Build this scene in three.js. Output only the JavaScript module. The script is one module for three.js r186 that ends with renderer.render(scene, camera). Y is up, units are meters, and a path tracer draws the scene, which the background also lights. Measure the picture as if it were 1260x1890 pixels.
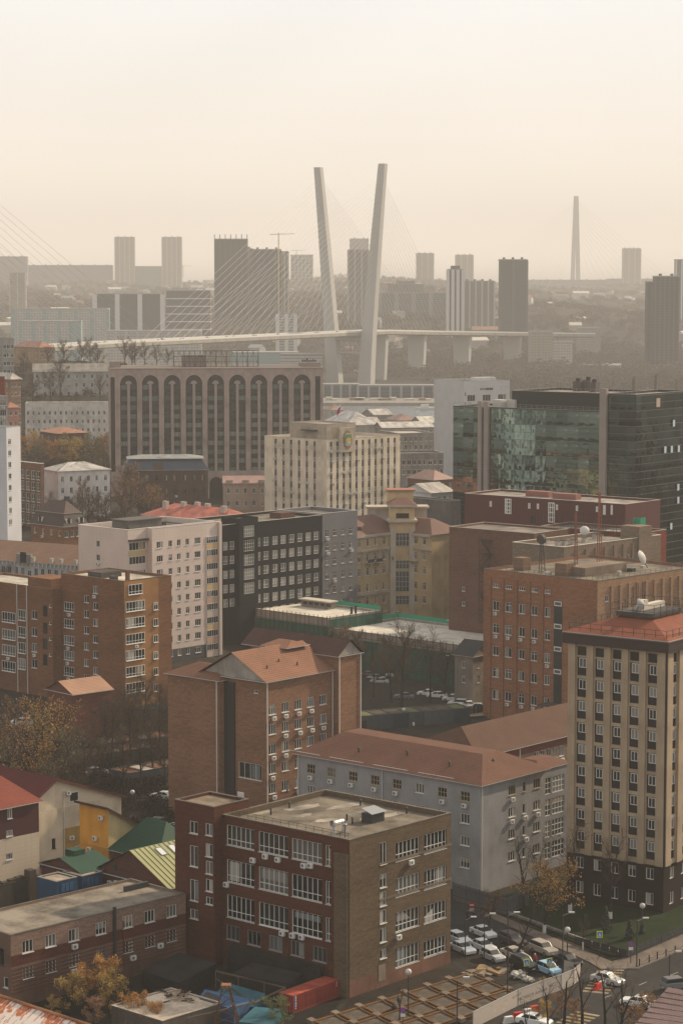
import * as THREE from 'three';
import { MarchingCubes } from 'three/addons/objects/MarchingCubes.js';

// ---------- camera, sky, sun, haze, exposure ----------
const FOC = 4400, CX = 630, CY = 945, HY = 520, CAMY = 92, PITCH = Math.atan((CY - HY) / FOC);
const scene = new THREE.Scene();
const camera = new THREE.PerspectiveCamera(2 * Math.atan(CY / FOC) * 180 / Math.PI, 682 / 1024, 1, 30000);
camera.position.set(0, CAMY, 0);
camera.rotation.x = -PITCH;
scene.add(camera);
const renderer = new THREE.WebGLRenderer({ antialias: true });
renderer.setSize(682, 1024);
renderer.toneMapping = THREE.LinearToneMapping;
renderer.toneMappingExposure = 1.24;
renderer.shadowMap.enabled = true;
renderer.shadowMap.type = THREE.PCFSoftShadowMap;

const SUN_AZ = 54 * Math.PI / 180, SUN_EL = 33 * Math.PI / 180;           // to the right of straight ahead
const sunDir = new THREE.Vector3(Math.sin(SUN_AZ) * Math.cos(SUN_EL), Math.sin(SUN_EL), -Math.cos(SUN_AZ) * Math.cos(SUN_EL));
{ // hazy autumn sky: cream low down, pale blue-white higher up, brighter round the sun
  const W = 512, H = 256, d = new Float32Array(W * H * 4);
  const low = [0.93, 0.8, 0.645], mid = [0.85, 0.79, 0.715], top = [0.79, 0.82, 0.835], zen = [0.60, 0.60, 0.59];
  for (let j = 0; j < H; j++) for (let i = 0; i < W; i++) {
    const el = ((j + 0.5) / H - 0.5) * Math.PI, az = ((i + 0.5) / W - 0.5) * 2 * Math.PI;
    const v = new THREE.Vector3(Math.cos(az) * Math.cos(el), Math.sin(el), Math.sin(az) * Math.cos(el));
    const e = el * 180 / Math.PI, c = [0, 0, 0], g = Math.pow(Math.max(0, v.dot(sunDir)), 6);
    for (let k = 0; k < 3; k++) {
      let s;
      if (e < 0) s = low[k] + ([0.2, 0.17, 0.14][k] - low[k]) * Math.min(1, -e / 2);
      else if (e < 4) s = low[k] + (mid[k] - low[k]) * e / 4;
      else if (e < 9) s = mid[k] + (top[k] - mid[k]) * (e - 4) / 5;
      else s = top[k] + (zen[k] - top[k]) * Math.min(1, (e - 9) / 42);
      c[k] = s * (1 + 0.018 * Math.sin(az * 31 + 5 * Math.sin(el * 23)) * Math.sin(el * 47 + 3 * Math.sin(az * 9)) + 0.012 * Math.sin(el * 90 + 4 * Math.sin(az * 14))) * (0.86 + 0.16 * (1 + v.dot(sunDir)) / 2 + 0.25 * g);
    }
    d.set([c[0], c[1], c[2], 1], (j * W + i) * 4);
  }
  const t = new THREE.DataTexture(d, W, H, THREE.RGBAFormat, THREE.FloatType);
  t.mapping = THREE.EquirectangularReflectionMapping; t.magFilter = t.minFilter = THREE.LinearFilter; t.needsUpdate = true;
  scene.background = t; scene.environment = t;
}
const sun = new THREE.DirectionalLight(new THREE.Color().setRGB(1, 0.83, 0.6), 4.4);
sun.position.copy(sunDir).multiplyScalar(1500).add(new THREE.Vector3(0, 0, -600));
sun.target.position.set(0, 0, -600); scene.add(sun.target);
sun.castShadow = true; sun.shadow.radius = 3; sun.shadow.mapSize.set(4096, 4096);
Object.assign(sun.shadow.camera, { left: -500, right: 500, top: 500, bottom: -500, near: 10, far: 4000 });
scene.add(sun);
scene.fog = new THREE.FogExp2(new THREE.Color().setRGB(1, 0.945, 0.89), 0.00013);

// ---------- small helpers ----------
let seed = 7;
const rnd = () => { seed = (seed * 1664525 + 1013904223) >>> 0; return seed / 4294967296; };
const rr = (a, b) => a + (b - a) * rnd();
const V = (x, y, z) => new THREE.Vector3(x, y, z);
const taken = new Map();
const numbered = (n) => { const k = taken.get(n) || 0; taken.set(n, k + 1); return k ? n + '_' + String(k).padStart(3, '0') : n; };
const cosP = Math.cos(PITCH), sinP = Math.sin(PITCH);
function ray(px, py) { const x = (px - CX) / FOC, y = (CY - py) / FOC; return V(x, y * cosP - sinP, -y * sinP - cosP); }
function at(px, py, D) { const r = ray(px, py); const t = D / -r.z; return V(r.x * t, CAMY + r.y * t, -D); }       // a pixel at the distance of what it touches
function onY(px, py, Y) { const r = ray(px, py); const t = (Y - CAMY) / r.y; return V(r.x * t, Y, r.z * t); }        // a pixel on level ground of height Y
function project(p) { const y = p.y - CAMY, z = p.z, yc = y * cosP - z * sinP, zc = y * sinP + z * cosP; return [CX + FOC * p.x / -zc, CY - FOC * yc / -zc]; }
function tag(o, label, category, group, kind) {
  o.userData.label = label; o.userData.category = category;
  if (group) o.userData.group = group;
  if (kind) o.userData.kind = kind;
  return o;
}
function mesh(name, geo, mat, parent) {
  const top = !parent || parent === scene;
  const m = new THREE.Mesh(geo, mat); m.name = top ? numbered(name) : name; m.castShadow = m.receiveShadow = true;
  (parent || scene).add(m); return m;
}
function thing(name, label, category, x, y, z, turn = 0, group) {
  const g = new THREE.Group(); g.name = numbered(name); g.position.set(x, y, z); g.rotation.y = turn; scene.add(g);
  return tag(g, label, category, group);
}
function structure(o) { o.userData.kind = 'structure'; return o; }
function copy(o, x, y, z, turn, label, s) {
  const c = o.clone(); c.name = numbered(o.name.replace(/_\d{3}$/, '')); scene.add(c);
  c.position.set(x, y, z); c.rotation.y = turn; if (s) c.scale.setScalar(s);
  c.userData = { ...o.userData }; if (label) c.userData.label = label;
  return c;
}
// geometry collector: faces with uv in metres
class Geo {
  constructor() { this.p = []; this.n = []; this.t = []; }
  tri(a, b, c, ua, ub, uc) {
    const nx = (b[1] - a[1]) * (c[2] - a[2]) - (b[2] - a[2]) * (c[1] - a[1]), ny = (b[2] - a[2]) * (c[0] - a[0]) - (b[0] - a[0]) * (c[2] - a[2]), nz = (b[0] - a[0]) * (c[1] - a[1]) - (b[1] - a[1]) * (c[0] - a[0]);
    const l = Math.hypot(nx, ny, nz) || 1;
    this.p.push(...a, ...b, ...c); for (let i = 0; i < 3; i++) this.n.push(nx / l, ny / l, nz / l);
    this.t.push(...ua, ...ub, ...uc); return this;
  }
  quad(a, b, c, d, u) {                                    // a b along the base, c d above
    if (!u) { const w = Math.hypot(b[0] - a[0], b[1] - a[1], b[2] - a[2]), h = Math.hypot(d[0] - a[0], d[1] - a[1], d[2] - a[2]); u = [[0, 0], [w, 0], [w, h], [0, h]]; }
    this.tri(a, b, c, u[0], u[1], u[2]); this.tri(a, c, d, u[0], u[2], u[3]); return this;
  }
  box(x0, x1, y0, y1, z0, z1) {
    this.quad([x0, y0, z1], [x1, y0, z1], [x1, y1, z1], [x0, y1, z1]); this.quad([x1, y0, z0], [x0, y0, z0], [x0, y1, z0], [x1, y1, z0]);
    this.quad([x1, y0, z1], [x1, y0, z0], [x1, y1, z0], [x1, y1, z1]); this.quad([x0, y0, z0], [x0, y0, z1], [x0, y1, z1], [x0, y1, z0]);
    this.quad([x0, y1, z1], [x1, y1, z1], [x1, y1, z0], [x0, y1, z0]); this.quad([x0, y0, z0], [x1, y0, z0], [x1, y0, z1], [x0, y0, z1]); return this;
  }
  bar(p, q, r1, r2 = r1, n = 4) {                           // tapered stick between two points
    const P = V(...p), Q = V(...q), ax = Q.clone().sub(P), L = ax.length(); ax.normalize();
    const s = Math.abs(ax.y) > 0.9 ? V(1, 0, 0) : V(0, 1, 0), e = V(0, 0, 0).crossVectors(s, ax).normalize(), f = V(0, 0, 0).crossVectors(ax, e);
    const k = (c, r, a) => [c.x + (e.x * Math.cos(a) + f.x * Math.sin(a)) * r, c.y + (e.y * Math.cos(a) + f.y * Math.sin(a)) * r, c.z + (e.z * Math.cos(a) + f.z * Math.sin(a)) * r];
    for (let i = 0; i < n; i++) {
      const a = (i + 0.5) / n * 2 * Math.PI, b = (i + 1.5) / n * 2 * Math.PI;
      this.quad(k(P, r1, a), k(P, r1, b), k(Q, r2, b), k(Q, r2, a), [[i / n, 0], [(i + 1) / n, 0], [(i + 1) / n, L], [i / n, L]]);
      if (r2 > 0.02) this.tri(k(Q, r2, a), k(Q, r2, b), [Q.x, Q.y, Q.z], [0, 0], [1, 0], [0, 1]);
    }
    return this;
  }
  prism(poly, y0, y1) {                                     // [x, z] outline, counter-clockwise from above seen with z down
    const n = poly.length, sh = THREE.ShapeUtils.triangulateShape(poly.map((q) => new THREE.Vector2(q[0], q[1])), []);
    const area = THREE.ShapeUtils.area(poly.map((q) => new THREE.Vector2(q[0], q[1])));
    for (let i = 0; i < n; i++) {
      let a = poly[i], b = poly[(i + 1) % n]; if (area > 0) [a, b] = [b, a];
      this.quad([a[0], y0, a[1]], [b[0], y0, b[1]], [b[0], y1, b[1]], [a[0], y1, a[1]]);
    }
    for (const f of sh) { let [a, b, c] = f.map((i) => poly[i]); if (area > 0) [b, c] = [c, b]; this.tri([a[0], y1, a[1]], [b[0], y1, b[1]], [c[0], y1, c[1]], a, b, c); }
    return this;
  }
  build() {
    const g = new THREE.BufferGeometry();
    g.setAttribute('position', new THREE.Float32BufferAttribute(this.p, 3)); g.setAttribute('normal', new THREE.Float32BufferAttribute(this.n, 3)); g.setAttribute('uv', new THREE.Float32BufferAttribute(this.t, 2));
    return g;
  }
}

// ---------- procedural textures: grey variation maps multiplied with a base colour ----------
function noiseTile(N, per, sd) {                           // tileable value noise, per cells across
  const h = (i, j) => { let x = ((i % per[0]) * 374761393 + (j % per[1]) * 668265263 + sd * 974711) | 0; x = Math.imul(x ^ (x >>> 13), 1274126177); x ^= x >>> 16; return (x >>> 0) / 4294967296; };
  const o = new Float32Array(N * N), sm = (t) => t * t * (3 - 2 * t);
  for (let y = 0; y < N; y++) for (let x = 0; x < N; x++) {
    const fx = x / N * per[0], fy = y / N * per[1], i = Math.floor(fx), j = Math.floor(fy), u = sm(fx - i), v = sm(fy - j);
    o[y * N + x] = (h(i, j) * (1 - u) + h(i + 1, j) * u) * (1 - v) + (h(i, j + 1) * (1 - u) + h(i + 1, j + 1) * u) * v;
  }
  return o;
}
function greyTex(N, metres, layers, paint, bump) {           // layers: [cellsX, cellsY, weight]
  const v = new Float32Array(N * N).fill(0); let sd = 1 + layers.length * 7;
  for (const [a, b, w] of layers) { const n = noiseTile(N, [a, b], sd++ + a); for (let i = 0; i < v.length; i++) v[i] += (n[i] - 0.5) * w; }
  const d = new Uint8Array(N * N * 4);
  for (let y = 0; y < N; y++) for (let x = 0; x < N; x++) {
    let g = 0.7 + v[y * N + x]; let t = [1, 1, 1];
    if (paint) { const r = paint(x / N * metres, y / N * metres, g, v[y * N + x]); if (Array.isArray(r)) { t = r; g = 1; } else g = r; }
    for (let k = 0; k < 3; k++) d[(y * N + x) * 4 + k] = Math.max(0, Math.min(255, g * t[k] * 255)); d[(y * N + x) * 4 + 3] = 255;
  }
  const t = new THREE.DataTexture(d, N, N, THREE.RGBAFormat); t.wrapS = t.wrapT = THREE.RepeatWrapping; t.repeat.set(1 / metres, 1 / metres);
  t.magFilter = THREE.LinearFilter; t.minFilter = THREE.LinearMipmapLinearFilter; t.generateMipmaps = true; t.needsUpdate = true; return t;
}
const fr = (x) => x - Math.floor(x);
const TX = {
  brick: greyTex(512, 9.6, [[3, 4, 0.13], [12, 48, 0.2], [40, 120, 0.26], [128, 128, 0.2]], (x, y, g) => { const row = Math.floor(y / 0.15); return (fr(y / 0.15) < 0.14 || fr((x + (row % 2) * 0.15) / 0.3) < 0.06) ? g * 0.8 : g; }),
  stucco: greyTex(512, 14, [[3, 4, 0.18], [11, 9, 0.16], [50, 9, 0.06], [128, 128, 0.12]]),
  dirty: greyTex(512, 16, [[4, 4, 0.3], [40, 5, 0.18], [11, 13, 0.22], [128, 128, 0.14]]),
  felt: greyTex(512, 22, [[4, 5, 0.5], [11, 9, 0.5], [40, 40, 0.25], [160, 160, 0.2]], (x, y, g) => (fr(x / 1.1) < 0.03 ? g * 0.82 : g)),
  tile: greyTex(512, 9, [[4, 4, 0.12], [30, 30, 0.12], [128, 128, 0.1]], (x, y, g) => g * (fr(y / 0.5) < 0.3 ? 0.62 : 1) * (fr(x / 0.45) < 0.2 ? 0.88 : 1)),
  cladding: greyTex(512, 12, [[4, 4, 0.07], [50, 50, 0.04]], (x, y, g) => (fr(y / 0.6) < 0.05 || fr(x / 1.2) < 0.03 ? g * 0.8 : g)),
  rust: greyTex(512, 10, [[5, 3, 0.4], [40, 8, 0.4], [90, 90, 0.3]]),
  soil: greyTex(512, 30, [[5, 5, 0.3], [17, 17, 0.3], [60, 60, 0.25], [160, 160, 0.25]]),
  asphalt: greyTex(512, 18, [[4, 4, 0.2], [14, 13, 0.2], [120, 120, 0.2]]),
  floors: greyTex(256, 12, [[6, 6, 0.1], [40, 20, 0.1]], (x, y, g) => (fr(y / 3) < 0.42 && fr(x / 3) < 0.55 ? g * 0.52 : g)),
  rows: greyTex(256, 12, [[6, 6, 0.08], [40, 20, 0.12]], (x, y, g) => (fr(y / 3) < 0.45 ? g * 0.5 : g)),
};
const lin = (hex) => new THREE.Color(hex);
const mats = new Map();
function M(color, tex, rough = 0.85, extra = {}) {
  const k = [color, tex, rough, JSON.stringify(extra)].join('|');
  if (!mats.has(k)) {
    const m = new THREE.MeshPhysicalMaterial({ specularIntensity: rough >= 0.75 ? 0.2 : rough >= 0.5 ? 0.5 : 1, color: Array.isArray(color) ? new THREE.Color().setRGB(...color) : lin(color), roughness: rough, side: THREE.DoubleSide, ...extra });
    if (tex) m.map = TX[tex];
    mats.set(k, m);
  }
  return mats.get(k);
}
const WHITE = M([0.62, 0.60, 0.56], null, 0.6), DARKMETAL = M([0.03, 0.03, 0.032], null, 0.6), GREYMETAL = M([0.25, 0.25, 0.25], null, 0.55);
const ACMAT = M([0.6, 0.58, 0.54], null, 0.7), GRILLE = M([0.12, 0.12, 0.12], null, 0.8);
const CURT = [M([0.34, 0.32, 0.28], null, 0.8), M([0.2, 0.19, 0.17], null, 0.8), M([0.28, 0.22, 0.15], null, 0.8), M([0.14, 0.15, 0.15], null, 0.8)];
const PIPE = M([0.5, 0.48, 0.45], null, 0.6);
const glass = (c, r = 0.12) => M(c, null, r);
const GL = {
  dark: [glass([0.008, 0.009, 0.01]), glass([0.012, 0.013, 0.013]), glass([0.018, 0.019, 0.018]), glass([0.03, 0.031, 0.028], 0.2), glass([0.09, 0.088, 0.078], 0.3), glass([0.01, 0.011, 0.012])],
  pale: [glass([0.05, 0.055, 0.055]), glass([0.1, 0.105, 0.1], 0.2), glass([0.16, 0.16, 0.145], 0.3), glass([0.03, 0.032, 0.034]), glass([0.22, 0.21, 0.19], 0.35)],
  green: [glass([0.012, 0.022, 0.02], 0.06), glass([0.02, 0.035, 0.03], 0.06), glass([0.05, 0.085, 0.072], 0.1), glass([0.075, 0.12, 0.1], 0.12)],
};

// ---------- buildings ----------
const frameCache = new Map();
function frameGeo(w, h, n, t, f) {
  const k = [w.toFixed(2), h.toFixed(2), n, t.join(','), f].join('|');
  if (!frameCache.has(k)) {
    const g = new Geo(), d = 0.04;
    g.box(-w / 2, -w / 2 + f, 0, h, -d, d); g.box(w / 2 - f, w / 2, 0, h, -d, d); g.box(-w / 2 + f, w / 2 - f, 0, f, -d, d); g.box(-w / 2 + f, w / 2 - f, h - f, h, -d, d);
    for (let i = 1; i < n; i++) { const x = -w / 2 + w * i / n; g.box(x - f * 0.4, x + f * 0.4, f, h - f, -d, d * 0.8); }
    for (const q of t) g.box(-w / 2 + f, w / 2 - f, h * q - f * 0.4, h * q + f * 0.4, -d, d * 0.7);
    frameCache.set(k, { frame: g.build(), pane: new Geo().quad([-w / 2, 0, -0.02], [w / 2, 0, -0.02], [w / 2, h, -0.02], [-w / 2, h, -0.02]).build(), sill: new Geo().box(-w / 2 - 0.06, w / 2 + 0.06, -0.07, 0, 0.01, 0.24).build() });
  }
  return frameCache.get(k);
}
const acGeo = new Geo().box(-0.42, 0.42, 0, 0.6, 0, 0.34).build(), acFan = new THREE.CircleGeometry(0.22, 12).translate(-0.1, 0.3, 0.345), acFoot = new Geo().box(-0.36, 0.36, -0.1, 0, 0, 0.3).build();
class Face {
  constructor(vol, o, ang, len) { Object.assign(this, { vol, o, ang, len, holes: [], bands: [] }); this.h = vol.y1 - vol.y0; this.dir = V(Math.cos(ang), 0, -Math.sin(ang)); this.nrm = V(Math.sin(ang), 0, Math.cos(ang)); }
  uv(px, py) {                                              // pixel on this wall -> metres along it and height above the building's base
    const b = this.vol.b, r = ray(px, py).applyAxisAngle(V(0, 1, 0), -b.th), c = V(0, CAMY, 0).sub(b.g.position).applyAxisAngle(V(0, 1, 0), -b.th);
    const t = this.o.clone().sub(c).dot(this.nrm) / r.dot(this.nrm), p = c.addScaledVector(r, t);
    return [p.clone().sub(this.o).dot(this.dir), p.y - this.o.y];
  }
  put(o, u, v, out = 0) { o.position.copy(this.o).addScaledVector(this.dir, u).addScaledVector(this.nrm, out); o.position.y = this.o.y + v; o.rotation.y = this.ang; return o; }
  add(u, v, w, h, o = {}) {                                 // u = centre, v = sill height
    w = Math.round(w * 20) / 20; h = Math.round(h * 20) / 20;
    if (u - w / 2 < 0.05 || u + w / 2 > this.len - 0.05 || v < 0.02 || v + h > this.h - 0.1 || w < 0.15 || h < 0.15) return null;
    const q = { rec: 0.16, n: 2, t: [], f: 0.09, glass: 'dark', frame: WHITE, sill: true, name: 'window', ...o };
    this.holes.push({ u0: u - w / 2, u1: u + w / 2, v0: v, v1: v + h, rec: q.rec });
    const g = frameGeo(w, h, q.n, q.t, q.f), m = mesh(q.name, g.frame, q.frame, this.vol.b.g); this.put(m, u, v, -q.rec + 0.05);
    const list = Array.isArray(q.glass) ? q.glass : GL[q.glass]; const pane = mesh('pane', g.pane, list[Math.floor(rnd() * list.length)], m); pane.rotation.set(rr(-0.012, 0.012), rr(-0.012, 0.012), 0);
    if (q.n > 1 && rnd() < 0.34) { const k = Math.floor(rnd() * 3), cw = [w * 0.36, w * 0.36, w * 0.84][k], ch = k < 2 ? h * 0.84 : h * rr(0.2, 0.5); const c = mesh('curtain', new Geo().quad([0, 0, 0], [cw, 0, 0], [cw, ch, 0], [0, ch, 0]).build(), CURT[Math.floor(rnd() * 4)], m); c.position.set(k === 0 ? -w / 2 + 0.08 * w : k === 1 ? w / 2 - 0.44 * w : -w * 0.42, h * 0.92 - ch, 0.002); }
    if (q.sill) { mesh('sill', g.sill, q.frame, m); }
    if (q.ac && rnd() < q.ac) this.ac(u + rr(-0.3, 0.3), v - 0.95);
    return m;
  }
  ac(u, v) { if (v < 0.3 || u < 0.6 || u > this.len - 0.6) return; const a = this.put(mesh('air_conditioner', acGeo, ACMAT, this.vol.b.g), u, v, 0.12); mesh('fan_grille', acFan, GRILLE, a); mesh('bracket', acFoot, GREYMETAL, a); }
  acPx(px, py) { const [u, v] = this.uv(px, py); this.ac(u, v - 0.3); return this; }
  win(xl, xr, yt, yb, o) { const [u0, v1] = this.uv(xl, yt), [u1] = this.uv(xr, yt), [, v0] = this.uv(xl, yb); return this.add((u0 + u1) / 2, v0, Math.abs(u1 - u0), v1 - v0, o); }
  // windows whose columns [xl, xr] are read along row yref and whose rows [yt, yb] are read along column xref
  grid(cols, rows, xref, yref, o = {}) {
    for (const [yt, yb] of rows) for (const [xl, xr] of cols) {
      const u0 = this.uv(xl, yref)[0], u1 = this.uv(xr, yref)[0], v1 = this.uv(xref, yt)[1], v0 = this.uv(xref, yb)[1];
      if (o.skip && rnd() < o.skip) continue;
      this.add((u0 + u1) / 2, v0, Math.abs(u1 - u0), v1 - v0, o);
    }
    return this;
  }
  // evenly spaced: n columns between pixel centres xa..xb, m rows between pixel centres ya..yb, window w x h metres
  even(xa, xb, n, ya, yb, m, w, h, o = {}) {
    const ua = this.uv(xa, ya)[0], ub = this.uv(xb, ya)[0], va = this.uv(xa, ya)[1], vb = this.uv(xa, yb)[1];
    for (let j = 0; j < m; j++) for (let i = 0; i < n; i++) { if (o.skip && rnd() < o.skip) continue; this.add(n > 1 ? ua + (ub - ua) * i / (n - 1) : ua, (m > 1 ? va + (vb - va) * j / (m - 1) : va) - h / 2, w, h, o); }
    return this;
  }
  band(v0, v1, mat) { this.bands.push({ v0, v1, mat }); return this; }
  box(name, u0, u1, v0, v1, out0, out1, mat) { const m = mesh(name, new Geo().box(u0, u1, v0, v1, out0, out1).build(), mat, this.vol.b.g); return this.put(m, 0, 0, 0); }
  boxPx(name, xl, xr, yt, yb, out, mat, o0 = -0.05) { const [u0, v1] = this.uv(xl, yt), [u1] = this.uv(xr, yt), [, v0] = this.uv(xl, yb); return this.box(name, Math.min(u0, u1), Math.max(u0, u1), v0, v1, o0, out, mat); }
  build(groups) {
    const us = new Set([0, this.len]), vs = new Set([0, this.h]);
    for (const q of this.holes) { us.add(q.u0); us.add(q.u1); vs.add(q.v0); vs.add(q.v1); } for (const q of this.bands) { vs.add(Math.max(0, q.v0)); vs.add(Math.min(this.h, q.v1)); }
    const U = [...us].filter((x) => x >= 0 && x <= this.len).sort((a, b) => a - b), W = [...vs].filter((x) => x >= 0 && x <= this.h).sort((a, b) => a - b);
    const P = (u, v, out = 0) => [this.o.x + this.dir.x * u + this.nrm.x * out, this.o.y + v, this.o.z + this.dir.z * u + this.nrm.z * out];
    const off = this.o.x * 1.7 + this.o.z * 0.9 + this.ang * 3;
    for (let j = 0; j + 1 < W.length; j++) {
      const vm = (W[j] + W[j + 1]) / 2; let mat = this.mat || this.vol.mat; for (const q of this.bands) if (vm > q.v0 && vm < q.v1) mat = q.mat;
      if (!groups.has(mat)) groups.set(mat, new Geo()); const g = groups.get(mat);
      let s = -1;
      const flush = (i) => { if (s >= 0 && U[i] - U[s] > 1e-4) g.quad(P(U[s], W[j]), P(U[i], W[j]), P(U[i], W[j + 1]), P(U[s], W[j + 1]), [[U[s] + off, W[j]], [U[i] + off, W[j]], [U[i] + off, W[j + 1]], [U[s] + off, W[j + 1]]]); s = -1; };
      for (let i = 0; i + 1 < U.length; i++) {
        const um = (U[i] + U[i + 1]) / 2, hole = this.holes.some((q) => um > q.u0 && um < q.u1 && vm > q.v0 && vm < q.v1);
        if (hole) flush(i); else if (s < 0) s = i;
      }
      flush(U.length - 1);
    }
    if (!groups.has(this.vol.mat)) groups.set(this.vol.mat, new Geo()); const g = groups.get(this.vol.mat);
    for (const q of this.holes) {
      const r = -q.rec - 0.02;
      g.quad(P(q.u0, q.v0), P(q.u1, q.v0), P(q.u1, q.v0, r), P(q.u0, q.v0, r)); g.quad(P(q.u1, q.v1), P(q.u0, q.v1), P(q.u0, q.v1, r), P(q.u1, q.v1, r));
      g.quad(P(q.u0, q.v1), P(q.u0, q.v0), P(q.u0, q.v0, r), P(q.u0, q.v1, r)); g.quad(P(q.u1, q.v0), P(q.u1, q.v1), P(q.u1, q.v1, r), P(q.u1, q.v0, r));
    }
  }
}
class Vol {
  constructor(b, x0, x1, z0, z1, y0, y1, mat, o) {
    Object.assign(this, { b, x0, x1, z0, z1, y0, y1, mat, roof: 'flat', ph: 0.5, roofMat: M([0.16, 0.14, 0.12], 'felt', 0.95), coping: M([0.3, 0.28, 0.26], null, 0.7), ...o });
    this.R = new Face(this, V(x0, y0, z1), 0, x1 - x0); this.L = new Face(this, V(x0, y0, z0), -Math.PI / 2, z1 - z0); this.B = new Face(this, V(x1, y0, z1), Math.PI / 2, z1 - z0); this.K = new Face(this, V(x1, y0, z0), Math.PI, x1 - x0);
  }
  build() {
    const groups = new Map(); for (const f of [this.R, this.L, this.B, this.K]) f.build(groups);
    for (const [m, g] of groups) if (g.p.length) mesh('wall', g.build(), m, this.b.g);
    const { x0, x1, z0, z1, y1, ph } = this, c = 0.32;
    if (this.roof === 'flat') {
      mesh('roof', new Geo().quad([x0 + 0.01, y1 - ph, z1 - 0.01], [x1 - 0.01, y1 - ph, z1 - 0.01], [x1 - 0.01, y1 - ph, z0 + 0.01], [x0 + 0.01, y1 - ph, z0 + 0.01]).build(), this.roofMat, this.b.g);
      const g = new Geo(), e = 0.05, t = 0.08;
      g.box(x0 - e, x1 + e, y1, y1 + t, z1 - c, z1 + e); g.box(x0 - e, x1 + e, y1, y1 + t, z0 - e, z0 + c); g.box(x0 - e, x0 + c, y1, y1 + t, z0 + c, z1 - c); g.box(x1 - c, x1 + e, y1, y1 + t, z0 + c, z1 - c);
      mesh('parapet', g.build(), this.coping, this.b.g);
      const k = new Geo(), a = y1 - ph;
      k.quad([x0 + c, a, z1 - c], [x1 - c, a, z1 - c], [x1 - c, y1, z1 - c], [x0 + c, y1, z1 - c]); k.quad([x0 + c, a, z0 + c], [x1 - c, a, z0 + c], [x1 - c, y1, z0 + c], [x0 + c, y1, z0 + c]);
      k.quad([x0 + c, a, z0 + c], [x0 + c, a, z1 - c], [x0 + c, y1, z1 - c], [x0 + c, y1, z0 + c]); k.quad([x1 - c, a, z0 + c], [x1 - c, a, z1 - c], [x1 - c, y1, z1 - c], [x1 - c, y1, z0 + c]);
      mesh('parapet_inside', k.build(), this.mat, this.b.g);
    }
  }
}
const allB = [];
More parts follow.
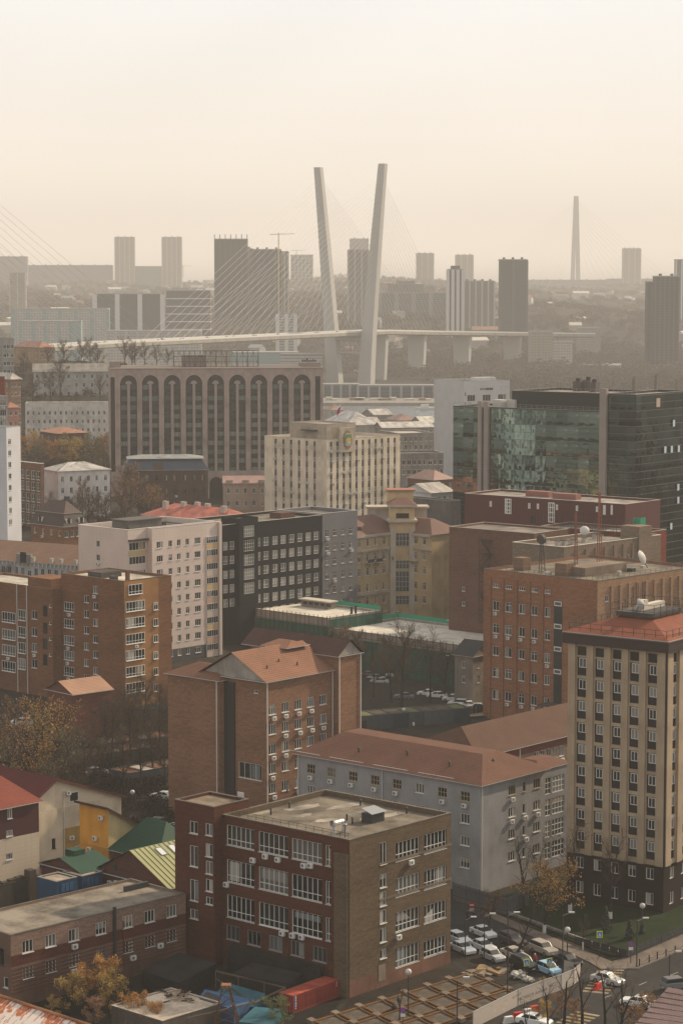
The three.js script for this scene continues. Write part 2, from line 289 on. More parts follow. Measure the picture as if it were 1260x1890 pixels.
class B {
  constructor(name, label, category, px, py, D, y0, thDeg, group) {
    this.th = thDeg * Math.PI / 180; this.C = at(px, py, D); this.H = this.C.y - y0; this.y0 = y0; this.vols = [];
    this.g = thing(name, label, category, this.C.x, y0, this.C.z, this.th, group); this.g.updateMatrixWorld(); allB.push(this);
  }
  world(x, y, z) { return V(x, y, z).applyAxisAngle(V(0, 1, 0), this.th).add(this.g.position); }
  len(pxx, ax) {                                            // length along +x (ax 0) or -z (ax 1) that ends in pixel column pxx at roof height
    let lo = 0, hi = 260; const f = (l) => project(ax ? this.world(0, this.H, -l) : this.world(l, this.H, 0))[0] - pxx, s = ax ? -1 : 1;
    for (let i = 0; i < 50; i++) { const m = (lo + hi) / 2; if (f(m) * s < 0) lo = m; else hi = m; } return (lo + hi) / 2;
  }
  vol(x0, x1, z0, z1, y0, y1, mat, o) { const v = new Vol(this, x0, x1, z0, z1, y0, y1, mat, o); this.vols.push(v); return v; }
  box(name, x0, x1, y0, y1, z0, z1, mat) { return mesh(name, new Geo().box(x0, x1, y0, y1, z0, z1).build(), mat, this.g); }
  top(px, py, Y) { const p = onY(px, py, Y + this.y0).sub(this.g.position).applyAxisAngle(V(0, 1, 0), -this.th); return [p.x, p.z]; }   // pixel on a level of this building
  hip(x0, x1, z0, z1, y, rise, ix, iz, mat, over = 0.5, name = 'roof', gmat) {          // ix, iz: how far the top rectangle lies inside the walls
    const [a0, a1, b0, b1] = [x0 - over, x1 + over, z0 - over, z1 + over], [c0, c1, d0, d1] = [x0 + ix, x1 - ix, z0 + iz, z1 - iz], t = y + rise, g = new Geo(), e = y - 0.1, w = new Geo();
    const sl = (p, q, r, s, k) => { const W = Math.hypot(q[0] - p[0], q[2] - p[2]), h = Math.hypot(s[0] - p[0], s[1] - p[1], s[2] - p[2]); k.quad(p, q, r, s, [[0, 0], [W, 0], [W, h], [0, h]]); };
    if (iz <= 0) { d0 === b0 || 0; const z2 = b0, z3 = b1; sl([a0, y, z2], [a0, y, z3], [c0, t, z3], [c0, t, z2], g); sl([a1, y, z3], [a1, y, z2], [c1, t, z2], [c1, t, z3], g); w.tri([x0, e, z1], [x1, e, z1], [(c0 + c1) / 2, t - 0.15, z1], [0, 0], [x1 - x0, 0], [(x1 - x0) / 2, rise]); w.tri([x1, e, z0], [x0, e, z0], [(c0 + c1) / 2, t - 0.15, z0], [0, 0], [x1 - x0, 0], [(x1 - x0) / 2, rise]); }
    else if (ix <= 0) { sl([a0, y, b1], [a1, y, b1], [a1, t, d1], [a0, t, d1], g); sl([a1, y, b0], [a0, y, b0], [a0, t, d0], [a1, t, d0], g); w.tri([x0, e, z0], [x0, e, z1], [x0, t - 0.15, (d0 + d1) / 2], [0, 0], [z1 - z0, 0], [(z1 - z0) / 2, rise]); w.tri([x1, e, z1], [x1, e, z0], [x1, t - 0.15, (d0 + d1) / 2], [0, 0], [z1 - z0, 0], [(z1 - z0) / 2, rise]); }
    else { sl([a0, y, b1], [a1, y, b1], [c1, t, d1], [c0, t, d1], g); sl([a1, y, b1], [a1, y, b0], [c1, t, d0], [c1, t, d1], g); sl([a1, y, b0], [a0, y, b0], [c0, t, d0], [c1, t, d0], g); sl([a0, y, b0], [a0, y, b1], [c0, t, d1], [c0, t, d0], g); if (c1 - c0 > 0.05 && d1 - d0 > 0.05) g.quad([c0, t, d1], [c1, t, d1], [c1, t, d0], [c0, t, d0]); }
    const r = mesh(name, g.build(), mat, this.g);
    const f = new Geo(); f.quad([a0, e, b1], [a1, e, b1], [a1, y - 0.005, b1], [a0, y - 0.005, b1]); f.quad([a1, e, b0], [a0, e, b0], [a0, y - 0.005, b0], [a1, y - 0.005, b0]); f.quad([a1, e, b1], [a1, e, b0], [a1, y - 0.005, b0], [a1, y - 0.005, b1]); f.quad([a0, e, b0], [a0, e, b1], [a0, y - 0.005, b1], [a0, y - 0.005, b0]); f.quad([a0, e, b0], [a1, e, b0], [a1, e, b1], [a0, e, b1]);
    mesh('gutter', f.build(), PIPE, r);
    if (w.p.length) mesh('gable', w.build(), gmat || mat, this.g);
    return r;
  }
  pipe(x, z, y0, y1, mat = PIPE, r = 0.09) { return mesh('downpipe', new Geo().bar([x, y0, z], [x, y1, z], r, r, 6).build(), mat, this.g); }
}
const finishBuildings = () => { for (const b of allB) for (const v of b.vols) v.build(); };

// ---------- terrain ----------
const SEA = -12;
const CP = [];
for (const [D, ...xs] of [[120, -60, 0, 60], [220, -80, 0, 80], [300, -90, -45, 0, 45, 90], [350, -60, -25, 0, 30, 60, 100], [400, -25, 0, 30, 70, 120], [460, 0, 30, 60, 100], [520, 0, 30, 60, 100], [575, 15, 40, 70, 110]]) for (const x of xs) CP.push([x, D, 0]);
CP.push([-60, 400, 0], [-100, 400, 0.5], [-45, 430, 0], [-30, 450, 0], [-60, 440, 0], [-75, 455, 0.5], [-110, 460, 3], [-40, 480, 1], [-70, 500, 4], [-110, 520, 12], [-35, 540, 4.5], [-12, 540, 1.5], [-75, 565, 12], [-80, 620, 20], [-120, 620, 24], [-40, 620, 8], [-10, 620, 4], [60, 640, 2], [110, 640, 2],
  [-75, 660, 20], [-85, 740, 22], [-130, 740, 26], [-30, 740, 11], [20, 740, 8], [80, 740, 4], [-120, 850, 24], [-60, 850, 15], [0, 850, 13], [60, 850, 4], [140, 850, 1], [-180, 950, 34], [-115, 950, 27], [-80, 950, 27], [0, 950, 11], [80, 950, 0], [180, 950, -2],
  [-200, 1050, 46], [-125, 1050, 42], [-90, 1050, 42], [-20, 1050, 14], [60, 1050, -4], [-220, 1150, 52], [-140, 1150, 51], [-100, 1150, 50], [-40, 1150, 20], [40, 1150, -8], [140, 1150, -9], [-120, 1250, 38], [0, 1250, -6], [100, 1250, -10.5], [-150, 1400, 6], [0, 1400, -11], [150, 1400, -11], [-150, 1520, -11], [0, 1560, -11.5], [150, 1560, -12.5]);
function landNear(x, D) { let a = 0, w = 0; for (const [cx, cd, y] of CP) { const d2 = (x - cx) ** 2 + ((D - cd) * 0.75) ** 2 + 4; const k = 1 / (d2 * d2); a += k * y; w += k; } return a / w; }
const FARP = [[1500, -13], [1650, -16], [2380, -16], [2450, -10.5], [2700, -6], [3000, 12], [3300, 33], [3700, 46], [4500, 58], [5500, 70], [6500, 84], [7200, 88], [8200, 30]];
function landFar(x, D) { let i = 0; while (i < FARP.length - 2 && D > FARP[i + 1][0]) i++; const [a, b] = [FARP[i], FARP[i + 1]], t = Math.max(0, Math.min(1, (D - a[0]) / (b[0] - a[0]))); const wob = D > 2600 ? Math.min(1, (D - 2600) / 1500) * (9 * Math.sin(x * 0.0061 + 1) + 6 * Math.sin(x * 0.017 + D * 0.004) + 8 * Math.sin(x * 0.0023 + 2.2)) : 0; const sp = Math.max(0, Math.min(1, (x / D - 0.03) / 0.03)) * Math.max(0, Math.min(1, (D - 2020) / 90)) * Math.max(0, Math.min(1, (2700 - D) / 200)); return Math.max(a[1] + (b[1] - a[1]) * t + wob, -16 + sp * 9); }
function land(x, D) { if (D < 1450) return landNear(x, D); if (D > 1600) return landFar(x, D); const t = (D - 1450) / 150; return landNear(x, D) * (1 - t) + landFar(x, D) * t; }
{
  const landMesh = (name, D0, D1, NR, NC, mat, label, cat) => {
    const pos = [], uv = [], idx = [];
    for (let r = 0; r <= NR; r++) for (let c = 0; c <= NC; c++) { const D = D0 * Math.pow(D1 / D0, r / NR), half = 220 + 0.3 * D, x = (c / NC * 2 - 1) * half, y = land(x, D); pos.push(x, y, -D); uv.push(x, D); }
    for (let r = 0; r < NR; r++) for (let c = 0; c < NC; c++) { const a = r * (NC + 1) + c, b = a + NC + 1; idx.push(a, a + 1, b + 1, a, b + 1, b); }
    const g = new THREE.BufferGeometry(); g.setAttribute('position', new THREE.Float32BufferAttribute(pos, 3)); g.setAttribute('uv', new THREE.Float32BufferAttribute(uv, 2)); g.setIndex(idx); g.computeVertexNormals();
    tag(structure(mesh(name, g, mat)), label, cat);
  };
  landMesh('ground', 110, 2000, 130, 150, M([0.04, 0.032, 0.024], 'soil', 0.98), 'dark brown autumn ground of yards, slopes and shore', 'ground');
  landMesh('far_hills', 2000, 8200, 70, 110, M([0.04, 0.032, 0.024], 'soil', 0.98), 'brown wooded hills rising beyond the bay', 'hills');
}
{
  const w = new THREE.MeshStandardMaterial({ color: new THREE.Color().setRGB(0.05, 0.055, 0.055), roughness: 0.2 });
  const N = 256, h = new Uint8Array(N * N * 4), a = noiseTile(N, [20, 24], 3), b = noiseTile(N, [61, 60], 9); for (let i = 0; i < N * N; i++) { const v = (a[i] * 0.6 + b[i] * 0.4) * 255; h.set([v, v, v, 255], i * 4); }
  const t = new THREE.DataTexture(h, N, N); t.wrapS = t.wrapT = THREE.RepeatWrapping; t.repeat.set(1 / 150, 1 / 60); t.magFilter = THREE.LinearFilter; t.needsUpdate = true; w.bumpMap = t; w.bumpScale = 2.2;
  const g = new Geo().quad([-700, SEA, -1300], [700, SEA, -1300], [700, SEA, -2470], [-700, SEA, -2470]).build();
  tag(structure(mesh('water', g, w)), 'rippled bay water glinting beyond the rooftops', 'water');
}

// ---------- the harbour bridge ----------
let deckPoint;
const CONC = M([0.4, 0.38, 0.35], null, 0.8), CABLE = M([0.62, 0.6, 0.56], null, 0.6), DECKTOP = M([0.4, 0.36, 0.3], 'asphalt', 0.8);
{
  const bg = thing('cable_stayed_bridge', 'pale cable stayed bridge with V shaped twin masts over the bay', 'bridge', 0, 0, 0);
  const P0 = V(9, 0, -2434), dir = V(0.476, 0, -0.88).normalize(), side = V(0.88, 0, 0.476).normalize();
  const deckY = (s) => (s < -420 ? 40 - (-420 - s) * 0.012 : s < 60 ? 41 - (s < 0 ? -s * 0.003 : 0) : 41 - (s - 60) * 0.026);
  const bend = (s) => (s > 120 ? (s - 120) ** 2 * 0.0009 : 0);
  const pt = (s, off, y) => P0.clone().addScaledVector(dir, s).addScaledVector(side, off + bend(s)).setY(y);
  const deck = new Geo(), rail = new Geo(), A = (v) => [v.x, v.y, v.z];
  for (let s = -1000; s < 420; s += 20) {
    const q = (s2, o, dy) => A(pt(s2, o, deckY(s2) + dy)), e = s + 20, w = 14.5;
    deck.quad(q(s, -w, 0), q(s, w, 0), q(e, w, 0), q(e, -w, 0)); deck.quad(q(s, -w, -3), q(e, -w, -3), q(e, -w, 0), q(s, -w, 0)); deck.quad(q(s, w, -3), q(e, w, -3), q(e, w, 0), q(s, w, 0)); deck.quad(q(s, -w + 4, -4), q(s, w - 4, -4), q(e, w - 4, -4), q(e, -w + 4, -4)); deck.quad(q(s, w, -3), q(e, w, -3), q(e, w - 4, -4), q(s, w - 4, -4)); deck.quad(q(s, -w, -3), q(e, -w, -3), q(e, -w + 4, -4), q(s, -w + 4, -4));
    for (const o of [-w, w]) rail.quad(q(s, o, 0.02), q(e, o, 0.02), q(e, o, 1.5), q(s, o, 1.5));
  }
  mesh('deck', deck.build(), DECKTOP, bg); mesh('railing', rail.build(), CABLE, bg);
  const leg = (s0, sd, topY, name) => {
    const g = new Geo(), N = 10, base = SEA - 2; const ring = [];
    for (let i = 0; i <= N; i++) {
      const t = i / N, y = base + (topY - base) * t, off = sd * (18 + 19 * Math.pow(t, 1.15)), hw = 7.6 - 3.9 * Math.pow(t, 0.8), hd = 5 - 1.9 * t, c = pt(s0, off, y);
      ring.push([[1, 1], [-1, 1], [-1, -1], [1, -1]].map(([a, b]) => A(c.clone().addScaledVector(side, a * hw).addScaledVector(dir, b * hd))));
    }
    for (let i = 0; i < N; i++) for (let k = 0; k < 4; k++) g.quad(ring[i][k], ring[i][(k + 1) % 4], ring[i + 1][(k + 1) % 4], ring[i + 1][k]);
    g.quad(...ring[N]); return mesh(name, g.build(), CONC, bg);
  };
  const legAt = (s0, sd, y) => { const t = (y - SEA + 2) / (214 - SEA + 2); return pt(s0, sd * (18 + 19 * Math.pow(t, 1.15)), y); };
  for (const s0 of [0, -737]) for (const sd of [-1, 1]) { leg(s0, sd, 208 + (sd > 0 ? 2 : 0), 'mast_leg'); }
  for (const s0 of [0, -737]) { // strut with rings between the legs under the deck
    const g = new Geo(), a = legAt(s0, -1, 34), b = legAt(s0, 1, 34); g.bar(A(a), A(b), 2.4, 2.4, 6); const a2 = legAt(s0, -1, 20), b2 = legAt(s0, 1, 20); g.bar(A(a2), A(b2), 1.2, 1.2, 6);
    for (let i = 0; i < 5; i++) { const u = a.clone().lerp(b, (i + 0.15) / 5), v = a2.clone().lerp(b2, (i + 0.9) / 5), u2 = a.clone().lerp(b, (i + 0.9) / 5), v2 = a2.clone().lerp(b2, (i + 0.15) / 5); g.bar(A(u), A(v), 0.7); g.bar(A(u2), A(v2), 0.7); }
    mesh('cross_strut', g.build(), CONC, bg);
  }
  for (const s0 of [0, -737]) for (const sd of [-1, 1]) for (const way of [-1, 1]) {
    const N = 21; for (let i = 1; i <= N; i++) {
      const reach = (way < 0) === (s0 === 0) ? 350 : 190, s = s0 + way * (14 + reach * i / N), y = 84 + 114 * Math.pow(i / N, 0.8);
      mesh('stay_cable', new Geo().bar(A(legAt(s0, sd, y)), A(pt(s, sd * 14, deckY(s) + 0.5)), 0.12, 0.12, 3).build(), CABLE, bg);
    }
  }
  for (const s of [62, 150, 238, 320]) { // flared wall piers of the approach
    const g = new Geo(), y0 = -12, y1 = deckY(s) - 3.2, r = (y, w, d) => [[-w, d], [w, d], [w, -d], [-w, -d]].map(([o, k]) => A(pt(s, o, y).addScaledVector(dir, k)));
    const lo = r(y0, 8, 3), hi = r(y1, 10.5, 3); for (let k = 0; k < 4; k++) g.quad(lo[k], lo[(k + 1) % 4], hi[(k + 1) % 4], hi[k]); mesh('pier', g.build(), CONC, bg);
  }
  deckPoint = (s, off) => pt(s, off, deckY(s));
}
{ // the farther bridge on the horizon: one slender A mast
  const g0 = thing('distant_bridge', 'slim far off bridge mast rising above the right hand ridge', 'bridge', 0, 0, 0);
  const c = at(1061, 515, 7000), A = (v) => [v.x, v.y, v.z], topY = at(1061, 362, 7000).y;
  for (const sd of [-1, 1]) mesh('mast_leg', new Geo().bar([c.x + sd * 10, 10, c.z], [c.x + sd * 2.5, topY, c.z], 9.5, 6, 4).build(), CONC, g0);
  for (let i = 1; i <= 12; i++) for (const w of [-1, 1]) mesh('stay_cable', new Geo().bar([c.x, topY - 12 - (12 - i) * 9, c.z], [c.x + w * (30 + i * 26), 82, c.z - w * 25 * i], 0.28, 0.28, 3).build(), CABLE, g0);
}

// ---------- the far shore ----------
const farTone = { grey: [0.26, 0.25, 0.24], dark: [0.06, 0.06, 0.064], cream: [0.45, 0.39, 0.31], white: [0.58, 0.55, 0.52], teal: [0.22, 0.3, 0.3], blue: [0.06, 0.1, 0.14], pink: [0.4, 0.32, 0.28] };  // own wall and trim colours of the far shore buildings
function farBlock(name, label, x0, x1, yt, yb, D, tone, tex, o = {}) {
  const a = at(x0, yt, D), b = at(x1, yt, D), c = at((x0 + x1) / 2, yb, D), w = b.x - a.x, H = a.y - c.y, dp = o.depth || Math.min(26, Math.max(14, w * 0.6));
  const foot = Math.min(c.y - 3, land((a.x + b.x) / 2, D + dp / 2) - 2), g = thing(name, label, o.category || 'building', (a.x + b.x) / 2, foot, -D, o.turn || 0, o.group), hh = a.y - foot, m = M(farTone[tone], tex, 0.9);
  mesh('wall', new Geo().box(-w / 2, w / 2, 0, hh, -dp, 0).build(), m, g);
  mesh('roof_edge', new Geo().box(-w / 2 - 0.4, w / 2 + 0.4, hh + 0.01, hh + 1.2, -dp - 0.4, 0.4).build(), M(farTone.grey, null, 0.9), g);
  if (o.ribs) for (let i = 0; i <= o.ribs; i++) { const x = -w / 2 + w * i / o.ribs, r = o.rib || 1; mesh('rib', new Geo().box(x - r, x + r, 0, hh + (o.ribTop || 0), 0.01, 1.1).build(), M(farTone[o.ribTone || 'cream'], null, 0.9), g); }
  if (o.cap) mesh('roof_house', new Geo().box(-w * o.cap / 2, w * o.cap / 2, hh + 1.21, hh + 1.2 + (o.capH || 4), -dp * 0.7, -dp * 0.2).build(), m, g);
  if (o.masts) for (let i = 0; i < o.masts; i++) { const x = -w / 2 + w * (i + 0.5) / o.masts; mesh('roof_unit', new Geo().box(x - 1.5, x + 1.5, hh + 1.21, hh + 3.5, -dp * 0.5, -dp * 0.5 + 3).build(), m, g); }
  if (o.slabs) for (let i = 1; i < o.slabs; i++) mesh('floor_slab', new Geo().box(-w / 2 - 0.3, w / 2 + 0.3, hh * i / o.slabs - 0.6, hh * i / o.slabs + 0.6, -dp - 0.3, 0.5).build(), M(farTone[o.slabTone || 'white'], null, 0.9), g);
  return g;
}
const FB = farBlock;
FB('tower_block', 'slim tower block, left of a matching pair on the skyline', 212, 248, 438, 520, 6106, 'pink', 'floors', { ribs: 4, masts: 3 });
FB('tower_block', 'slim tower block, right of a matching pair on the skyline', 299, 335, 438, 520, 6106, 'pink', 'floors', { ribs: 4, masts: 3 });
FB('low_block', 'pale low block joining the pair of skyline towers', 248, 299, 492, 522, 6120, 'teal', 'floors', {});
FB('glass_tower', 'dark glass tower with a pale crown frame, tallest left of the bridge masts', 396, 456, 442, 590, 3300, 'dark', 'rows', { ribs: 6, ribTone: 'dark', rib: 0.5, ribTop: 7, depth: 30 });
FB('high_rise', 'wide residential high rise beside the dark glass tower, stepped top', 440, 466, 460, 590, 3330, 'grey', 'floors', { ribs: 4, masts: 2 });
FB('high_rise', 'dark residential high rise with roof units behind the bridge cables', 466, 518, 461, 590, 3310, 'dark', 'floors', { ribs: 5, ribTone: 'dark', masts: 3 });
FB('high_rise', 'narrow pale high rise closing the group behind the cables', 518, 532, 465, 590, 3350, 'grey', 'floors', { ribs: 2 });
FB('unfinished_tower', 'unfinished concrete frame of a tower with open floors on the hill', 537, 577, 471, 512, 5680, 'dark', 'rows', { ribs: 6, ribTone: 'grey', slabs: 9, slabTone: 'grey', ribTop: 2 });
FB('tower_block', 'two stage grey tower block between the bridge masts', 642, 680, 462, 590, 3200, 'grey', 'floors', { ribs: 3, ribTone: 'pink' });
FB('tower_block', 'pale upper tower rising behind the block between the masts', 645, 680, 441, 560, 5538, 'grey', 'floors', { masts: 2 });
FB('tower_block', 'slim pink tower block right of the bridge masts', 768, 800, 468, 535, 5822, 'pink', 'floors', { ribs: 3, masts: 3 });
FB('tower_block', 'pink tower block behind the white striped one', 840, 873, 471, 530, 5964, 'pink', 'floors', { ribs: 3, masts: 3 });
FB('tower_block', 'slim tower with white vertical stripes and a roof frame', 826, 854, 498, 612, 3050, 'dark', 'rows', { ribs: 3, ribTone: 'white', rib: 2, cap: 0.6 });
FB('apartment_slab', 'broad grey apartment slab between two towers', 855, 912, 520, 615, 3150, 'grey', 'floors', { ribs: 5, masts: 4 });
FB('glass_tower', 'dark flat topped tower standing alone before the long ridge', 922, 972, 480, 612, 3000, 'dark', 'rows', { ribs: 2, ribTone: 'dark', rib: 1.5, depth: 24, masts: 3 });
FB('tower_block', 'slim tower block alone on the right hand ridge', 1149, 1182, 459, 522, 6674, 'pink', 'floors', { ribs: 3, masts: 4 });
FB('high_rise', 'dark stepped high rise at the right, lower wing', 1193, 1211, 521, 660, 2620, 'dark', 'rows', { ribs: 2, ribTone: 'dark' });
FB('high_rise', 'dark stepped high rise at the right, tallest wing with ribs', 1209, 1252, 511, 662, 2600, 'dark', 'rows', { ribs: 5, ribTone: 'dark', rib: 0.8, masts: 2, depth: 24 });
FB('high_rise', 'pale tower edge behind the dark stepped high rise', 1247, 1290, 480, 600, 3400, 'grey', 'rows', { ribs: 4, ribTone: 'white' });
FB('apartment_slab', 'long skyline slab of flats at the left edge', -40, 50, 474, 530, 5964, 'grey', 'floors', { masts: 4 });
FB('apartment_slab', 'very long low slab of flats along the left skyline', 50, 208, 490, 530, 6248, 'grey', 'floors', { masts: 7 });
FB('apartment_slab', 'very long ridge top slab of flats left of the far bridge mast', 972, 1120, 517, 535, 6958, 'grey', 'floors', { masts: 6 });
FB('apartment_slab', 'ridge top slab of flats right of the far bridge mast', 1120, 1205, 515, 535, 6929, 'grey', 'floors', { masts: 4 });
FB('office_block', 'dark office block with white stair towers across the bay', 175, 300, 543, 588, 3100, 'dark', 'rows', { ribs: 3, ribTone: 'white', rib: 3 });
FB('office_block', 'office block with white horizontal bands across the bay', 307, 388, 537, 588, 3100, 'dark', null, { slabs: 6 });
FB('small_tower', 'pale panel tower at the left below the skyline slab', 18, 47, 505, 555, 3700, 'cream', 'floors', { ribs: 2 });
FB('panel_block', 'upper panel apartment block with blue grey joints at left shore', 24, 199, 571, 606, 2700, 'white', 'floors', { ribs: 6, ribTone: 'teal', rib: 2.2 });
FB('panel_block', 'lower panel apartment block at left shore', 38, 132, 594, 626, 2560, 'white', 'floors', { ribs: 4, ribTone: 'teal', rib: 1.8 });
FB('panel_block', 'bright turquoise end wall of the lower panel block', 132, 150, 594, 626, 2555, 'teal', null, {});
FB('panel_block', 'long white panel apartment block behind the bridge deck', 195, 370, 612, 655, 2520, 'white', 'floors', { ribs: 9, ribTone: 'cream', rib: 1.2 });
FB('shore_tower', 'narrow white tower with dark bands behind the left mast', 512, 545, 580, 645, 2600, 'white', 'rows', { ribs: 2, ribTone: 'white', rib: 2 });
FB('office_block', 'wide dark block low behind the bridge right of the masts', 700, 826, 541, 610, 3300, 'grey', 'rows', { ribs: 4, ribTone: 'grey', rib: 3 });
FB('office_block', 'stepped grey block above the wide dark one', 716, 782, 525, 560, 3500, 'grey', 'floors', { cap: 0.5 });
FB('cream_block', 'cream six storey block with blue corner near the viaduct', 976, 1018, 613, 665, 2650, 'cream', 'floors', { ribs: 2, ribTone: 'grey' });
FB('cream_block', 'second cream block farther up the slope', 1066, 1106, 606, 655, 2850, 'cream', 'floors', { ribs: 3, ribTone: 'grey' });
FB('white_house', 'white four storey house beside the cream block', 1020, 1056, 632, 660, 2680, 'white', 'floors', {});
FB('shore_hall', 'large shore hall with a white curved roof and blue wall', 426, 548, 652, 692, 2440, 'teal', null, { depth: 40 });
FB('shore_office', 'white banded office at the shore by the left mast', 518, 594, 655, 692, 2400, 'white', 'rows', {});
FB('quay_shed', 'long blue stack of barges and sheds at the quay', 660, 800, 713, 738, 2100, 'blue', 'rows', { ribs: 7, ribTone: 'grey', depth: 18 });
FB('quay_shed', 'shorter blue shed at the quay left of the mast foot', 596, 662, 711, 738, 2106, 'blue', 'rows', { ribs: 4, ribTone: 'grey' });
{ const q = thing('quay', 'low pale concrete quay with a row of moored barges', 'quay', 0, 0, 0), x0 = at(560, 740, 2060).x, x1 = at(815, 740, 2060).x; mesh('quay_slab', new Geo().box(x0, x1, SEA - 2, -9.6, -2098, -2010).build(), M([0.3, 0.27, 0.23], 'dirty', 0.9), q); for (let i = 0; i < 12; i++) { const x = x0 + (x1 - x0) * (i + rnd()) / 12; mesh('cargo_pile', new Geo().box(x, x + rr(5, 12), -9.59, -9.6 + rr(1, 3), -2060, -2050).build(), M(i % 3 ? [0.45, 0.4, 0.33] : [0.25, 0.14, 0.1], null, 0.9), q); }
  const bt = thing('moored_boat', 'small white boat moored off the quay', 'boat', at(790, 749, 1950).x, SEA, -1950, 0.3); mesh('hull', new Geo().box(-10, 10, -1, 1.8, -2.5, 2.5).build(), M([0.5, 0.48, 0.45], null, 0.6), bt); mesh('cabin', new Geo().box(-6, 0, 1.81, 4.2, -1.8, 1.8).build(), M([0.6, 0.58, 0.55], null, 0.6), bt); }
for (const [x, yt, h, D] of [[514, 430, 150, 3300], [547, 461, 14, 5650], [338, 490, 22, 6050]]) { // tower cranes
  const p = at(x, yt, D), q = at(x, yt + h, D), g = thing('tower_crane', ['tall yellow tower crane behind the bridge cables', 'tower crane standing on the unfinished tower', 'tower crane right of the skyline pair'][[514, 547, 338].indexOf(x)], 'crane', p.x, q.y, -D);
  mesh('mast', new Geo().bar([0, 0, 0], [0, p.y - q.y, 0], 1.2, 1.0, 4).build(), M([0.5, 0.36, 0.12], null, 0.7), g); mesh('jib', new Geo().bar([-12, p.y - q.y - 2, 0], [22, p.y - q.y - 1, 0], 0.8, 0.5, 4).build(), M([0.5, 0.36, 0.12], null, 0.7), g);
}
{ // houses and sheds scattered over the far slopes
  const w = new Geo().box(-6, 6, 0, 7, -4.5, 4.5).build(), r = new Geo(); r.quad([-6.5, 7, 5], [6.5, 7, 5], [6.5, 9.6, 0], [-6.5, 9.6, 0]); r.quad([6.5, 7, -5], [-6.5, 7, -5], [-6.5, 9.6, 0], [6.5, 9.6, 0]); r.tri([-6, 7, 4.5], [-6, 9.4, 0], [-6, 7, -4.5], [0, 0], [1, 1], [1, 0]); r.tri([6, 7, 4.5], [6, 7, -4.5], [6, 9.4, 0], [0, 0], [1, 1], [1, 0]); const rg = r.build();
  const wc = [M([0.5, 0.46, 0.4], null, 0.9), M([0.35, 0.3, 0.26], null, 0.9), M([0.3, 0.3, 0.3], null, 0.9)], rc = [M([0.5, 0.46, 0.4], null, 0.7), M([0.3, 0.17, 0.12], null, 0.8), M([0.28, 0.27, 0.26], null, 0.7)];
  for (let i = 0; i < 110; i++) {
    const D = 2520 + 3600 * Math.pow(rnd(), 1.5), px = rr(-40, 1300), x = (px - CX) / FOC * D, k = Math.floor(rnd() * 3), c = Math.floor(rnd() * 3);
    const g = thing('hillside_house', ['small pale house with light roof on the far slope', 'small house with brown roof on the far slope', 'small house with grey roof on the far slope'][c], 'house', x, land(x, D) - 1, -D, rr(-0.8, 0.8), 'houses scattered over the far slopes');
    const s = rr(0.7, 1.7); g.scale.set(s * rr(0.8, 1.8), s, s); mesh('wall', w, wc[k], g); mesh('roof', rg, rc[c], g);
  }
}

// ---------- the large buildings ----------
const dY = (px, py, Y = 0) => -onY(px, py, Y).z;
const BRICK_RED = M([0.125, 0.045, 0.028], 'brick', 0.92), BRICK_TAN = M([0.16, 0.11, 0.068], 'brick', 0.92), BRICK_ROSE = M([0.31, 0.165, 0.1], 'brick', 0.92), BRICK_RUST = M([0.36, 0.165, 0.09], 'brick', 0.92);
const PINKISH = M([0.26, 0.16, 0.13], 'dirty', 0.9), FELT = M([0.2, 0.165, 0.125], 'felt', 0.95), TILE_SALMON = M([0.33, 0.16, 0.1], 'tile', 0.8), TILE_BROWN = M([0.12, 0.062, 0.05], 'tile', 0.8);
const NOSILL = { sill: false };
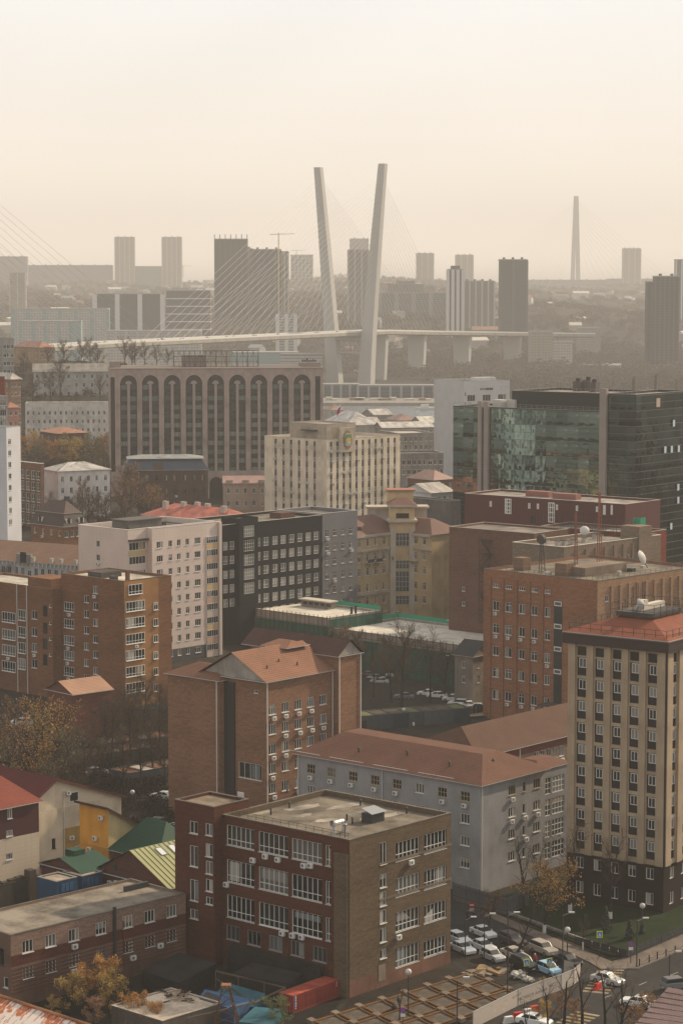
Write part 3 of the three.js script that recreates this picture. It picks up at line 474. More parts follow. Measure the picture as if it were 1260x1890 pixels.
// lower floors may lie in a darker plinth
{ // the near factory building with wide workshop windows
  const b = new B('factory_building', 'four storey red and tan brick factory with wide multi pane windows and flat roof', 'factory', 645, 1551, dY(646, 1842), 0, 49);
  const w = b.len(832, 0), l = b.len(410, 1), H = b.H;
  const v = b.vol(0, w, -l, 0, 0, H, BRICK_TAN, { roofMat: FELT, ph: 0.7, coping: M([0.2, 0.17, 0.14], 'dirty', 0.9) });
  v.L.mat = BRICK_RED; v.K.mat = BRICK_RED; v.R.band(0, 2.2, M([0.24, 0.12, 0.08], 'dirty', 0.9));
  const big = { n: 6, t: [0.3], f: 0.1, rec: 0.25, glass: 'dark' };
  v.L.grid([[417.7, 469], [476.5, 531.7], [537.7, 594]], [[1521, 1559], [1585, 1627], [1650, 1692]], 417.7, 1521, big);
  v.L.grid([[600, 610]], [[1521, 1559], [1585, 1627], [1650, 1692]], 417.7, 1521, { ...big, n: 2 });
  v.L.even(430, 590, 5, 1722, 1722, 1, 2.4, 2.0, { n: 3, frame: GREYMETAL });
  v.R.grid([[701, 713]], [[1556, 1597], [1614, 1640], [1648, 1674], [1681, 1706], [1715, 1741], [1754, 1771]], 701, 1556, { n: 2, t: [], glass: 'dark' });
  v.R.grid([[730, 774]], [[1555.6, 1591], [1622, 1657], [1685, 1722], [1751, 1788]], 730, 1556, { ...big, n: 6, t: [0.34] });
  v.R.grid([[782.5, 823.6]], [[1541, 1577], [1608, 1643], [1672, 1706], [1738, 1769]], 782.5, 1541, { ...big, n: 6, t: [0.34], glass: [...GL.dark, GL.pale[2]] });
  for (const [x, y] of [[469, 1587], [492, 1580], [515, 1586], [420, 1632], [563, 1597], [575, 1597], [523, 1722], [542, 1726], [559, 1729]]) v.L.acPx(x, y);
  for (const [x, y] of [[756, 1591], [733, 1729]]) v.R.acPx(x, y);
  v.L.boxPx('corner_pier', 620, 644, 1572, 1842, 0.45, BRICK_TAN);
  for (const [yt, yb] of [[1594, 1598], [1660, 1664]]) v.R.boxPx('string_course', 700, 832, yt, yb, 0.07, M([0.22, 0.17, 0.125], 'dirty', 0.9));
  v.R.boxPx('door', 698, 711, 1783, 1812, 0.06, M([0.28, 0.22, 0.17], 'dirty', 0.8));
  const z = -b.len(338, 1), ht = v.L.uv(412, 1487)[1];
  const tw = b.vol(-1.6, 5.2, z, -l + 0.05, 0, ht, BRICK_RED, { roofMat: M([0.22, 0.17, 0.12], 'felt', 0.95), ph: 0.35, coping: M([0.16, 0.13, 0.11], 'dirty', 0.9) });
  tw.L.grid([[350, 365]], [[1471, 1488], [1514, 1537], [1559, 1598], [1622, 1661], [1676, 1694]], 350, 1480, { n: 2 });
  tw.L.grid([[379, 392]], [[1477, 1492], [1519, 1541], [1556, 1580], [1588, 1612], [1621, 1644], [1654, 1668]], 379, 1480, { n: 2 });
  tw.B.box('roof_door', 1, 2.1, H + 0.1, H + 2.0, -0.02, 0.05, M([0.5, 0.48, 0.45], null, 0.7));
  // things on the roof
  const ry = H - 0.7, [vx, vz] = b.top(688, 1516, ry);
  const unit = mesh('roof_ventilator', new Geo().box(vx - 1.3, vx + 1.3, ry, ry + 1.3, vz - 0.9, vz + 0.9).build(), DARKMETAL, b.g); mesh('lid', new Geo().quad([vx - 1.6, ry + 1.35, vz + 1.2], [vx + 1.6, ry + 1.35, vz + 1.2], [vx + 1.3, ry + 1.9, vz - 0.9], [vx - 1.3, ry + 1.9, vz - 0.9]).build(), GREYMETAL, unit);
  const [cx, cz] = b.top(626, 1538, ry); const duct = mesh('roof_duct', new Geo().bar([cx - 1, ry + 1.5, cz], [cx + 0.7, ry + 1.5, cz], 0.35, 0.35, 8).bar([cx - 1, ry, cz], [cx - 1, ry + 1.7, cz], 0.25, 0.25, 6).bar([cx + 0.7, ry, cz], [cx + 0.7, ry + 1.2, cz + 0.5], 0.3, 0.3, 6).build(), M([0.45, 0.43, 0.4], null, 0.4), b.g);
  mesh('duct_mouth', new Geo().bar([cx - 1.4, ry + 1.5, cz], [cx - 1, ry + 1.5, cz], 0.45, 0.36, 8).build(), GREYMETAL, duct);
  for (const [x, y] of [[530, 1463], [534, 1492], [500, 1504], [665, 1487], [650, 1521], [640, 1515], [750, 1502]]) { const [ax, az] = b.top(x, y, ry); mesh('roof_vent', new Geo().bar([ax, ry, az], [ax, ry + 0.8, az], 0.12, 0.12, 6).bar([ax, ry + 0.8, az], [ax, ry + 0.95, az], 0.22, 0.1, 6).build(), DARKMETAL, b.g); }
  const rail = new Geo(); for (let i = 0; i <= 14; i++) { const q = -0.6 - i * (l - 2) / 14; rail.bar([0.45, ry, q], [0.45, H + 0.75, q], 0.03); } rail.bar([0.45, H + 0.75, -0.6], [0.45, H + 0.75, -l + 1.4], 0.03); rail.bar([0.45, H + 0.4, -0.6], [0.45, H + 0.4, -l + 1.4], 0.025); mesh('roof_railing', rail.build(), DARKMETAL, b.g);
  mesh('antenna', new Geo().bar([0.8, ry, -1.5], [0.8, H + 2.2, -1.5], 0.05).bar([0.2, H + 1.6, -1.5], [1.4, H + 1.6, -1.5], 0.04).bar([0.8, H + 1.9, -2.1], [0.8, H + 1.9, -0.9], 0.04).build(), DARKMETAL, b.g);
  // pools of sunlight, painted as thin paler patches on the roof
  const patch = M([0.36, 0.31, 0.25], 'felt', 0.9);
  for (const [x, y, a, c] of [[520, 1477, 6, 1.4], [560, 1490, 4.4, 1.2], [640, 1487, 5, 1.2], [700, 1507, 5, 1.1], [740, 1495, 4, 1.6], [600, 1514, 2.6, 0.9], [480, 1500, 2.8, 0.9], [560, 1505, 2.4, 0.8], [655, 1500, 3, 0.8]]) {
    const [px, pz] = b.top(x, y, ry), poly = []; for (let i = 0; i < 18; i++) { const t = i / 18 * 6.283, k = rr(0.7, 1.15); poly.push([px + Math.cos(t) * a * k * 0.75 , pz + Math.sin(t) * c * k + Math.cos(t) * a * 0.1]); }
    if (px < 0.6 || px > w - 0.6) continue; mesh('painted_sun_patch', new Geo().prism(poly.map(([q, r]) => [Math.max(0.4, Math.min(w - 0.4, q)), Math.max(-l + 0.4, Math.min(-0.4, r))]), ry + 0.004, ry + 0.012 + rnd() * 0.01).build(), patch, b.g);
  }
}
{ // the beige high-rise at the right edge
  const b = new B('pilaster_tower', 'tall beige office tower with vertical pilasters, dark base and orange red hipped roof', 'tower', 1229, 1204, dY(1224, 1688), 0, 54);
  const l = b.len(1049.5, 1), w = 19, H = b.H, BEIGE = M([0.46, 0.345, 0.235], 'stucco', 0.8), BASE = M([0.03, 0.021, 0.017], 'stucco', 0.8), SPAN = M([0.52, 0.40, 0.27], 'stucco', 0.8), PANEL = M([0.022, 0.018, 0.017], null, 0.5);
  const v = b.vol(0, w, -l, 0, 0, H, BEIGE, { roof: 'none' });
  const vb = v.L.uv(1050, 1572)[1], rows = []; for (let i = 0; i < 10; i++) rows.push(v.L.uv(1065, 1212 + 40 * i)[1]);
  for (const f of [v.L, v.R]) {
    f.band(0, vb, BASE); f.band(vb, H, SPAN);
    const cols = f === v.L ? [[1064.6, 1081.4], [1097.7, 1113.7], [1129.7, 1146], [1162, 1178.5], [1195, 1212]].map(([a, c]) => { const p = f.uv(a, 1200)[0], q = f.uv(c, 1200)[0]; return [(p + q) / 2, q - p]; }) : [2.55, 6.05, 9.55, 13.05, 16.5].map((u) => [u, 1.55]);
    let prev = 0; const edges = [];
    cols.forEach(([u, ww]) => {
      edges.push([prev, u - ww / 2 - 0.18]); prev = u + ww / 2 + 0.18;
      rows.forEach((top, i) => {
        if (i > 8) return; const h = 2.75;
        const m = f.add(u, top - h, ww, h, { n: 1, t: [], sill: false, rec: 0.28, frame: PANEL, f: 0.06, glass: [PANEL], name: 'window_bay' });
        if (!m) return;
        const g = frameGeo(Math.round(ww * 0.8 * 20) / 20, 1.45, 2, [], 0.1), s = mesh('window_sash', g.frame, WHITE, m); s.position.set(ww * 0.06, 1.18, 0.05); const pl = GL.pale[Math.floor(rnd() * 5)]; const pn = mesh('pane', g.pane, pl, m); pn.position.copy(s.position);
      });
      f.add(u, H - 1.75, ww, 1.35, { n: 1, sill: false, rec: 0.28, frame: PANEL, f: 0.05, glass: [PANEL], name: 'attic_panel' });
      f.add(u, vb - 2.2, ww * 0.85, 1.7, { n: 2, rec: 0.2, sill: false, glass: 'dark' }); f.add(u, vb - 6.0, ww * 0.85, 1.8, { n: 2, rec: 0.2, sill: false, glass: 'dark' });
    });
    edges.push([prev, f.len]);
    for (const [a, c] of edges) f.box('pilaster', Math.max(a, 0.02), Math.min(c, f.len - 0.02), vb, H - 0.02, -0.02, 0.32, BEIGE);
  }
  mesh('corner_strip', new Geo().bar([0, vb, 0], [0, H, 0], 0.22, 0.22, 6).build(), PANEL, b.g);
  const DK = M([0.04, 0.027, 0.024], null, 0.55), ROOF = M([0.33, 0.105, 0.06], 'tile', 0.75);
  const band = mesh('eaves_band', new Geo().box(-0.75, w + 0.75, H + 0.005, H + 1.45, -l - 0.75, 0.75).build(), DK, b.g); mesh('eaves_trim', new Geo().box(-0.85, w + 0.85, H + 1.455, H + 1.6, -l - 0.85, 0.85).build(), M([0.12, 0.07, 0.055], null, 0.5), band);
  b.hip(0, w, -l, 0, H + 1.72, 2.1, 5.5, 5.5, ROOF, 0.7);
  const py = H + 3.9; b.box('roof_plant', 5, w - 5, py, py + 0.7, -l + 5, -5, M([0.11, 0.1, 0.09], 'dirty', 0.8));
  const rail = (x0, x1, z0, z1, y, h, name) => { const g = new Geo(); const run = (a, c, d, e) => { const L = Math.hypot(c - a, e - d), n = Math.round(L / 1.9); for (let i = 0; i <= n; i++) { const x = a + (c - a) * i / n, z = d + (e - d) * i / n; g.bar([x, y, z], [x, y + h, z], 0.045); } for (const k of [0.5, 1]) g.bar([a, y + h * k, d], [c, y + h * k, e], 0.04); }; run(x0, x1, z1, z1); run(x0, x0, z0, z1); run(x0, x1, z0, z0); run(x1, x1, z0, z1); mesh(name, g.build(), DARKMETAL, b.g); };
  rail(0, w, -l, 0, H + 1.7, 1.35, 'roof_railing'); rail(4.6, w - 4.6, -l + 4.6, -4.6, py, 2.0, 'plant_railing');
  const dish = new THREE.SphereGeometry(1.0, 14, 6, 0, 6.3, 0, 1.1); const dm = mesh('satellite_dish', dish, M([0.32, 0.3, 0.28], null, 0.6), b.g); dm.position.set(6.4, py + 1.6, -l + 8); dm.rotation.set(1.1, 0.6, 0); mesh('dish_arm', new Geo().bar([0, 0.2, 0], [0, -1, 0.8], 0.06).build(), DARKMETAL, dm);
  for (const x of [5.6, 9, 12]) mesh('antenna', new Geo().bar([x, py, -7 - x * 0.3], [x, py + 4.5, -7 - x * 0.3], 0.05).build(), DARKMETAL, b.g);
  const [gx, gz] = [7, -9]; mesh('ventilation_duct', new Geo().box(gx, gx + 7, py + 0.71, py + 1.5, gz, gz + 1.1).box(gx + 1, gx + 2, py + 1.51, py + 2.2, gz, gz + 1).build(), M([0.5, 0.44, 0.36], null, 0.5), b.g);
}
{ // the grey office with salmon roof
  const b = new B('grey_office', 'grey plastered four storey office with salmon and brown tiled hip roof', 'office', 887, 1449, dY(884, 1652), 0, 49);
  const l = b.len(549, 1), w = b.len(1006, 0), H = b.H, GREY = M([0.35, 0.34, 0.338], 'stucco', 0.85), TILE2 = M([0.21, 0.1, 0.068], 'tile', 0.8);
  const v = b.vol(0, w, -l, 0, 0, H, GREY, { roof: 'none' }), o = { n: 3, t: [], glass: 'dark' };
  const SHUT = M([0.34, 0.27, 0.18], null, 0.7);
  const vA = v.L.uv(573.8, 1419)[1];
  for (const [i, x] of [573.8, 611.4, 651.4, 691.9, 732.3, 774.4, 815.7, 857.8].entries()) for (let j = 0; j < 4; j++) { const u = v.L.uv(x, 1430 + i * 5)[0]; v.L.add(u, vA - 0.75 - j * 3.42, 1.75, 1.5, { ...o, frame: j === 0 && i !== 5 ? SHUT : WHITE, t: j === 0 && i !== 5 ? [0.5] : [], ac: j === 0 ? 0.75 : 0.25 }); }
  const vR = v.R.uv(944.5, 1458)[1]; for (const [x, ww] of [[944.5, 1.75], [967, 0.75], [990, 1.75]]) for (let j = 0; j < 4; j++) v.R.add(v.R.uv(x, 1455)[0], vR - 0.75 - j * 3.42, ww, 1.5, { ...o, n: ww > 1 ? 3 : 1, frame: j === 0 ? SHUT : WHITE, ac: j < 2 ? 0.8 : 0.3 });
  b.hip(0, w, -l, 0, H, 3.2, 6.2, 4.5, TILE2, 0.6);
  b.pipe(-0.12, -l * 0.52, 0, H); b.pipe(0.15, 0.16, 0, H); b.pipe(-0.14, -l + 0.3, 0, H);
  for (const [x, z, y] of [[2.4, -8, 1.0], [3.2, -17, 1.4], [2.2, -26, 0.9], [7, -3, 1.3]]) mesh('vent_pipe', new Geo().bar([x, H + y * 0.5, z], [x, H + y + 1.1, z], 0.13, 0.13, 6).bar([x, H + y + 1.1, z], [x, H + y + 1.25, z], 0.24, 0.1, 6).build(), DARKMETAL, b.g);
  for (const z of [-5, -14, -23, -32]) mesh('snow_guard', new Geo().bar([-0.2, H + 0.35, z], [-0.2, H + 0.35, z - 7], 0.05).build(), PIPE, b.g);
  // glazed link to the tower
  const x1 = w + 9, g = b.vol(w, x1, -8, -1.6, 0, H - 0.6, M([0.3, 0.29, 0.3], 'stucco', 0.8), { roof: 'none' });
  for (let j = 0; j < 4; j++) for (let i = 0; i < 2; i++) g.R.add(2.1 + i * 3.6, 1.7 + j * 3.45, 3.3, 2.7, { n: 4, t: [0.33, 0.66], sill: false, f: 0.11, glass: 'pale' });
  b.hip(w + 0.5, x1, -8, -1.6, H - 0.6, 1.0, 2, 2, TILE2, 0.2, 'link_roof');
}
{ // the long brown roofed building behind the grey one
  const b = new B('brown_roofed_wing', 'long low brick wing with broad brown tiled roof behind the grey office', 'building', 880, 1397, 402, 0, 49);
  const l = 15, w = 48, H = b.H, v = b.vol(0, w, -l, 0, 0, H, M([0.29, 0.185, 0.12], 'brick', 0.9), { roof: 'none' });
  v.R.band(H - 1.6, H, M([0.19, 0.06, 0.04], 'brick', 0.9));
  v.R.even(990, 1035, 5, 1397, 1397, 1, 1.3, 1.9, { n: 2, ac: 0.5 }); v.R.even(990, 1035, 5, 1432, 1432, 1, 1.3, 1.9, { n: 2 });
  b.hip(0, w, -l, 0, H, 3.6, 5, 7.4, M([0.15, 0.078, 0.052], 'tile', 0.85), 0.7);
  b.pipe(12, 0.14, 0, H, WHITE); b.box('chimney', -0.2, 2.4, H + 0.3, H + 1.1, -9.4, -8.2, M([0.3, 0.2, 0.14], 'brick', 0.9));
}
{ // the brick block with the salmon gable roof
  const b = new B('gabled_brick_block', 'tall brick block with salmon gable roof, drainpipes and a dark glazed slot', 'building', 490.6, 1258.7, 392, 0, 49);
  const w = b.len(614, 0), H = b.H, l = b.len(372, 1), BR = BRICK_ROSE, LG = M([0.42, 0.38, 0.33], 'dirty', 0.9);
  const v = b.vol(0, w, -l, 0, 0, H, BR, { roof: 'none' }), o = { n: 3, t: [], ac: 0.7, glass: 'dark' };
  const vA = v.R.uv(502.6, 1309.8)[1]; for (const x of [502.6, 526.4, 550, 573, 596]) for (let j = 0; j < 5; j++) v.R.add(v.R.uv(x, 1300)[0], vA - 0.85 - j * 3.35, 1.75, 1.7, o);
  v.L.win(440.6, 482.6, 1405, 1434, { n: 4, t: [] }); v.L.win(469, 476, 1273, 1279, { n: 1 });
  b.hip(0, w, -l, 0, H, 4.3, 0, l / 2, TILE_SALMON, 0.55, 'roof', LG);
  for (const x of [0.2, w - 0.2]) b.pipe(x, 0.14, 0, H, WHITE);
  // left stair block
  const z1 = -b.len(416, 1), z0 = -b.len(322, 1), q = b.vol(-1.6, 6, z0, z1, 0, H - 0.6, BR, { roof: 'none' });
  b.hip(-1.6, 6, z0, z1, H - 0.6, 1.9, 3.6, 3.6, M([0.26, 0.125, 0.08], 'tile', 0.8), 0.5, 'stair_roof'); b.pipe(-1.75, z1 - 0.4, 0, H - 0.6, WHITE);
  const sl = b.vol(-0.35, 0.4, z1 + 0.01, -b.len(434, 1), 0, H - 0.8, M([0.018, 0.017, 0.018], null, 0.35), { roof: 'none' }); for (let i = 1; i < 8; i++) b.box('glazing_bar', -0.42, -0.34, H * i / 8, H * i / 8 + 0.08, z1 + 0.1, -b.len(434, 1) - 0.1, DARKMETAL);
  for (const [x, z, y] of [[3, -2.5, 1.2], [7, -3.5, 1.7], [10, -2, 1.0]]) mesh('vent_pipe', new Geo().bar([x, H + y * 0.6, z], [x, H + y + 1.0, z], 0.12, 0.12, 6).build(), DARKMETAL, b.g);
  // right, taller block with the dark roof
  const r = b.vol(w + 0.01, w + 6, -l - 4, 1.2, 0, H + 2.4, BR, { roof: 'none' });
  b.hip(w + 0.01, w + 6, -l - 6, 1.2, H + 2.4, 2.6, 3, 0, TILE_BROWN, 0.4, 'rear_roof', LG); b.pipe(w + 5.8, 1.36, 0, H + 2.4, WHITE); b.pipe(w + 0.2, 1.36, 0, H + 2.4, WHITE);
  b.hip(w - 6, w - 0.5, -l * 0.72, -l * 0.35, H + 3.9, 0.9, 2.6, 1.2, TILE_SALMON, 0.3, 'dormer_roof');
}
{ // brown apartment house at left
  const b = new B('brown_apartment_house', 'brown and ochre brick apartment house with rows of glazed white framed balconies', 'apartment house', 228, 1073, 488, 1, 47);
  const w = b.len(316.4, 0), l = b.len(113, 1), H = b.H, OCH = M([0.42, 0.21, 0.085], 'stucco', 0.9), BRN = M([0.25, 0.115, 0.06], 'brick', 0.92);
  const LIGHTROOF = M([0.52, 0.46, 0.38], 'felt', 0.9);
  const v = b.vol(0, w, -l, 0, 0, H, BRN, { roofMat: LIGHTROOF, ph: 0.5, coping: M([0.12, 0.08, 0.06], null, 0.8) });
  v.R.boxPx('render_panel', 229, 292, 1074, 1330, 0.06, OCH, -0.2);
  const lg = { n: 5, t: [0.28], glass: 'dark', rec: -0.12, f: 0.1 };
  for (const [i, y] of [1089, 1120.5, 1150.5, 1180.5, 1211, 1241, 1271].entries()) { const a = i ? [231.8, 266.6] : [236, 262]; const f = v.R; const [u0, t] = f.uv(a[0], y), u1 = f.uv(a[1], y)[0]; f.add((u0 + u1) / 2, t - 1.05, u1 - u0, 2.1, { ...lg, n: i ? 6 : 4, ac: 0.2 }); if (i) { const [q, t2] = f.uv(287, y - 2); f.add(q, t2 - 0.8, 1.25, 1.6, { n: 2, rec: -0.1 }); } }
  for (const y of [1088.5, 1119, 1149, 1180, 1208, 1238]) { const [u, t] = v.L.uv(176.8, y); v.L.add(u, t - 0.8, 1.5, 1.6, { n: 2, skip: 0, ac: 0.3 }); }
  for (const y of [1105.5, 1133.4, 1163, 1193, 1223, 1252]) { const [u, t] = v.L.uv(160, y); v.L.add(u, t - 0.8, 1.5, 1.6, { n: 2 }); }
  for (const y of [1118, 1149, 1180, 1208, 1237]) { const [u, t] = v.L.uv(128, y + 2); v.L.add(u, t - 1.0, 3.2, 2.0, { n: 4, t: [0.3], rec: 0.1, ac: 0.5 }); }
  b.box('chimney', w * 0.25, w * 0.25 + 0.7, H - 0.49, H + 1.6, -3.2, -2.5, M([0.16, 0.07, 0.05], 'brick', 0.9)); b.box('roof_house', w * 0.2, w * 0.62, H - 0.49, H + 0.7, -l * 0.72, -l * 0.5, M([0.1, 0.085, 0.075], 'dirty', 0.9));
  b.box('hatch', 2.2, 3.3, H - 0.49, H + 0.35, -l * 0.35, -l * 0.27, DARKMETAL);
  // lower wing on the left
  const H2 = v.L.uv(113, 1083)[1] - 0.3, z0 = -l - 30, q = b.vol(-2.4, 9, z0, -l + 0.02, 0, H2, BRN, { roofMat: LIGHTROOF, ph: 0.4, coping: M([0.2, 0.12, 0.08], null, 0.8) });
  const F = q.L; for (const y of [1139, 1170.5, 1199.5, 1229]) {
    F.win(5.5, 30, y - 11, y + 8, { n: 5, t: [0.25], rec: -0.1, ac: 0.3 }); F.win(35.5, 48.5, y - 15, y + 5, { n: 3, t: [0.3], rec: -0.1 }); F.win(59, 69, y - 13, y + 3, { n: 2, ac: 0.6 });
    F.win(79.5, 88, y - 22, y - 1, { n: 1, frame: DARKMETAL, sill: false }); F.win(91, 95.6, y - 23, y - 18, { n: 1 });
  }
  for (const x of [33, 51]) { const [u] = F.uv(x, 1150); F.box('downpipe', u - 0.08, u + 0.08, 0, H2, 0.02, 0.18, PIPE); }
  b.box('stair_head', -1.6, 4.6, H2 - 0.39, H2 + 1.9, -l - 9, -l - 1.4, BRN);
}
{ // pale pink panel clad tower
  const b = new B('pink_clad_apartment_tower', 'pale pink clad apartment tower with small windows and a strip of coloured balconies', 'apartment tower', 280.6, 975.7, 541, 4.5, 47);
  const PK = M([0.84, 0.68, 0.59], 'cladding', 0.8), w = b.len(407, 0), d = b.len(271, 1), H = b.H, wl = b.len(378.6, 0);
  let lo = 0, hi = 40; for (let i = 0; i < 40; i++) { const m = (lo + hi) / 2; if (project(b.world(-m, H, -d))[0] > 236) lo = m; else hi = m; } const e = lo;
  lo = 0; hi = 60; for (let i = 0; i < 40; i++) { const m = (lo + hi) / 2; if (project(b.world(-e, H, -d - m))[0] > 145) lo = m; else hi = m; } const L2 = lo + d;
  const COP = M([0.62, 0.55, 0.5], null, 0.6), RF = M([0.1, 0.09, 0.08], 'felt', 0.95);
  const v = b.vol(0, w, -d - 1, 0, 0, H, PK, { roof: 'none' }), q = b.vol(-e, w - 0.3, -L2, -d, 0, H, PK, { roofMat: RF, ph: 1.2, coping: COP });
  mesh('roof', new Geo().quad([0.02, H - 0.4, -0.02], [w - 0.02, H - 0.4, -0.02], [w - 0.02, H - 0.4, -d - 0.9], [0.02, H - 0.4, -d - 0.9]).build(), RF, b.g); mesh('parapet', new Geo().box(-0.05, w + 0.05, H, H + 0.1, -0.32, 0.05).box(-0.05, 0.32, H, H + 0.1, -d - 0.05, -0.32).build(), COP, b.g);
  const rows = [998, 1023.4, 1048.6, 1075, 1099.4, 1123.7, 1148.6, 1172.9, 1198.6].map((y) => v.R.uv(364.9, y)[1]), BASE = M([0.055, 0.058, 0.065], null, 0.7);
  for (const f of [v.R, v.L, q.R, q.L]) f.band(0, 2.9, BASE);
  for (const t of rows) for (const [x, ww] of [[295, 1.9], [314.6, 1.15], [330.3, 1.15], [346, 1.15], [364.9, 1.9]]) v.R.add(v.R.uv(x, 1000)[0], t - 0.75, ww, 1.5, { n: ww > 1.5 ? 3 : 2, f: 0.08 });
  for (let i = 0; i < rows.length; i++) {
    const u0 = v.R.uv(380.5, 1020)[0], u1 = v.R.uv(401.5, 1020)[0], t = rows[i] - (i ? 0 : 0.2); v.R.add((u0 + u1) / 2, t - 0.7, u1 - u0, 1.6, { n: 5, rec: -0.1, sill: false, f: 0.09 });
    v.R.box('balcony_panel', u0, u1, t - 2.2, t - 0.72, 0.01, 0.14, M([[0.5, 0.36, 0.2], [0.46, 0.3, 0.22], [0.5, 0.4, 0.33]][i % 3], null, 0.8));
    const r = q.R.uv(240, 985 + 24.5 * i); q.R.add(e * 0.5, rows[i] - 0.9, e * 0.86, 1.8, { n: 5, rec: 0.12, sill: false }); if (i % 2 === 0) q.R.box('balcony_panel', 0.25, e - 0.15, rows[i] - 2.1, rows[i] - 0.95, 0.01, 0.1, M([0.48, 0.36, 0.19], null, 0.8));
    q.L.add(q.L.uv(181, 1006)[0], rows[i] - 0.75, 1.2, 1.5, { n: 2, ac: 0.4 });
  }
  b.box('balcony_roof', -e + 0.1, -0.05, H - 2.6, H - 2.3, -d + 0.02, -d + 0.9, DARKMETAL); v.R.box('edge_pier', w - 0.9, w - 0.02, 0, H - 0.05, 0.01, 0.5, M([0.52, 0.43, 0.37], null, 0.8));
  const rh = b.box('lift_house', w * 0.02, w * 0.5, H - 1.19, H + 1.0, -L2 * 0.75, -L2 * 0.45, M([0.2, 0.18, 0.16], 'dirty', 0.9)); mesh('roof_slab', new Geo().box(w * 0.02 - 0.3, w * 0.5 + 0.3, H + 1.01, H + 1.25, -L2 * 0.75 - 0.3, -L2 * 0.45 + 0.3).build(), M([0.1, 0.09, 0.08], null, 0.9), rh);
  for (const [x, z] of [[-e * 0.5, -L2 * 0.4], [-e * 0.2, -L2 * 0.45], [w * 0.6, -L2 * 0.6], [w * 0.3, -d - 2.4]]) b.box('roof_vent', x, x + 1, H - 1.19, H - 0.1, z, z + 0.9, DARKMETAL);
}
{ // black clad office and its grey neighbour
  const b = new B('black_clad_office', 'black clad office with white framed windows and a glazed stair tower', 'office', 410, 962, 572, 2, 47);
  const w = b.len(594.5, 0), H = b.H, BLK = M([0.016, 0.017, 0.02], 'cladding', 0.8), v = b.vol(0, w, -17, 0, 0, H - 1.0, BLK, { roofMat: M([0.2, 0.17, 0.13], 'felt', 0.95), coping: M([0.42, 0.37, 0.33], null, 0.6), ph: 0.6 });
  const t1 = v.R.uv(476, 1000.9)[1]; for (const x of [476, 491, 507.7, 522.8, 538.5, 553.5, 569, 583.4]) for (let j = 0; j < 6; j++) v.R.add(v.R.uv(x, 1000)[0], t1 - 1.05 - j * 3.48, 1.9, 2.1, { n: 3, t: [0.4], f: 0.12, glass: 'pale', sill: false });
  const t2 = v.R.uv(412, 1008.6)[1]; for (const x of [416, 428]) for (let j = 0; j < 5; j++) v.R.add(v.R.uv(x, 1008)[0], t2 - 1.0 - j * 3.48, 1.6, 2.0, { n: 3, t: [0.4], f: 0.1, glass: 'pale', sill: false });
  const x0 = b.len(435, 0), x1 = b.len(470, 0), s = b.vol(x0, x1, -5, 1.2, 0, H + 0.3, BLK, { coping: BLK }); const c = (x1 - x0) * 0.52; for (let j = 0; j < 5; j++) s.R.add(c, H - 4.3 - j * 3.48, 3.6, 2.7, { n: 5, t: [0.33, 0.66], sill: false, f: 0.09, glass: 'pale' });
  const xa = b.len(545, 0); b.box('roof_house', xa, xa + 5, H - 1.59, H - 0.2, -9, -5, M([0.1, 0.05, 0.04], null, 0.8));
  const c2 = b.world(w + 0.02, H - 1, 0), p = project(c2);
  const g = new B('lilac_grey_office', 'lilac grey panel clad office beside the black one', 'office', p[0] + 0.1, p[1] - 2, -c2.z, 2, 47), gw = g.len(659, 0), G = M([0.22, 0.215, 0.225], 'cladding', 0.75), gv = g.vol(0, gw, -16, 0, 0, g.H, G, { coping: M([0.4, 0.38, 0.36], null, 0.6), ph: 0.8 });
  const t3 = gv.R.uv(603.6, 984)[1]; for (const x of [603.6, 617.8, 632.8, 647.3]) for (let j = 0; j < 6; j++) gv.R.add(gv.R.uv(x, 984)[0], t3 - 0.9 - j * 3.62, 1.3, 1.75, { n: 2, t: [0.65], ac: 0.15 });
}
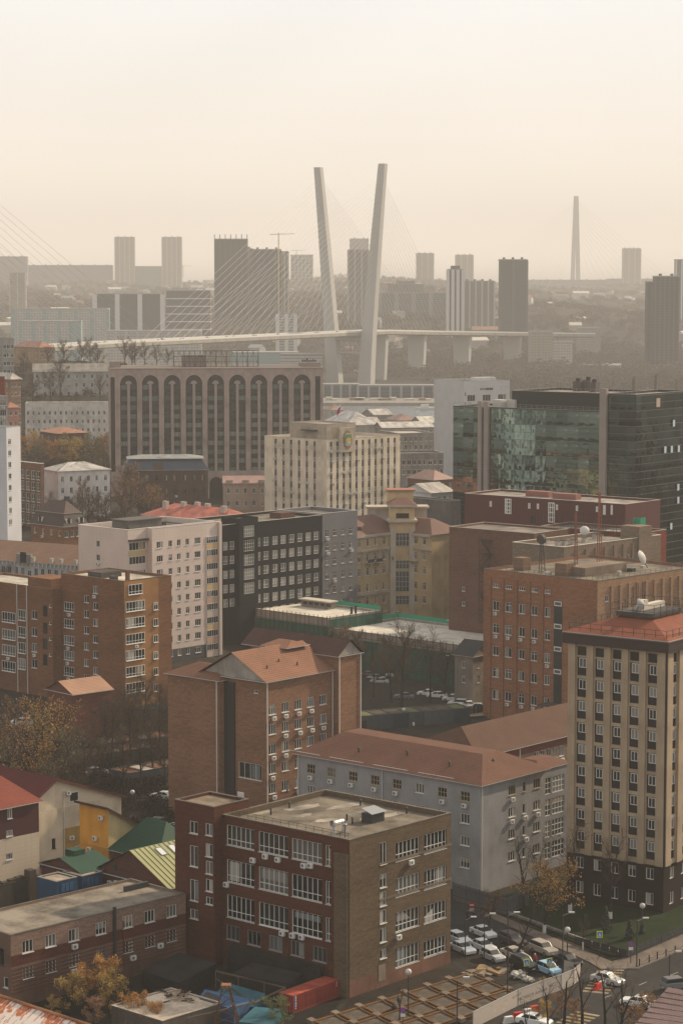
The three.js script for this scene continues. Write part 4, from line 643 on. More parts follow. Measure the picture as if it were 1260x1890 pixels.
{ // rust brick laboratory
  const b = new B('rust_brick_laboratory', 'rust brown brick laboratory with narrow piers, roof antennas and white dish', 'building', 1102, 1073, 478, 0, 46);
  const l = b.len(892, 1), w = 36, H = b.H, RF = M([0.2, 0.165, 0.125], 'felt', 0.95), v = b.vol(0, w, -l, 0, 0, H, BRICK_RUST, { roofMat: RF, ph: 0.5, coping: M([0.11, 0.085, 0.07], null, 0.8) });
  v.R.mat = M([0.4, 0.24, 0.145], 'brick', 0.92);
  const cols = [[909, 920], [932, 944], [957, 968], [980, 991], [1004.5, 1014.5]], U = cols.map(([a, c]) => { const p = v.L.uv(a, 1110)[0], q = v.L.uv(c, 1110)[0]; return [(p + q) / 2, q - p]; });
  const yy = [1118, 1160, 1201, 1241, 1282].map((y) => v.L.uv(914, y)[1]), y0 = v.L.uv(914, 1081)[1];
  U.forEach(([u, ww], i) => { v.L.add(u, y0 - 0.4, ww, 0.8, { n: 3 }); yy.forEach((t) => v.L.add(u, t - 1.0, ww, 2.0, { n: 2, t: rnd() < 0.3 ? [0.7] : [], ac: 0.45 })); });
  for (const x of [906, 929.5, 954, 978.5, 1003]) { const u = v.L.uv(x, 1110)[0]; v.L.box('pier', u - 0.25, u + 0.05, 0, H - 1.6, -0.02, 0.35, BRICK_RUST); }
  { const u0 = v.L.uv(1022, 1110)[0], u1 = v.L.uv(1037, 1110)[0], tp = v.L.uv(1022, 1108)[1]; const st = v.L.box('stair_glazing', u0, u1, 2, tp, -0.1, 0.06, M([0.018, 0.024, 0.026], null, 0.3)); for (let j = 0; j < 4; j++) v.L.box('stair_window', u0 + 0.1, u1 - 0.1, tp - 1.1 - j * 4.7, tp - 0.1 - j * 4.7, 0.05, 0.12, WHITE), v.L.box('stair_pane', u0 + 0.3, u1 - 0.3, tp - 0.9 - j * 4.7, tp - 0.3 - j * 4.7, 0.1, 0.14, GL.pale[1]); }
  for (let i = 0; i < 11; i++) { const u = 4.2 + i * 2.9; v.R.box('pier', u, u + 0.7, 0, H - 1.3, -0.02, 0.3, v.R.mat); if (i % 3 !== 2) v.R.add(u + 1.75, H - 10.2, 1.2, 1.9, { n: 2 }); } v.R.add(3.1, H - 4.4, 1.1, 1.3, { n: 2 });
  // roof clutter
  const ry = H - 0.5; const bx = (px, py, sx, sy, sz, name, mat) => { const [x, z] = b.top(px, py, ry); return mesh(name, new Geo().box(x - sx / 2, x + sx / 2, ry, ry + sy, z - sz / 2, z + sz / 2).build(), mat, b.g); };
  const BB = M([0.24, 0.15, 0.1], 'brick', 0.9), r1 = bx(963, 1052, 2.6, 2.7, 2.6, 'roof_house', BB); bx(1042, 1062, 3, 2.6, 3, 'roof_house', BB); bx(1100, 1058, 14, 1.9, 5, 'roof_house', M([0.27, 0.2, 0.15], 'dirty', 0.9));
  const mast = (px, py, h, mat, r) => { const [x, z] = b.top(px, py, ry), g = new Geo(); for (const [a, c] of [[r, r], [-r, r], [0, -r]]) g.bar([x + a, ry, z + c], [x + a * 0.3, ry + h, z + c * 0.3], 0.09); for (let k = 0; k < h; k += 0.9) g.bar([x + r * (1 - k / h * 0.7), ry + k, z + r * (1 - k / h * 0.7)], [x - r * (1 - k / h * 0.7), ry + k + 0.5, z + r * (1 - k / h * 0.7)], 0.06); return mesh('antenna_mast', g.build(), mat, b.g); };
  mast(1104, 1046, 16, M([0.22, 0.075, 0.045], null, 0.8), 0.5); mast(1061, 1050, 12, M([0.22, 0.09, 0.06], null, 0.8), 0.35);
  { const m = mast(998, 1058, 7, DARKMETAL, 0.6), [x, z] = b.top(998, 1058, ry); const s = mesh('drum_antenna', new THREE.CylinderGeometry(1.0, 1.0, 0.8, 14).rotateZ(Math.PI / 2), M([0.06, 0.05, 0.045], null, 0.7), m); s.position.set(x, ry + 7.2, z); }
  { const [x, z] = b.top(1183, 1052, ry), d = mesh('satellite_dish', new THREE.SphereGeometry(2.4, 20, 8, 0, 6.3, 0, 0.75).translate(0, -1.7, 0), M([0.4, 0.37, 0.34], null, 0.6), b.g); d.position.set(x, ry + 2.6, z); d.rotation.set(1.2, 0.25, 0, 'YXZ'); mesh('dish_stand', new Geo().bar([0, 0, 0], [0.3, 0.4, 2.4], 0.12).bar([0.7, 0.6, 0], [0, -1.4, 0], 0.05).bar([-0.7, 0.6, 0], [0, -1.4, 0], 0.05).build(), DARKMETAL, d); }
  const rail = new Geo(); for (let i = 0; i <= 20; i++) { const z = -i * l / 20; rail.bar([0.2, H, z], [0.2, H + 0.9, z], 0.03); } rail.bar([0.2, H + 0.9, 0], [0.2, H + 0.9, -l], 0.03); for (let i = 0; i <= 20; i++) { const x = i * w / 20; rail.bar([x, H, -0.2], [x, H + 0.9, -0.2], 0.03); } rail.bar([0, H + 0.9, -0.2], [w, H + 0.9, -0.2], 0.03); mesh('roof_railing', rail.build(), DARKMETAL, b.g);
  for (let i = 0; i < 9; i++) bx(1010 + i * 22, 1062 - (i % 3) * 7, rr(0.6, 1.4), rr(0.5, 1.2), rr(0.6, 1.4), 'roof_unit', i % 2 ? DARKMETAL : M([0.4, 0.36, 0.3], null, 0.7));
  mesh('canopy', new Geo().box(-3.4, 0, 5.2, 5.5, -l * 0.42, -l * 0.1).build(), M([0.07, 0.045, 0.04], null, 0.7), b.g);
}
{ // tan brick annex with white parapet behind the laboratory
  const b = new B('tan_brick_annex', 'tan brick annex with white edged flat roof and row of square vents', 'building', 1040, 1010, 530, 0, 46);
  const l = b.len(945, 1), w = b.len(1219, 0), H = b.H, MT = M([0.27, 0.2, 0.145], 'brick', 0.92), v = b.vol(0, w, -l, 0, 0, H, MT, { roofMat: M([0.26, 0.22, 0.18], 'felt', 0.95), coping: M([0.6, 0.54, 0.46], null, 0.7), ph: 0.8 });
  for (let i = 0; i < 8; i++) { const u = 3 + i * (w - 12) / 7; v.R.add(u, H - 5.2, 1, 1.7, { n: 2 }); v.R.box('pier', u + 1.1, u + 1.5, 0, H - 1, -0.02, 0.3, MT); }
  b.box('lift_tower', w - 9, w - 4.2, 0, H + 2.6, -5, 0.4, M([0.29, 0.215, 0.155], 'brick', 0.92));
  for (const [x, y] of [[1008, 1004], [1029, 1007], [1041, 1006], [1057, 1005], [1059, 998], [1078, 1000], [1098, 994], [1107, 996], [1100, 990]]) { const [a, c] = b.top(x, y, H - 0.8), m = b.box('roof_vent', a - 0.55, a + 0.55, H - 0.79, H + 0.3, c - 0.55, c + 0.55, M([0.42, 0.37, 0.31], null, 0.7)); mesh('vent_cap', new Geo().box(a - 0.7, a + 0.7, H + 0.31, H + 0.42, c - 0.7, c + 0.7).build(), DARKMETAL, m); }
  const ds = mesh('satellite_dish', new THREE.SphereGeometry(1.6, 14, 6, 0, 6.3, 0, 0.8), M([0.5, 0.46, 0.42], null, 0.6), b.g); ds.position.set(w * 0.62, H + 0.8, -l + 3); ds.rotation.set(0.9, 0, 0.7);
}

// ---------- glass offices ----------
{
  const N = 128, d = new Uint8Array(N * N * 4), a = noiseTile(N, [3, 4], 5), c = noiseTile(N, [9, 7], 8); for (let i = 0; i < N * N; i++) { const v = (a[i] * 0.7 + c[i] * 0.3) * 255; d.set([v, v, v, 255], i * 4); }
  const t = new THREE.DataTexture(d, N, N); t.wrapS = t.wrapT = THREE.RepeatWrapping; t.repeat.set(1 / 7, 1 / 5); t.magFilter = THREE.LinearFilter; t.needsUpdate = true; TX.wave = t;
}
const gm = (c, r = 0.03) => new THREE.MeshPhysicalMaterial({ color: new THREE.Color().setRGB(...c), roughness: r, metalness: 1.0, ior: 1.5, bumpMap: TX.wave, bumpScale: 0.05, side: THREE.DoubleSide });
const GREENGLASS = [gm([0.06, 0.09, 0.088]), gm([0.05, 0.078, 0.075]), gm([0.08, 0.115, 0.11]), gm([0.04, 0.055, 0.054])];
const PALEGLASS = [gm([0.15, 0.22, 0.21]), gm([0.125, 0.19, 0.18]), gm([0.09, 0.145, 0.14]), gm([0.19, 0.265, 0.25])];
function curtain(b, face, pw, phh, v0, v1, matOf) {          // each pane of the curtain wall is a part, set a little out of true
  const n = Math.round(face.len / pw), m = Math.round((v1 - v0) / phh), w = face.len / n, h = (v1 - v0) / m, g = new Geo().quad([-w / 2 + 0.03, 0.03, 0], [w / 2 - 0.03, 0.03, 0], [w / 2 - 0.03, h - 0.05, 0], [-w / 2 + 0.03, h - 0.05, 0]).build();
  for (let j = 0; j < m; j++) for (let i = 0; i < n; i++) { const p = face.put(mesh('glass_panel', g, matOf(i / n, j / m, i, j), b.g), (i + 0.5) * w, v0 + j * h, 0.06); p.rotation.order = 'YXZ'; p.rotation.y += rr(-0.014, 0.014); p.rotation.x = rr(-0.01, 0.01); }
  const bars = new Geo(); for (let j = 0; j <= m; j++) bars.box(0, face.len, v0 + j * h - 0.06, v0 + j * h + 0.06, 0, 0.12).box(0, face.len, v0 + j * h - h / 2 - 0.05, v0 + j * h - h / 2 + 0.05, 0, 0.11);
  const f = mesh('glazing_bars', bars.build(), M([0.09, 0.09, 0.085], null, 0.5), b.g); face.put(f, 0, 0, 0);
}
{
  const DK = M([0.012, 0.016, 0.015], null, 0.5), PIL = M([0.40, 0.34, 0.30], 'cladding', 0.8), RF = M([0.3, 0.25, 0.21], 'felt', 0.95);
  const b = new B('glass_office_tower', 'dark green mirror glass office tower with beige pillar, taller of two', 'office tower', 1172.7, 728.4, 640, 0, 53);
  const l = b.len(1111, 1), w = 30, H = b.H, v = b.vol(0, w, -l, 0, 0, H, DK, { roofMat: RF, ph: 0.6, coping: M([0.3, 0.27, 0.24], null, 0.6) }); const l2 = l + 33;
  b.vol(6, w, -l2, -l - 0.01, 0, H - 0.3, DK, { roofMat: RF, ph: 0.6, coping: M([0.3, 0.27, 0.24], null, 0.6) });
  const pickD = () => GREENGLASS[Math.floor(rnd() * 4)];
  curtain(b, v.L, 2.4, 4.2, 12, H - 0.4, pickD); curtain(b, v.R, 3, 4.2, 8, H - 0.4, pickD);
  v.L.box('pillar', -0.4, 1.7, 0, H + 1.4, -0.2, 0.9, PIL);
  for (const [x, y] of [[1240, 781], [1224, 830], [1236, 829], [1249, 828], [1248, 899], [1248, 923], [1235, 971], [1222, 997]]) { const [u, q] = v.R.uv(x, y), m = mesh('open_sash', new Geo().box(-0.55, 0.55, -0.9, 0.9, 0, 0.05).build(), M([0.5, 0.58, 0.65], null, 0.1), b.g); v.R.put(m, u, q, 0.45); m.rotation.x = 0; }
  { const [u, q] = v.R.uv(1213, 743); v.R.box('vent_panel', u - 1, u + 1, q - 1.2, q + 1.2, 0.08, 0.16, M([0.4, 0.3, 0.24], null, 0.7)); }
  for (const [x, y, s] of [[1066, 722, 2.2], [1085, 722, 2.6], [1096, 724, 2.2]]) { const [a, c] = b.top(x, y, H - 0.6), k = b.box('roof_unit', a - s / 2, a + s / 2, H - 0.59, H + s, c - s / 2, c + s / 2, M([0.16, 0.14, 0.13], 'dirty', 0.8)); mesh('cowl', new Geo().bar([a, H + s, c], [a, H + s + 0.9, c], 0.8, 0.6, 8).build(), DARKMETAL, k); }
  const rail = new Geo(); for (let i = 0; i <= 30; i++) rail.bar([0.4, H, -i * l2 / 30], [0.4, H + 1.1, -i * l2 / 30], 0.04); rail.bar([0.4, H + 1.1, 0], [0.4, H + 1.1, -l2], 0.04); mesh('roof_railing', rail.build(), GREYMETAL, b.g);
  for (let i = 0; i < 7; i++) mesh('lightning_rod', new Geo().bar([1.5 + i * 4, H, -2 - (i % 3) * 2], [1.5 + i * 4, H + rr(2.5, 5), -2 - (i % 3) * 2], 0.05).build(), DARKMETAL, b.g);
  // lower block on the same line
  const c2 = b.world(0.3, v.L.uv(1104, 759)[1], -l - 0.8), p = project(c2);
  const k = new B('low_glass_office', 'green mirror glass office block with rooftop coolers, lower of two', 'office', p[0], p[1], -c2.z, 0, 53), kl = k.len(836, 1), kv = k.vol(0, 16, -kl, 0, 0, k.H, DK, { roofMat: RF, ph: 0.5, coping: M([0.3, 0.3, 0.27], null, 0.6) });
  const P = PALEGLASS, G = GREENGLASS;
  curtain(k, kv.L, 3.4, 4.2, 10, k.H - 0.3, (s, t) => P[Math.floor(rnd() * 4)]);
  for (const [a, c] of [[884, 891], [895, 903]]) { const u0 = kv.L.uv(a, 770)[0], u1 = kv.L.uv(c, 770)[0]; kv.L.box('pillar', u0, u1, 0, k.H + 1.6, -0.1, 0.9, PIL); }
  for (const x of [917.5, 943, 967, 993, 1020]) { const [a, c] = k.top(x, 754, k.H - 0.5), u = k.box('rooftop_cooler', a - 0.3, a + 2.6, k.H - 0.45, k.H + 2.0, c - 1.4, c + 1.4, M([0.5, 0.46, 0.42], null, 0.6)); for (const o of [-0.7, 0.7]) mesh('fan_opening', new Geo().bar([a - 0.32, k.H + 1.0, c + o], [a - 0.28, k.H + 1.0, c + o], 0.55, 0.55, 12).build(), DARKMETAL, u); }
  for (let i = 0; i < 6; i++) { const [a, c] = k.top(1040 + i * 9, 756, k.H - 0.5); k.box('rooftop_unit', a, a + 1.3, k.H - 0.45, k.H + 0.9, c - 0.6, c + 0.6, M([0.3, 0.28, 0.26], null, 0.6)); }
  const r2 = new Geo(); for (let i = 0; i <= 26; i++) r2.bar([0.3, k.H, -i * kl / 26], [0.3, k.H + 1, -i * kl / 26], 0.04); r2.bar([0.3, k.H + 1, 0], [0.3, k.H + 1, -kl], 0.04); r2.bar([0.3, k.H + 0.5, 0], [0.3, k.H + 0.5, -kl], 0.03); mesh('roof_railing', r2.build(), GREYMETAL, k.g);
}
{ // dark red hall in front of the glass
  const b = new B('dark_red_hall', 'dark red clad flat hall with white window strips below the glass tower', 'building', 1153.4, 931, 575, 0, 51);
  const l = b.len(856.7, 1), H = b.H, RED = M([0.115, 0.03, 0.026], 'cladding', 0.7), v = b.vol(0, 16, -l, 0, 0, H, RED, { roofMat: M([0.36, 0.31, 0.27], 'felt', 0.9), coping: M([0.4, 0.34, 0.3], null, 0.6), ph: 0.5 });
  for (const [a, c, y, e] of [[931, 943, 920, 948], [1011, 1023, 927, 964], [1112, 1117, 932, 950], [1126, 1130, 932, 950]]) v.L.win(a, c, y, e, { n: 3, t: [0.25, 0.5, 0.75], f: 0.28, rec: 0.08, sill: false, glass: 'dark' });
  for (const x of [905, 976, 992, 1027, 1064, 1101]) v.L.win(x - 2, x + 2, 925 + (x - 905) * 0.05, 935 + (x - 905) * 0.05, { n: 1, f: 0.25, rec: 0.06, sill: false, glass: 'pale' });
  v.L.win(979, 988, 951, 966, { n: 1, frame: DARKMETAL, sill: false });
  for (const [x, s] of [[990, 7], [1040, 7]]) { const [a, c] = b.top(x, 917 + (x - 990) * 0.09, H - 0.5); b.box('roof_hatch', a, a + 2.4, H - 0.45, H + 0.9, c - s / 2, c + s / 2, M([0.24, 0.1, 0.08], null, 0.7)); }
}
{ // plain brown brick building with fire stair
  const b = new B('plain_brown_brick_building', 'plain windowless brown brick building with zigzag iron fire stair', 'building', 985, 985, 548, 0, 50);
  const l = b.len(828.5, 1), H = b.H, BR = M([0.2, 0.105, 0.075], 'brick', 0.92), v = b.vol(0, 14, -l, 0, 0, H, BR, { roofMat: M([0.24, 0.2, 0.17], 'felt', 0.95), coping: M([0.3, 0.26, 0.22], null, 0.7), ph: 0.4 });
  for (const y of [1087, 1114]) v.L.win(852, 858, y - 4, y + 4, { n: 2 });
  const g = new Geo(), u0 = v.L.uv(890, 1000)[0], u1 = v.L.uv(909, 1000)[0]; for (let i = 0; i < 6; i++) { const y = H - 2.4 - i * 3.3, s = i % 2 ? -1 : 1; g.box(u0, u1, y, y + 0.12, 0.1, 1.4); g.bar([s > 0 ? u0 : u1, y, 0.8], [s > 0 ? u1 : u0, y - 3.3, 0.8], 0.12); g.bar([s > 0 ? u0 : u1, y + 1, 1.3], [s > 0 ? u1 : u0, y - 2.3, 1.3], 0.06); for (const u of [u0, u1]) g.bar([u, y - 3.3, 1.3], [u, y + 1.1, 1.3], 0.06); } v.L.put(mesh('fire_stair', g.build(), DARKMETAL, b.g), 0, 0, 0);
  // low wing with orange trim and green netted scaffold tower
  const c = new B('scaffolded_red_wing', 'low red wing under scaffold with bright green netted end', 'building', 1178, 985, 556, 0, 50), H2 = c.H, lv = c.vol(0, 12, -28, 0, 0, H2, M([0.24, 0.06, 0.035], 'brick', 0.9), {});
  for (let i = 0; i < 5; i++) lv.L.add(4 + i * 5, H2 - 3.2, 1.4, 1.6, { n: 2 });
  const sc = new Geo(); for (let i = 0; i <= 9; i++) { const z = -i * 3; sc.bar([-1.6, 0, z], [-1.6, H2 + 3.5, z], 0.06); sc.bar([-0.4, 0, z], [-0.4, H2 + 3.5, z], 0.06); } for (let j = 0; j < 9; j++) { sc.bar([-1.6, H2 + 3 - j * 2.2, 0], [-1.6, H2 + 3 - j * 2.2, -27], 0.05); sc.bar([-1.6, H2 + 3 - j * 2.2, -3 * j], [-1.6, H2 + 0.8 - j * 2.2, -3 * j + (j % 2 ? 3 : -3)], 0.05); } mesh('scaffold', sc.build(), DARKMETAL, c.g);
  const net = M([0.03, 0.30, 0.17], 'dirty', 0.8); mesh('netting', new Geo().box(-0.4, 1.8, H2 - 3, H2 + 3.8, 0.6, 0.66).box(-0.46, -0.4, H2 - 3, H2 + 3.8, -1.4, 0.6).build(), net, c.g);
}
{ // yellow classical corner building, its two wings meeting in a turret
  const YEL = M([0.62, 0.45, 0.25], 'stucco', 0.85), PALE = M([0.55, 0.47, 0.38], 'stucco', 0.8), ROOF = M([0.22, 0.105, 0.075], 'tile', 0.7);
  const b = new B('yellow_classical_building', 'ochre yellow classical building with glazed corner turret and brown roof', 'building', 655, 989, 610, 0, 46);
  const w = b.len(741, 0), H = b.H, v = b.vol(0, w, -13, 0, 0, H, YEL, { roof: 'none' });
  const cols = [663, 678.7, 694, 709, 724, 734].map((x) => v.R.uv(x, 1003)[0]), rows = [1003, 1031, 1057, 1087, 1112].map((y) => v.R.uv(663, y)[1]);
  for (const r of rows) for (const u of cols) v.R.add(u, r - 1.0, 1.15, 2.0, { n: 2, t: [0.7], f: 0.1 });
  for (const y of [1017, 1098]) { const t = v.R.uv(663, y)[1]; v.R.box('cornice', 0, w, t - 0.35, t + 0.35, -0.05, 0.4, PALE); } v.R.box('cornice', 0, w, H - 0.7, H - 0.05, -0.05, 0.5, PALE);
  for (const u of cols.slice(0, 5)) v.R.box('pilaster', u + 0.95, u + 1.45, rows[2] - 1.6, rows[1] + 2.0, -0.05, 0.22, PALE);
  for (const i of [1, 2, 4]) { const bal = v.R.box('balcony', cols[i] - 1.2, cols[i] + 1.2, rows[1] - 1.5, rows[1] - 1.25, 0.01, 1.2, PALE); v.R.box('balcony_railing', cols[i] - 1.2, cols[i] + 1.2, rows[1] - 1.25, rows[1] - 0.4, 1.12, 1.18, DARKMETAL); }
  b.hip(0, w, -13, 0, H, 4.2, 4, 6.4, ROOF, 0.5); v.R.box('dormer', cols[0], cols[0] + 2, H + 0.3, H + 2, -3, -1.2, M([0.05, 0.035, 0.03], null, 0.8));
  // right wing facing the other way
  const p2 = b.world(w - 1, 0, 6); const z2 = 11, rw = b.vol(w - 0.5, w + 11, -4, z2, 0, H - 0.2, YEL, { roof: 'none' });
  for (const r of rows) for (const k of [2.6, 5.6, 8.6]) rw.L.add(15 - k, r - 1, 1.15, 2.0, { n: 2, t: [0.7], f: 0.1 });
  rw.L.box('cornice', 0, 15, H - 0.9, H - 0.25, -0.05, 0.5, PALE); { const t = v.R.uv(663, 1017)[1]; rw.L.box('cornice', 0, 15, t - 0.35, t + 0.35, -0.05, 0.4, PALE); rw.L.box('balcony', 8, 10.6, rows[1] - 1.5, rows[1] - 1.25, 0.01, 1.2, PALE); }
  b.hip(w - 0.5, w + 11, -4, z2, H - 0.2, 3.4, 5, 5, ROOF, 0.5, 'side_roof');
  // turret standing across the corner
  const tg = new THREE.Group(); tg.name = 'turret'; b.g.add(tg); tg.position.set(w - 1.2, 0, 1.2); tg.rotation.y = -b.th + 0.05; const T = (n, g, m) => mesh(n, g, m, tg), q = 3.3;
  T('turret_wall', new Geo().box(-q, q, 0, H + 2.6, -5, 1.8).build(), YEL); for (const s of [-1, 1]) T('turret_pier', new Geo().box(s * q * 0.75 - 0.7, s * q * 0.75 + 0.7, 0, H + 1.2, 1.81, 2.2).build(), PALE);
  T('turret_cornice', new Geo().box(-q - 0.6, q + 0.6, H + 2.6, H + 3.2, -5.4, 2.6).build(), PALE); T('turret_stage', new Geo().box(-q * 0.95, q * 0.95, H + 3.2, H + 6.6, -5, 1.4).build(), YEL); T('turret_window', new Geo().box(-1.7, 1.7, H + 3.6, H + 4.9, 1.41, 1.5).build(), GL.dark[1]);
  T('turret_eaves', new Geo().box(-q - 0.5, q + 0.5, H + 6.6, H + 7.1, -5.6, 2.2).build(), PALE); { const g = new Geo(), e = H + 7.1; g.quad([-q - 0.5, e, 2.2], [q + 0.5, e, 2.2], [1.2, e + 1.7, -1.5], [-1.2, e + 1.7, -1.5]); g.quad([q + 0.5, e, 2.2], [q + 0.5, e, -5.6], [1.2, e + 1.7, -1.6], [1.2, e + 1.7, -1.5]); g.quad([-q - 0.5, e, -5.6], [-q - 0.5, e, 2.2], [-1.2, e + 1.7, -1.5], [-1.2, e + 1.7, -1.6]); T('turret_roof', g.build(), ROOF); }
  T('belvedere', new Geo().box(-q, q, H + 7.3, H + 10.2, -9, -4.2).build(), YEL); T('belvedere_roof', new Geo().box(-q - 0.5, q + 0.5, H + 10.2, H + 10.6, -9.5, -3.7).build(), M([0.3, 0.14, 0.1], null, 0.8)); T('belvedere_wing', new Geo().box(-q - 5, q + 4, H - 2, H + 5.2, -14, -9.1).box(-q - 5.6, q + 4.6, H + 5.21, H + 5.7, -14.5, -8.6).build(), PALE);
  for (const [y0, y1] of [[-3.6, -0.3], [-9.6, -7.5], [-15.6, -10.2], [-19, -16.8], [-24, -21.6], [-31, -25.2]]) if (H + y0 > 0) { const wdw = T('turret_glazing', new Geo().box(-1.75, 1.75, H + y0, H + y1, 1.81, 1.9).build(), GL.pale[0]); const bars = new Geo(); for (let i = 0; i <= 4; i++) bars.box(-1.75 + i * 0.875 - 0.06, -1.75 + i * 0.875 + 0.06, H + y0, H + y1, 1.9, 1.96); for (let y = H + y0; y < H + y1; y += 1.3) bars.box(-1.75, 1.75, y - 0.05, y + 0.05, 1.9, 1.94); mesh('glazing_bars', bars.build(), M([0.35, 0.33, 0.3], null, 0.6), wdw); }
}
{ // the two low blocks wrapped in green building net
  const net = M([0.04, 0.14, 0.105], 'dirty', 0.9), WR = M([0.75, 0.68, 0.58], 'dirty', 0.9), LEDGE = M([0.4, 0.34, 0.29], 'dirty', 0.9), POLE = M([0.06, 0.05, 0.045], null, 0.7), NETLINE = M([0.03, 0.3, 0.19], null, 0.8);
  const wrap = (b, v, l, w) => {
    const H = b.H, g = new Geo(); for (let i = 0; i <= 24; i++) g.bar([-0.5, 0, -i * l / 24], [-0.5, H + 0.6, -i * l / 24], 0.07); for (let i = 0; i <= 8; i++) g.bar([i * w / 8, 0, 0.5], [i * w / 8, H + 0.6, 0.5], 0.07); for (let j = 1; j < 8; j++) { g.bar([-0.5, j * H / 7, 0], [-0.5, j * H / 7, -l], 0.05); g.bar([0, j * H / 7, 0.5], [w, j * H / 7, 0.5], 0.05); } mesh('scaffold', g.build(), POLE, b.g);
    mesh('netting', new Geo().quad([-0.35, 0, -l], [-0.35, 0, 0.35], [-0.35, H - 2.0, 0.35], [-0.35, H - 2.0, -l]).quad([-0.35, 0, 0.35], [w, 0, 0.35], [w, H - 0.4, 0.35], [-0.35, H - 0.4, 0.35]).build(), net, b.g);
    const hang = new Geo(); for (let i = 0; i < 46; i++) { const z = -rr(0, l), a = rr(0.25, 0.7); hang.quad([-0.42, rr(0, H * 0.4), z], [-0.42, rr(0, H * 0.4), z + a], [-0.42, H - 2.1, z + a], [-0.42, H - 2.1, z]); } mesh('net_folds', hang.build(), M([0.04, 0.13, 0.095], 'dirty', 0.9), b.g).userData.kind = 'stuff';
    mesh('safety_net', new Geo().box(0, w, H + 0.1, H + 1.1, -l - 0.06, -l - 0.01).box(w + 0.01, w + 0.06, H + 0.1, H + 1.1, -l, 0).build(), NETLINE, b.g);
  };
  const a = new B('netted_building', 'low white roofed building wrapped in dark green scaffold netting, upper block', 'building', 606, 1141, 562, 0, 47), l = a.len(415, 1), w = a.len(702, 0), v = a.vol(0, w, -l, 0, 0, a.H, LEDGE, { roofMat: WR, coping: M([0.5, 0.44, 0.38], null, 0.8), ph: 0.5 }); wrap(a, v, l, w);
  { const H = a.H - 0.5; const r = a.box('roof_house', w * 0.72, w * 0.86, H + 0.01, H + 1.7, -l * 0.62, -l * 0.36, M([0.34, 0.3, 0.26], 'dirty', 0.9)); mesh('roof_slab', new Geo().box(w * 0.7, w * 0.88, H + 1.71, H + 2.0, -l * 0.64, -l * 0.34).build(), M([0.5, 0.45, 0.38], null, 0.8), r); for (let i = 0; i < 5; i++) a.box('louvre', w * 0.72 - 0.06, w * 0.72 - 0.02, H + 0.7, H + 1.4, -l * 0.6 + i * 2, -l * 0.6 + i * 2 + 1.4, DARKMETAL); for (const [p, q] of [[0.5, 0.03], [0.62, 0.05]]) mesh('vent_pipe', new Geo().bar([w * p, H, -l * q], [w * p, H + 1.9, -l * q], 0.3, 0.3, 8).bar([w * p, H + 1.9, -l * q], [w * p, H + 2.2, -l * q], 0.42, 0.42, 8).build(), DARKMETAL, a.g); }
  const b = new B('netted_building', 'low white roofed building wrapped in dark green scaffold netting, lower block', 'building', 886, 1196, 532, 0, 47), l2 = b.len(611, 1), w2 = 24, v2 = b.vol(0, w2, -l2, 0, 0, b.H, LEDGE, { roofMat: WR, coping: M([0.42, 0.36, 0.31], null, 0.8), ph: 0.5 }); wrap(b, v2, l2, w2);
  { const H = b.H - 0.5, [x, z] = b.top(850, 1158, H), r = b.box('roof_house', x - 1.5, x + 1.5, H + 0.01, H + 1.5, z - 2.6, z + 2.6, M([0.38, 0.33, 0.28], 'dirty', 0.9)); mesh('roof_slab', new Geo().box(x - 1.8, x + 1.8, H + 1.51, H + 1.75, z - 2.9, z + 2.9).build(), M([0.55, 0.48, 0.4], null, 0.8), r); for (let i = 0; i < 3; i++) b.box('louvre', x - 1.56, x - 1.52, H + 0.5, H + 1.2, z - 2 + i * 1.5, z - 1 + i * 1.5, DARKMETAL); for (let i = 0; i < 12; i++) { const [p, q] = b.top(rr(695, 735), rr(1130, 1141), H); b.box('rubble_block', p - 0.7, p + 0.7, H + 0.01, H + rr(0.25, 0.7), q - 0.6, q + 0.6, M([0.3, 0.25, 0.2], 'dirty', 0.9)); } }
}
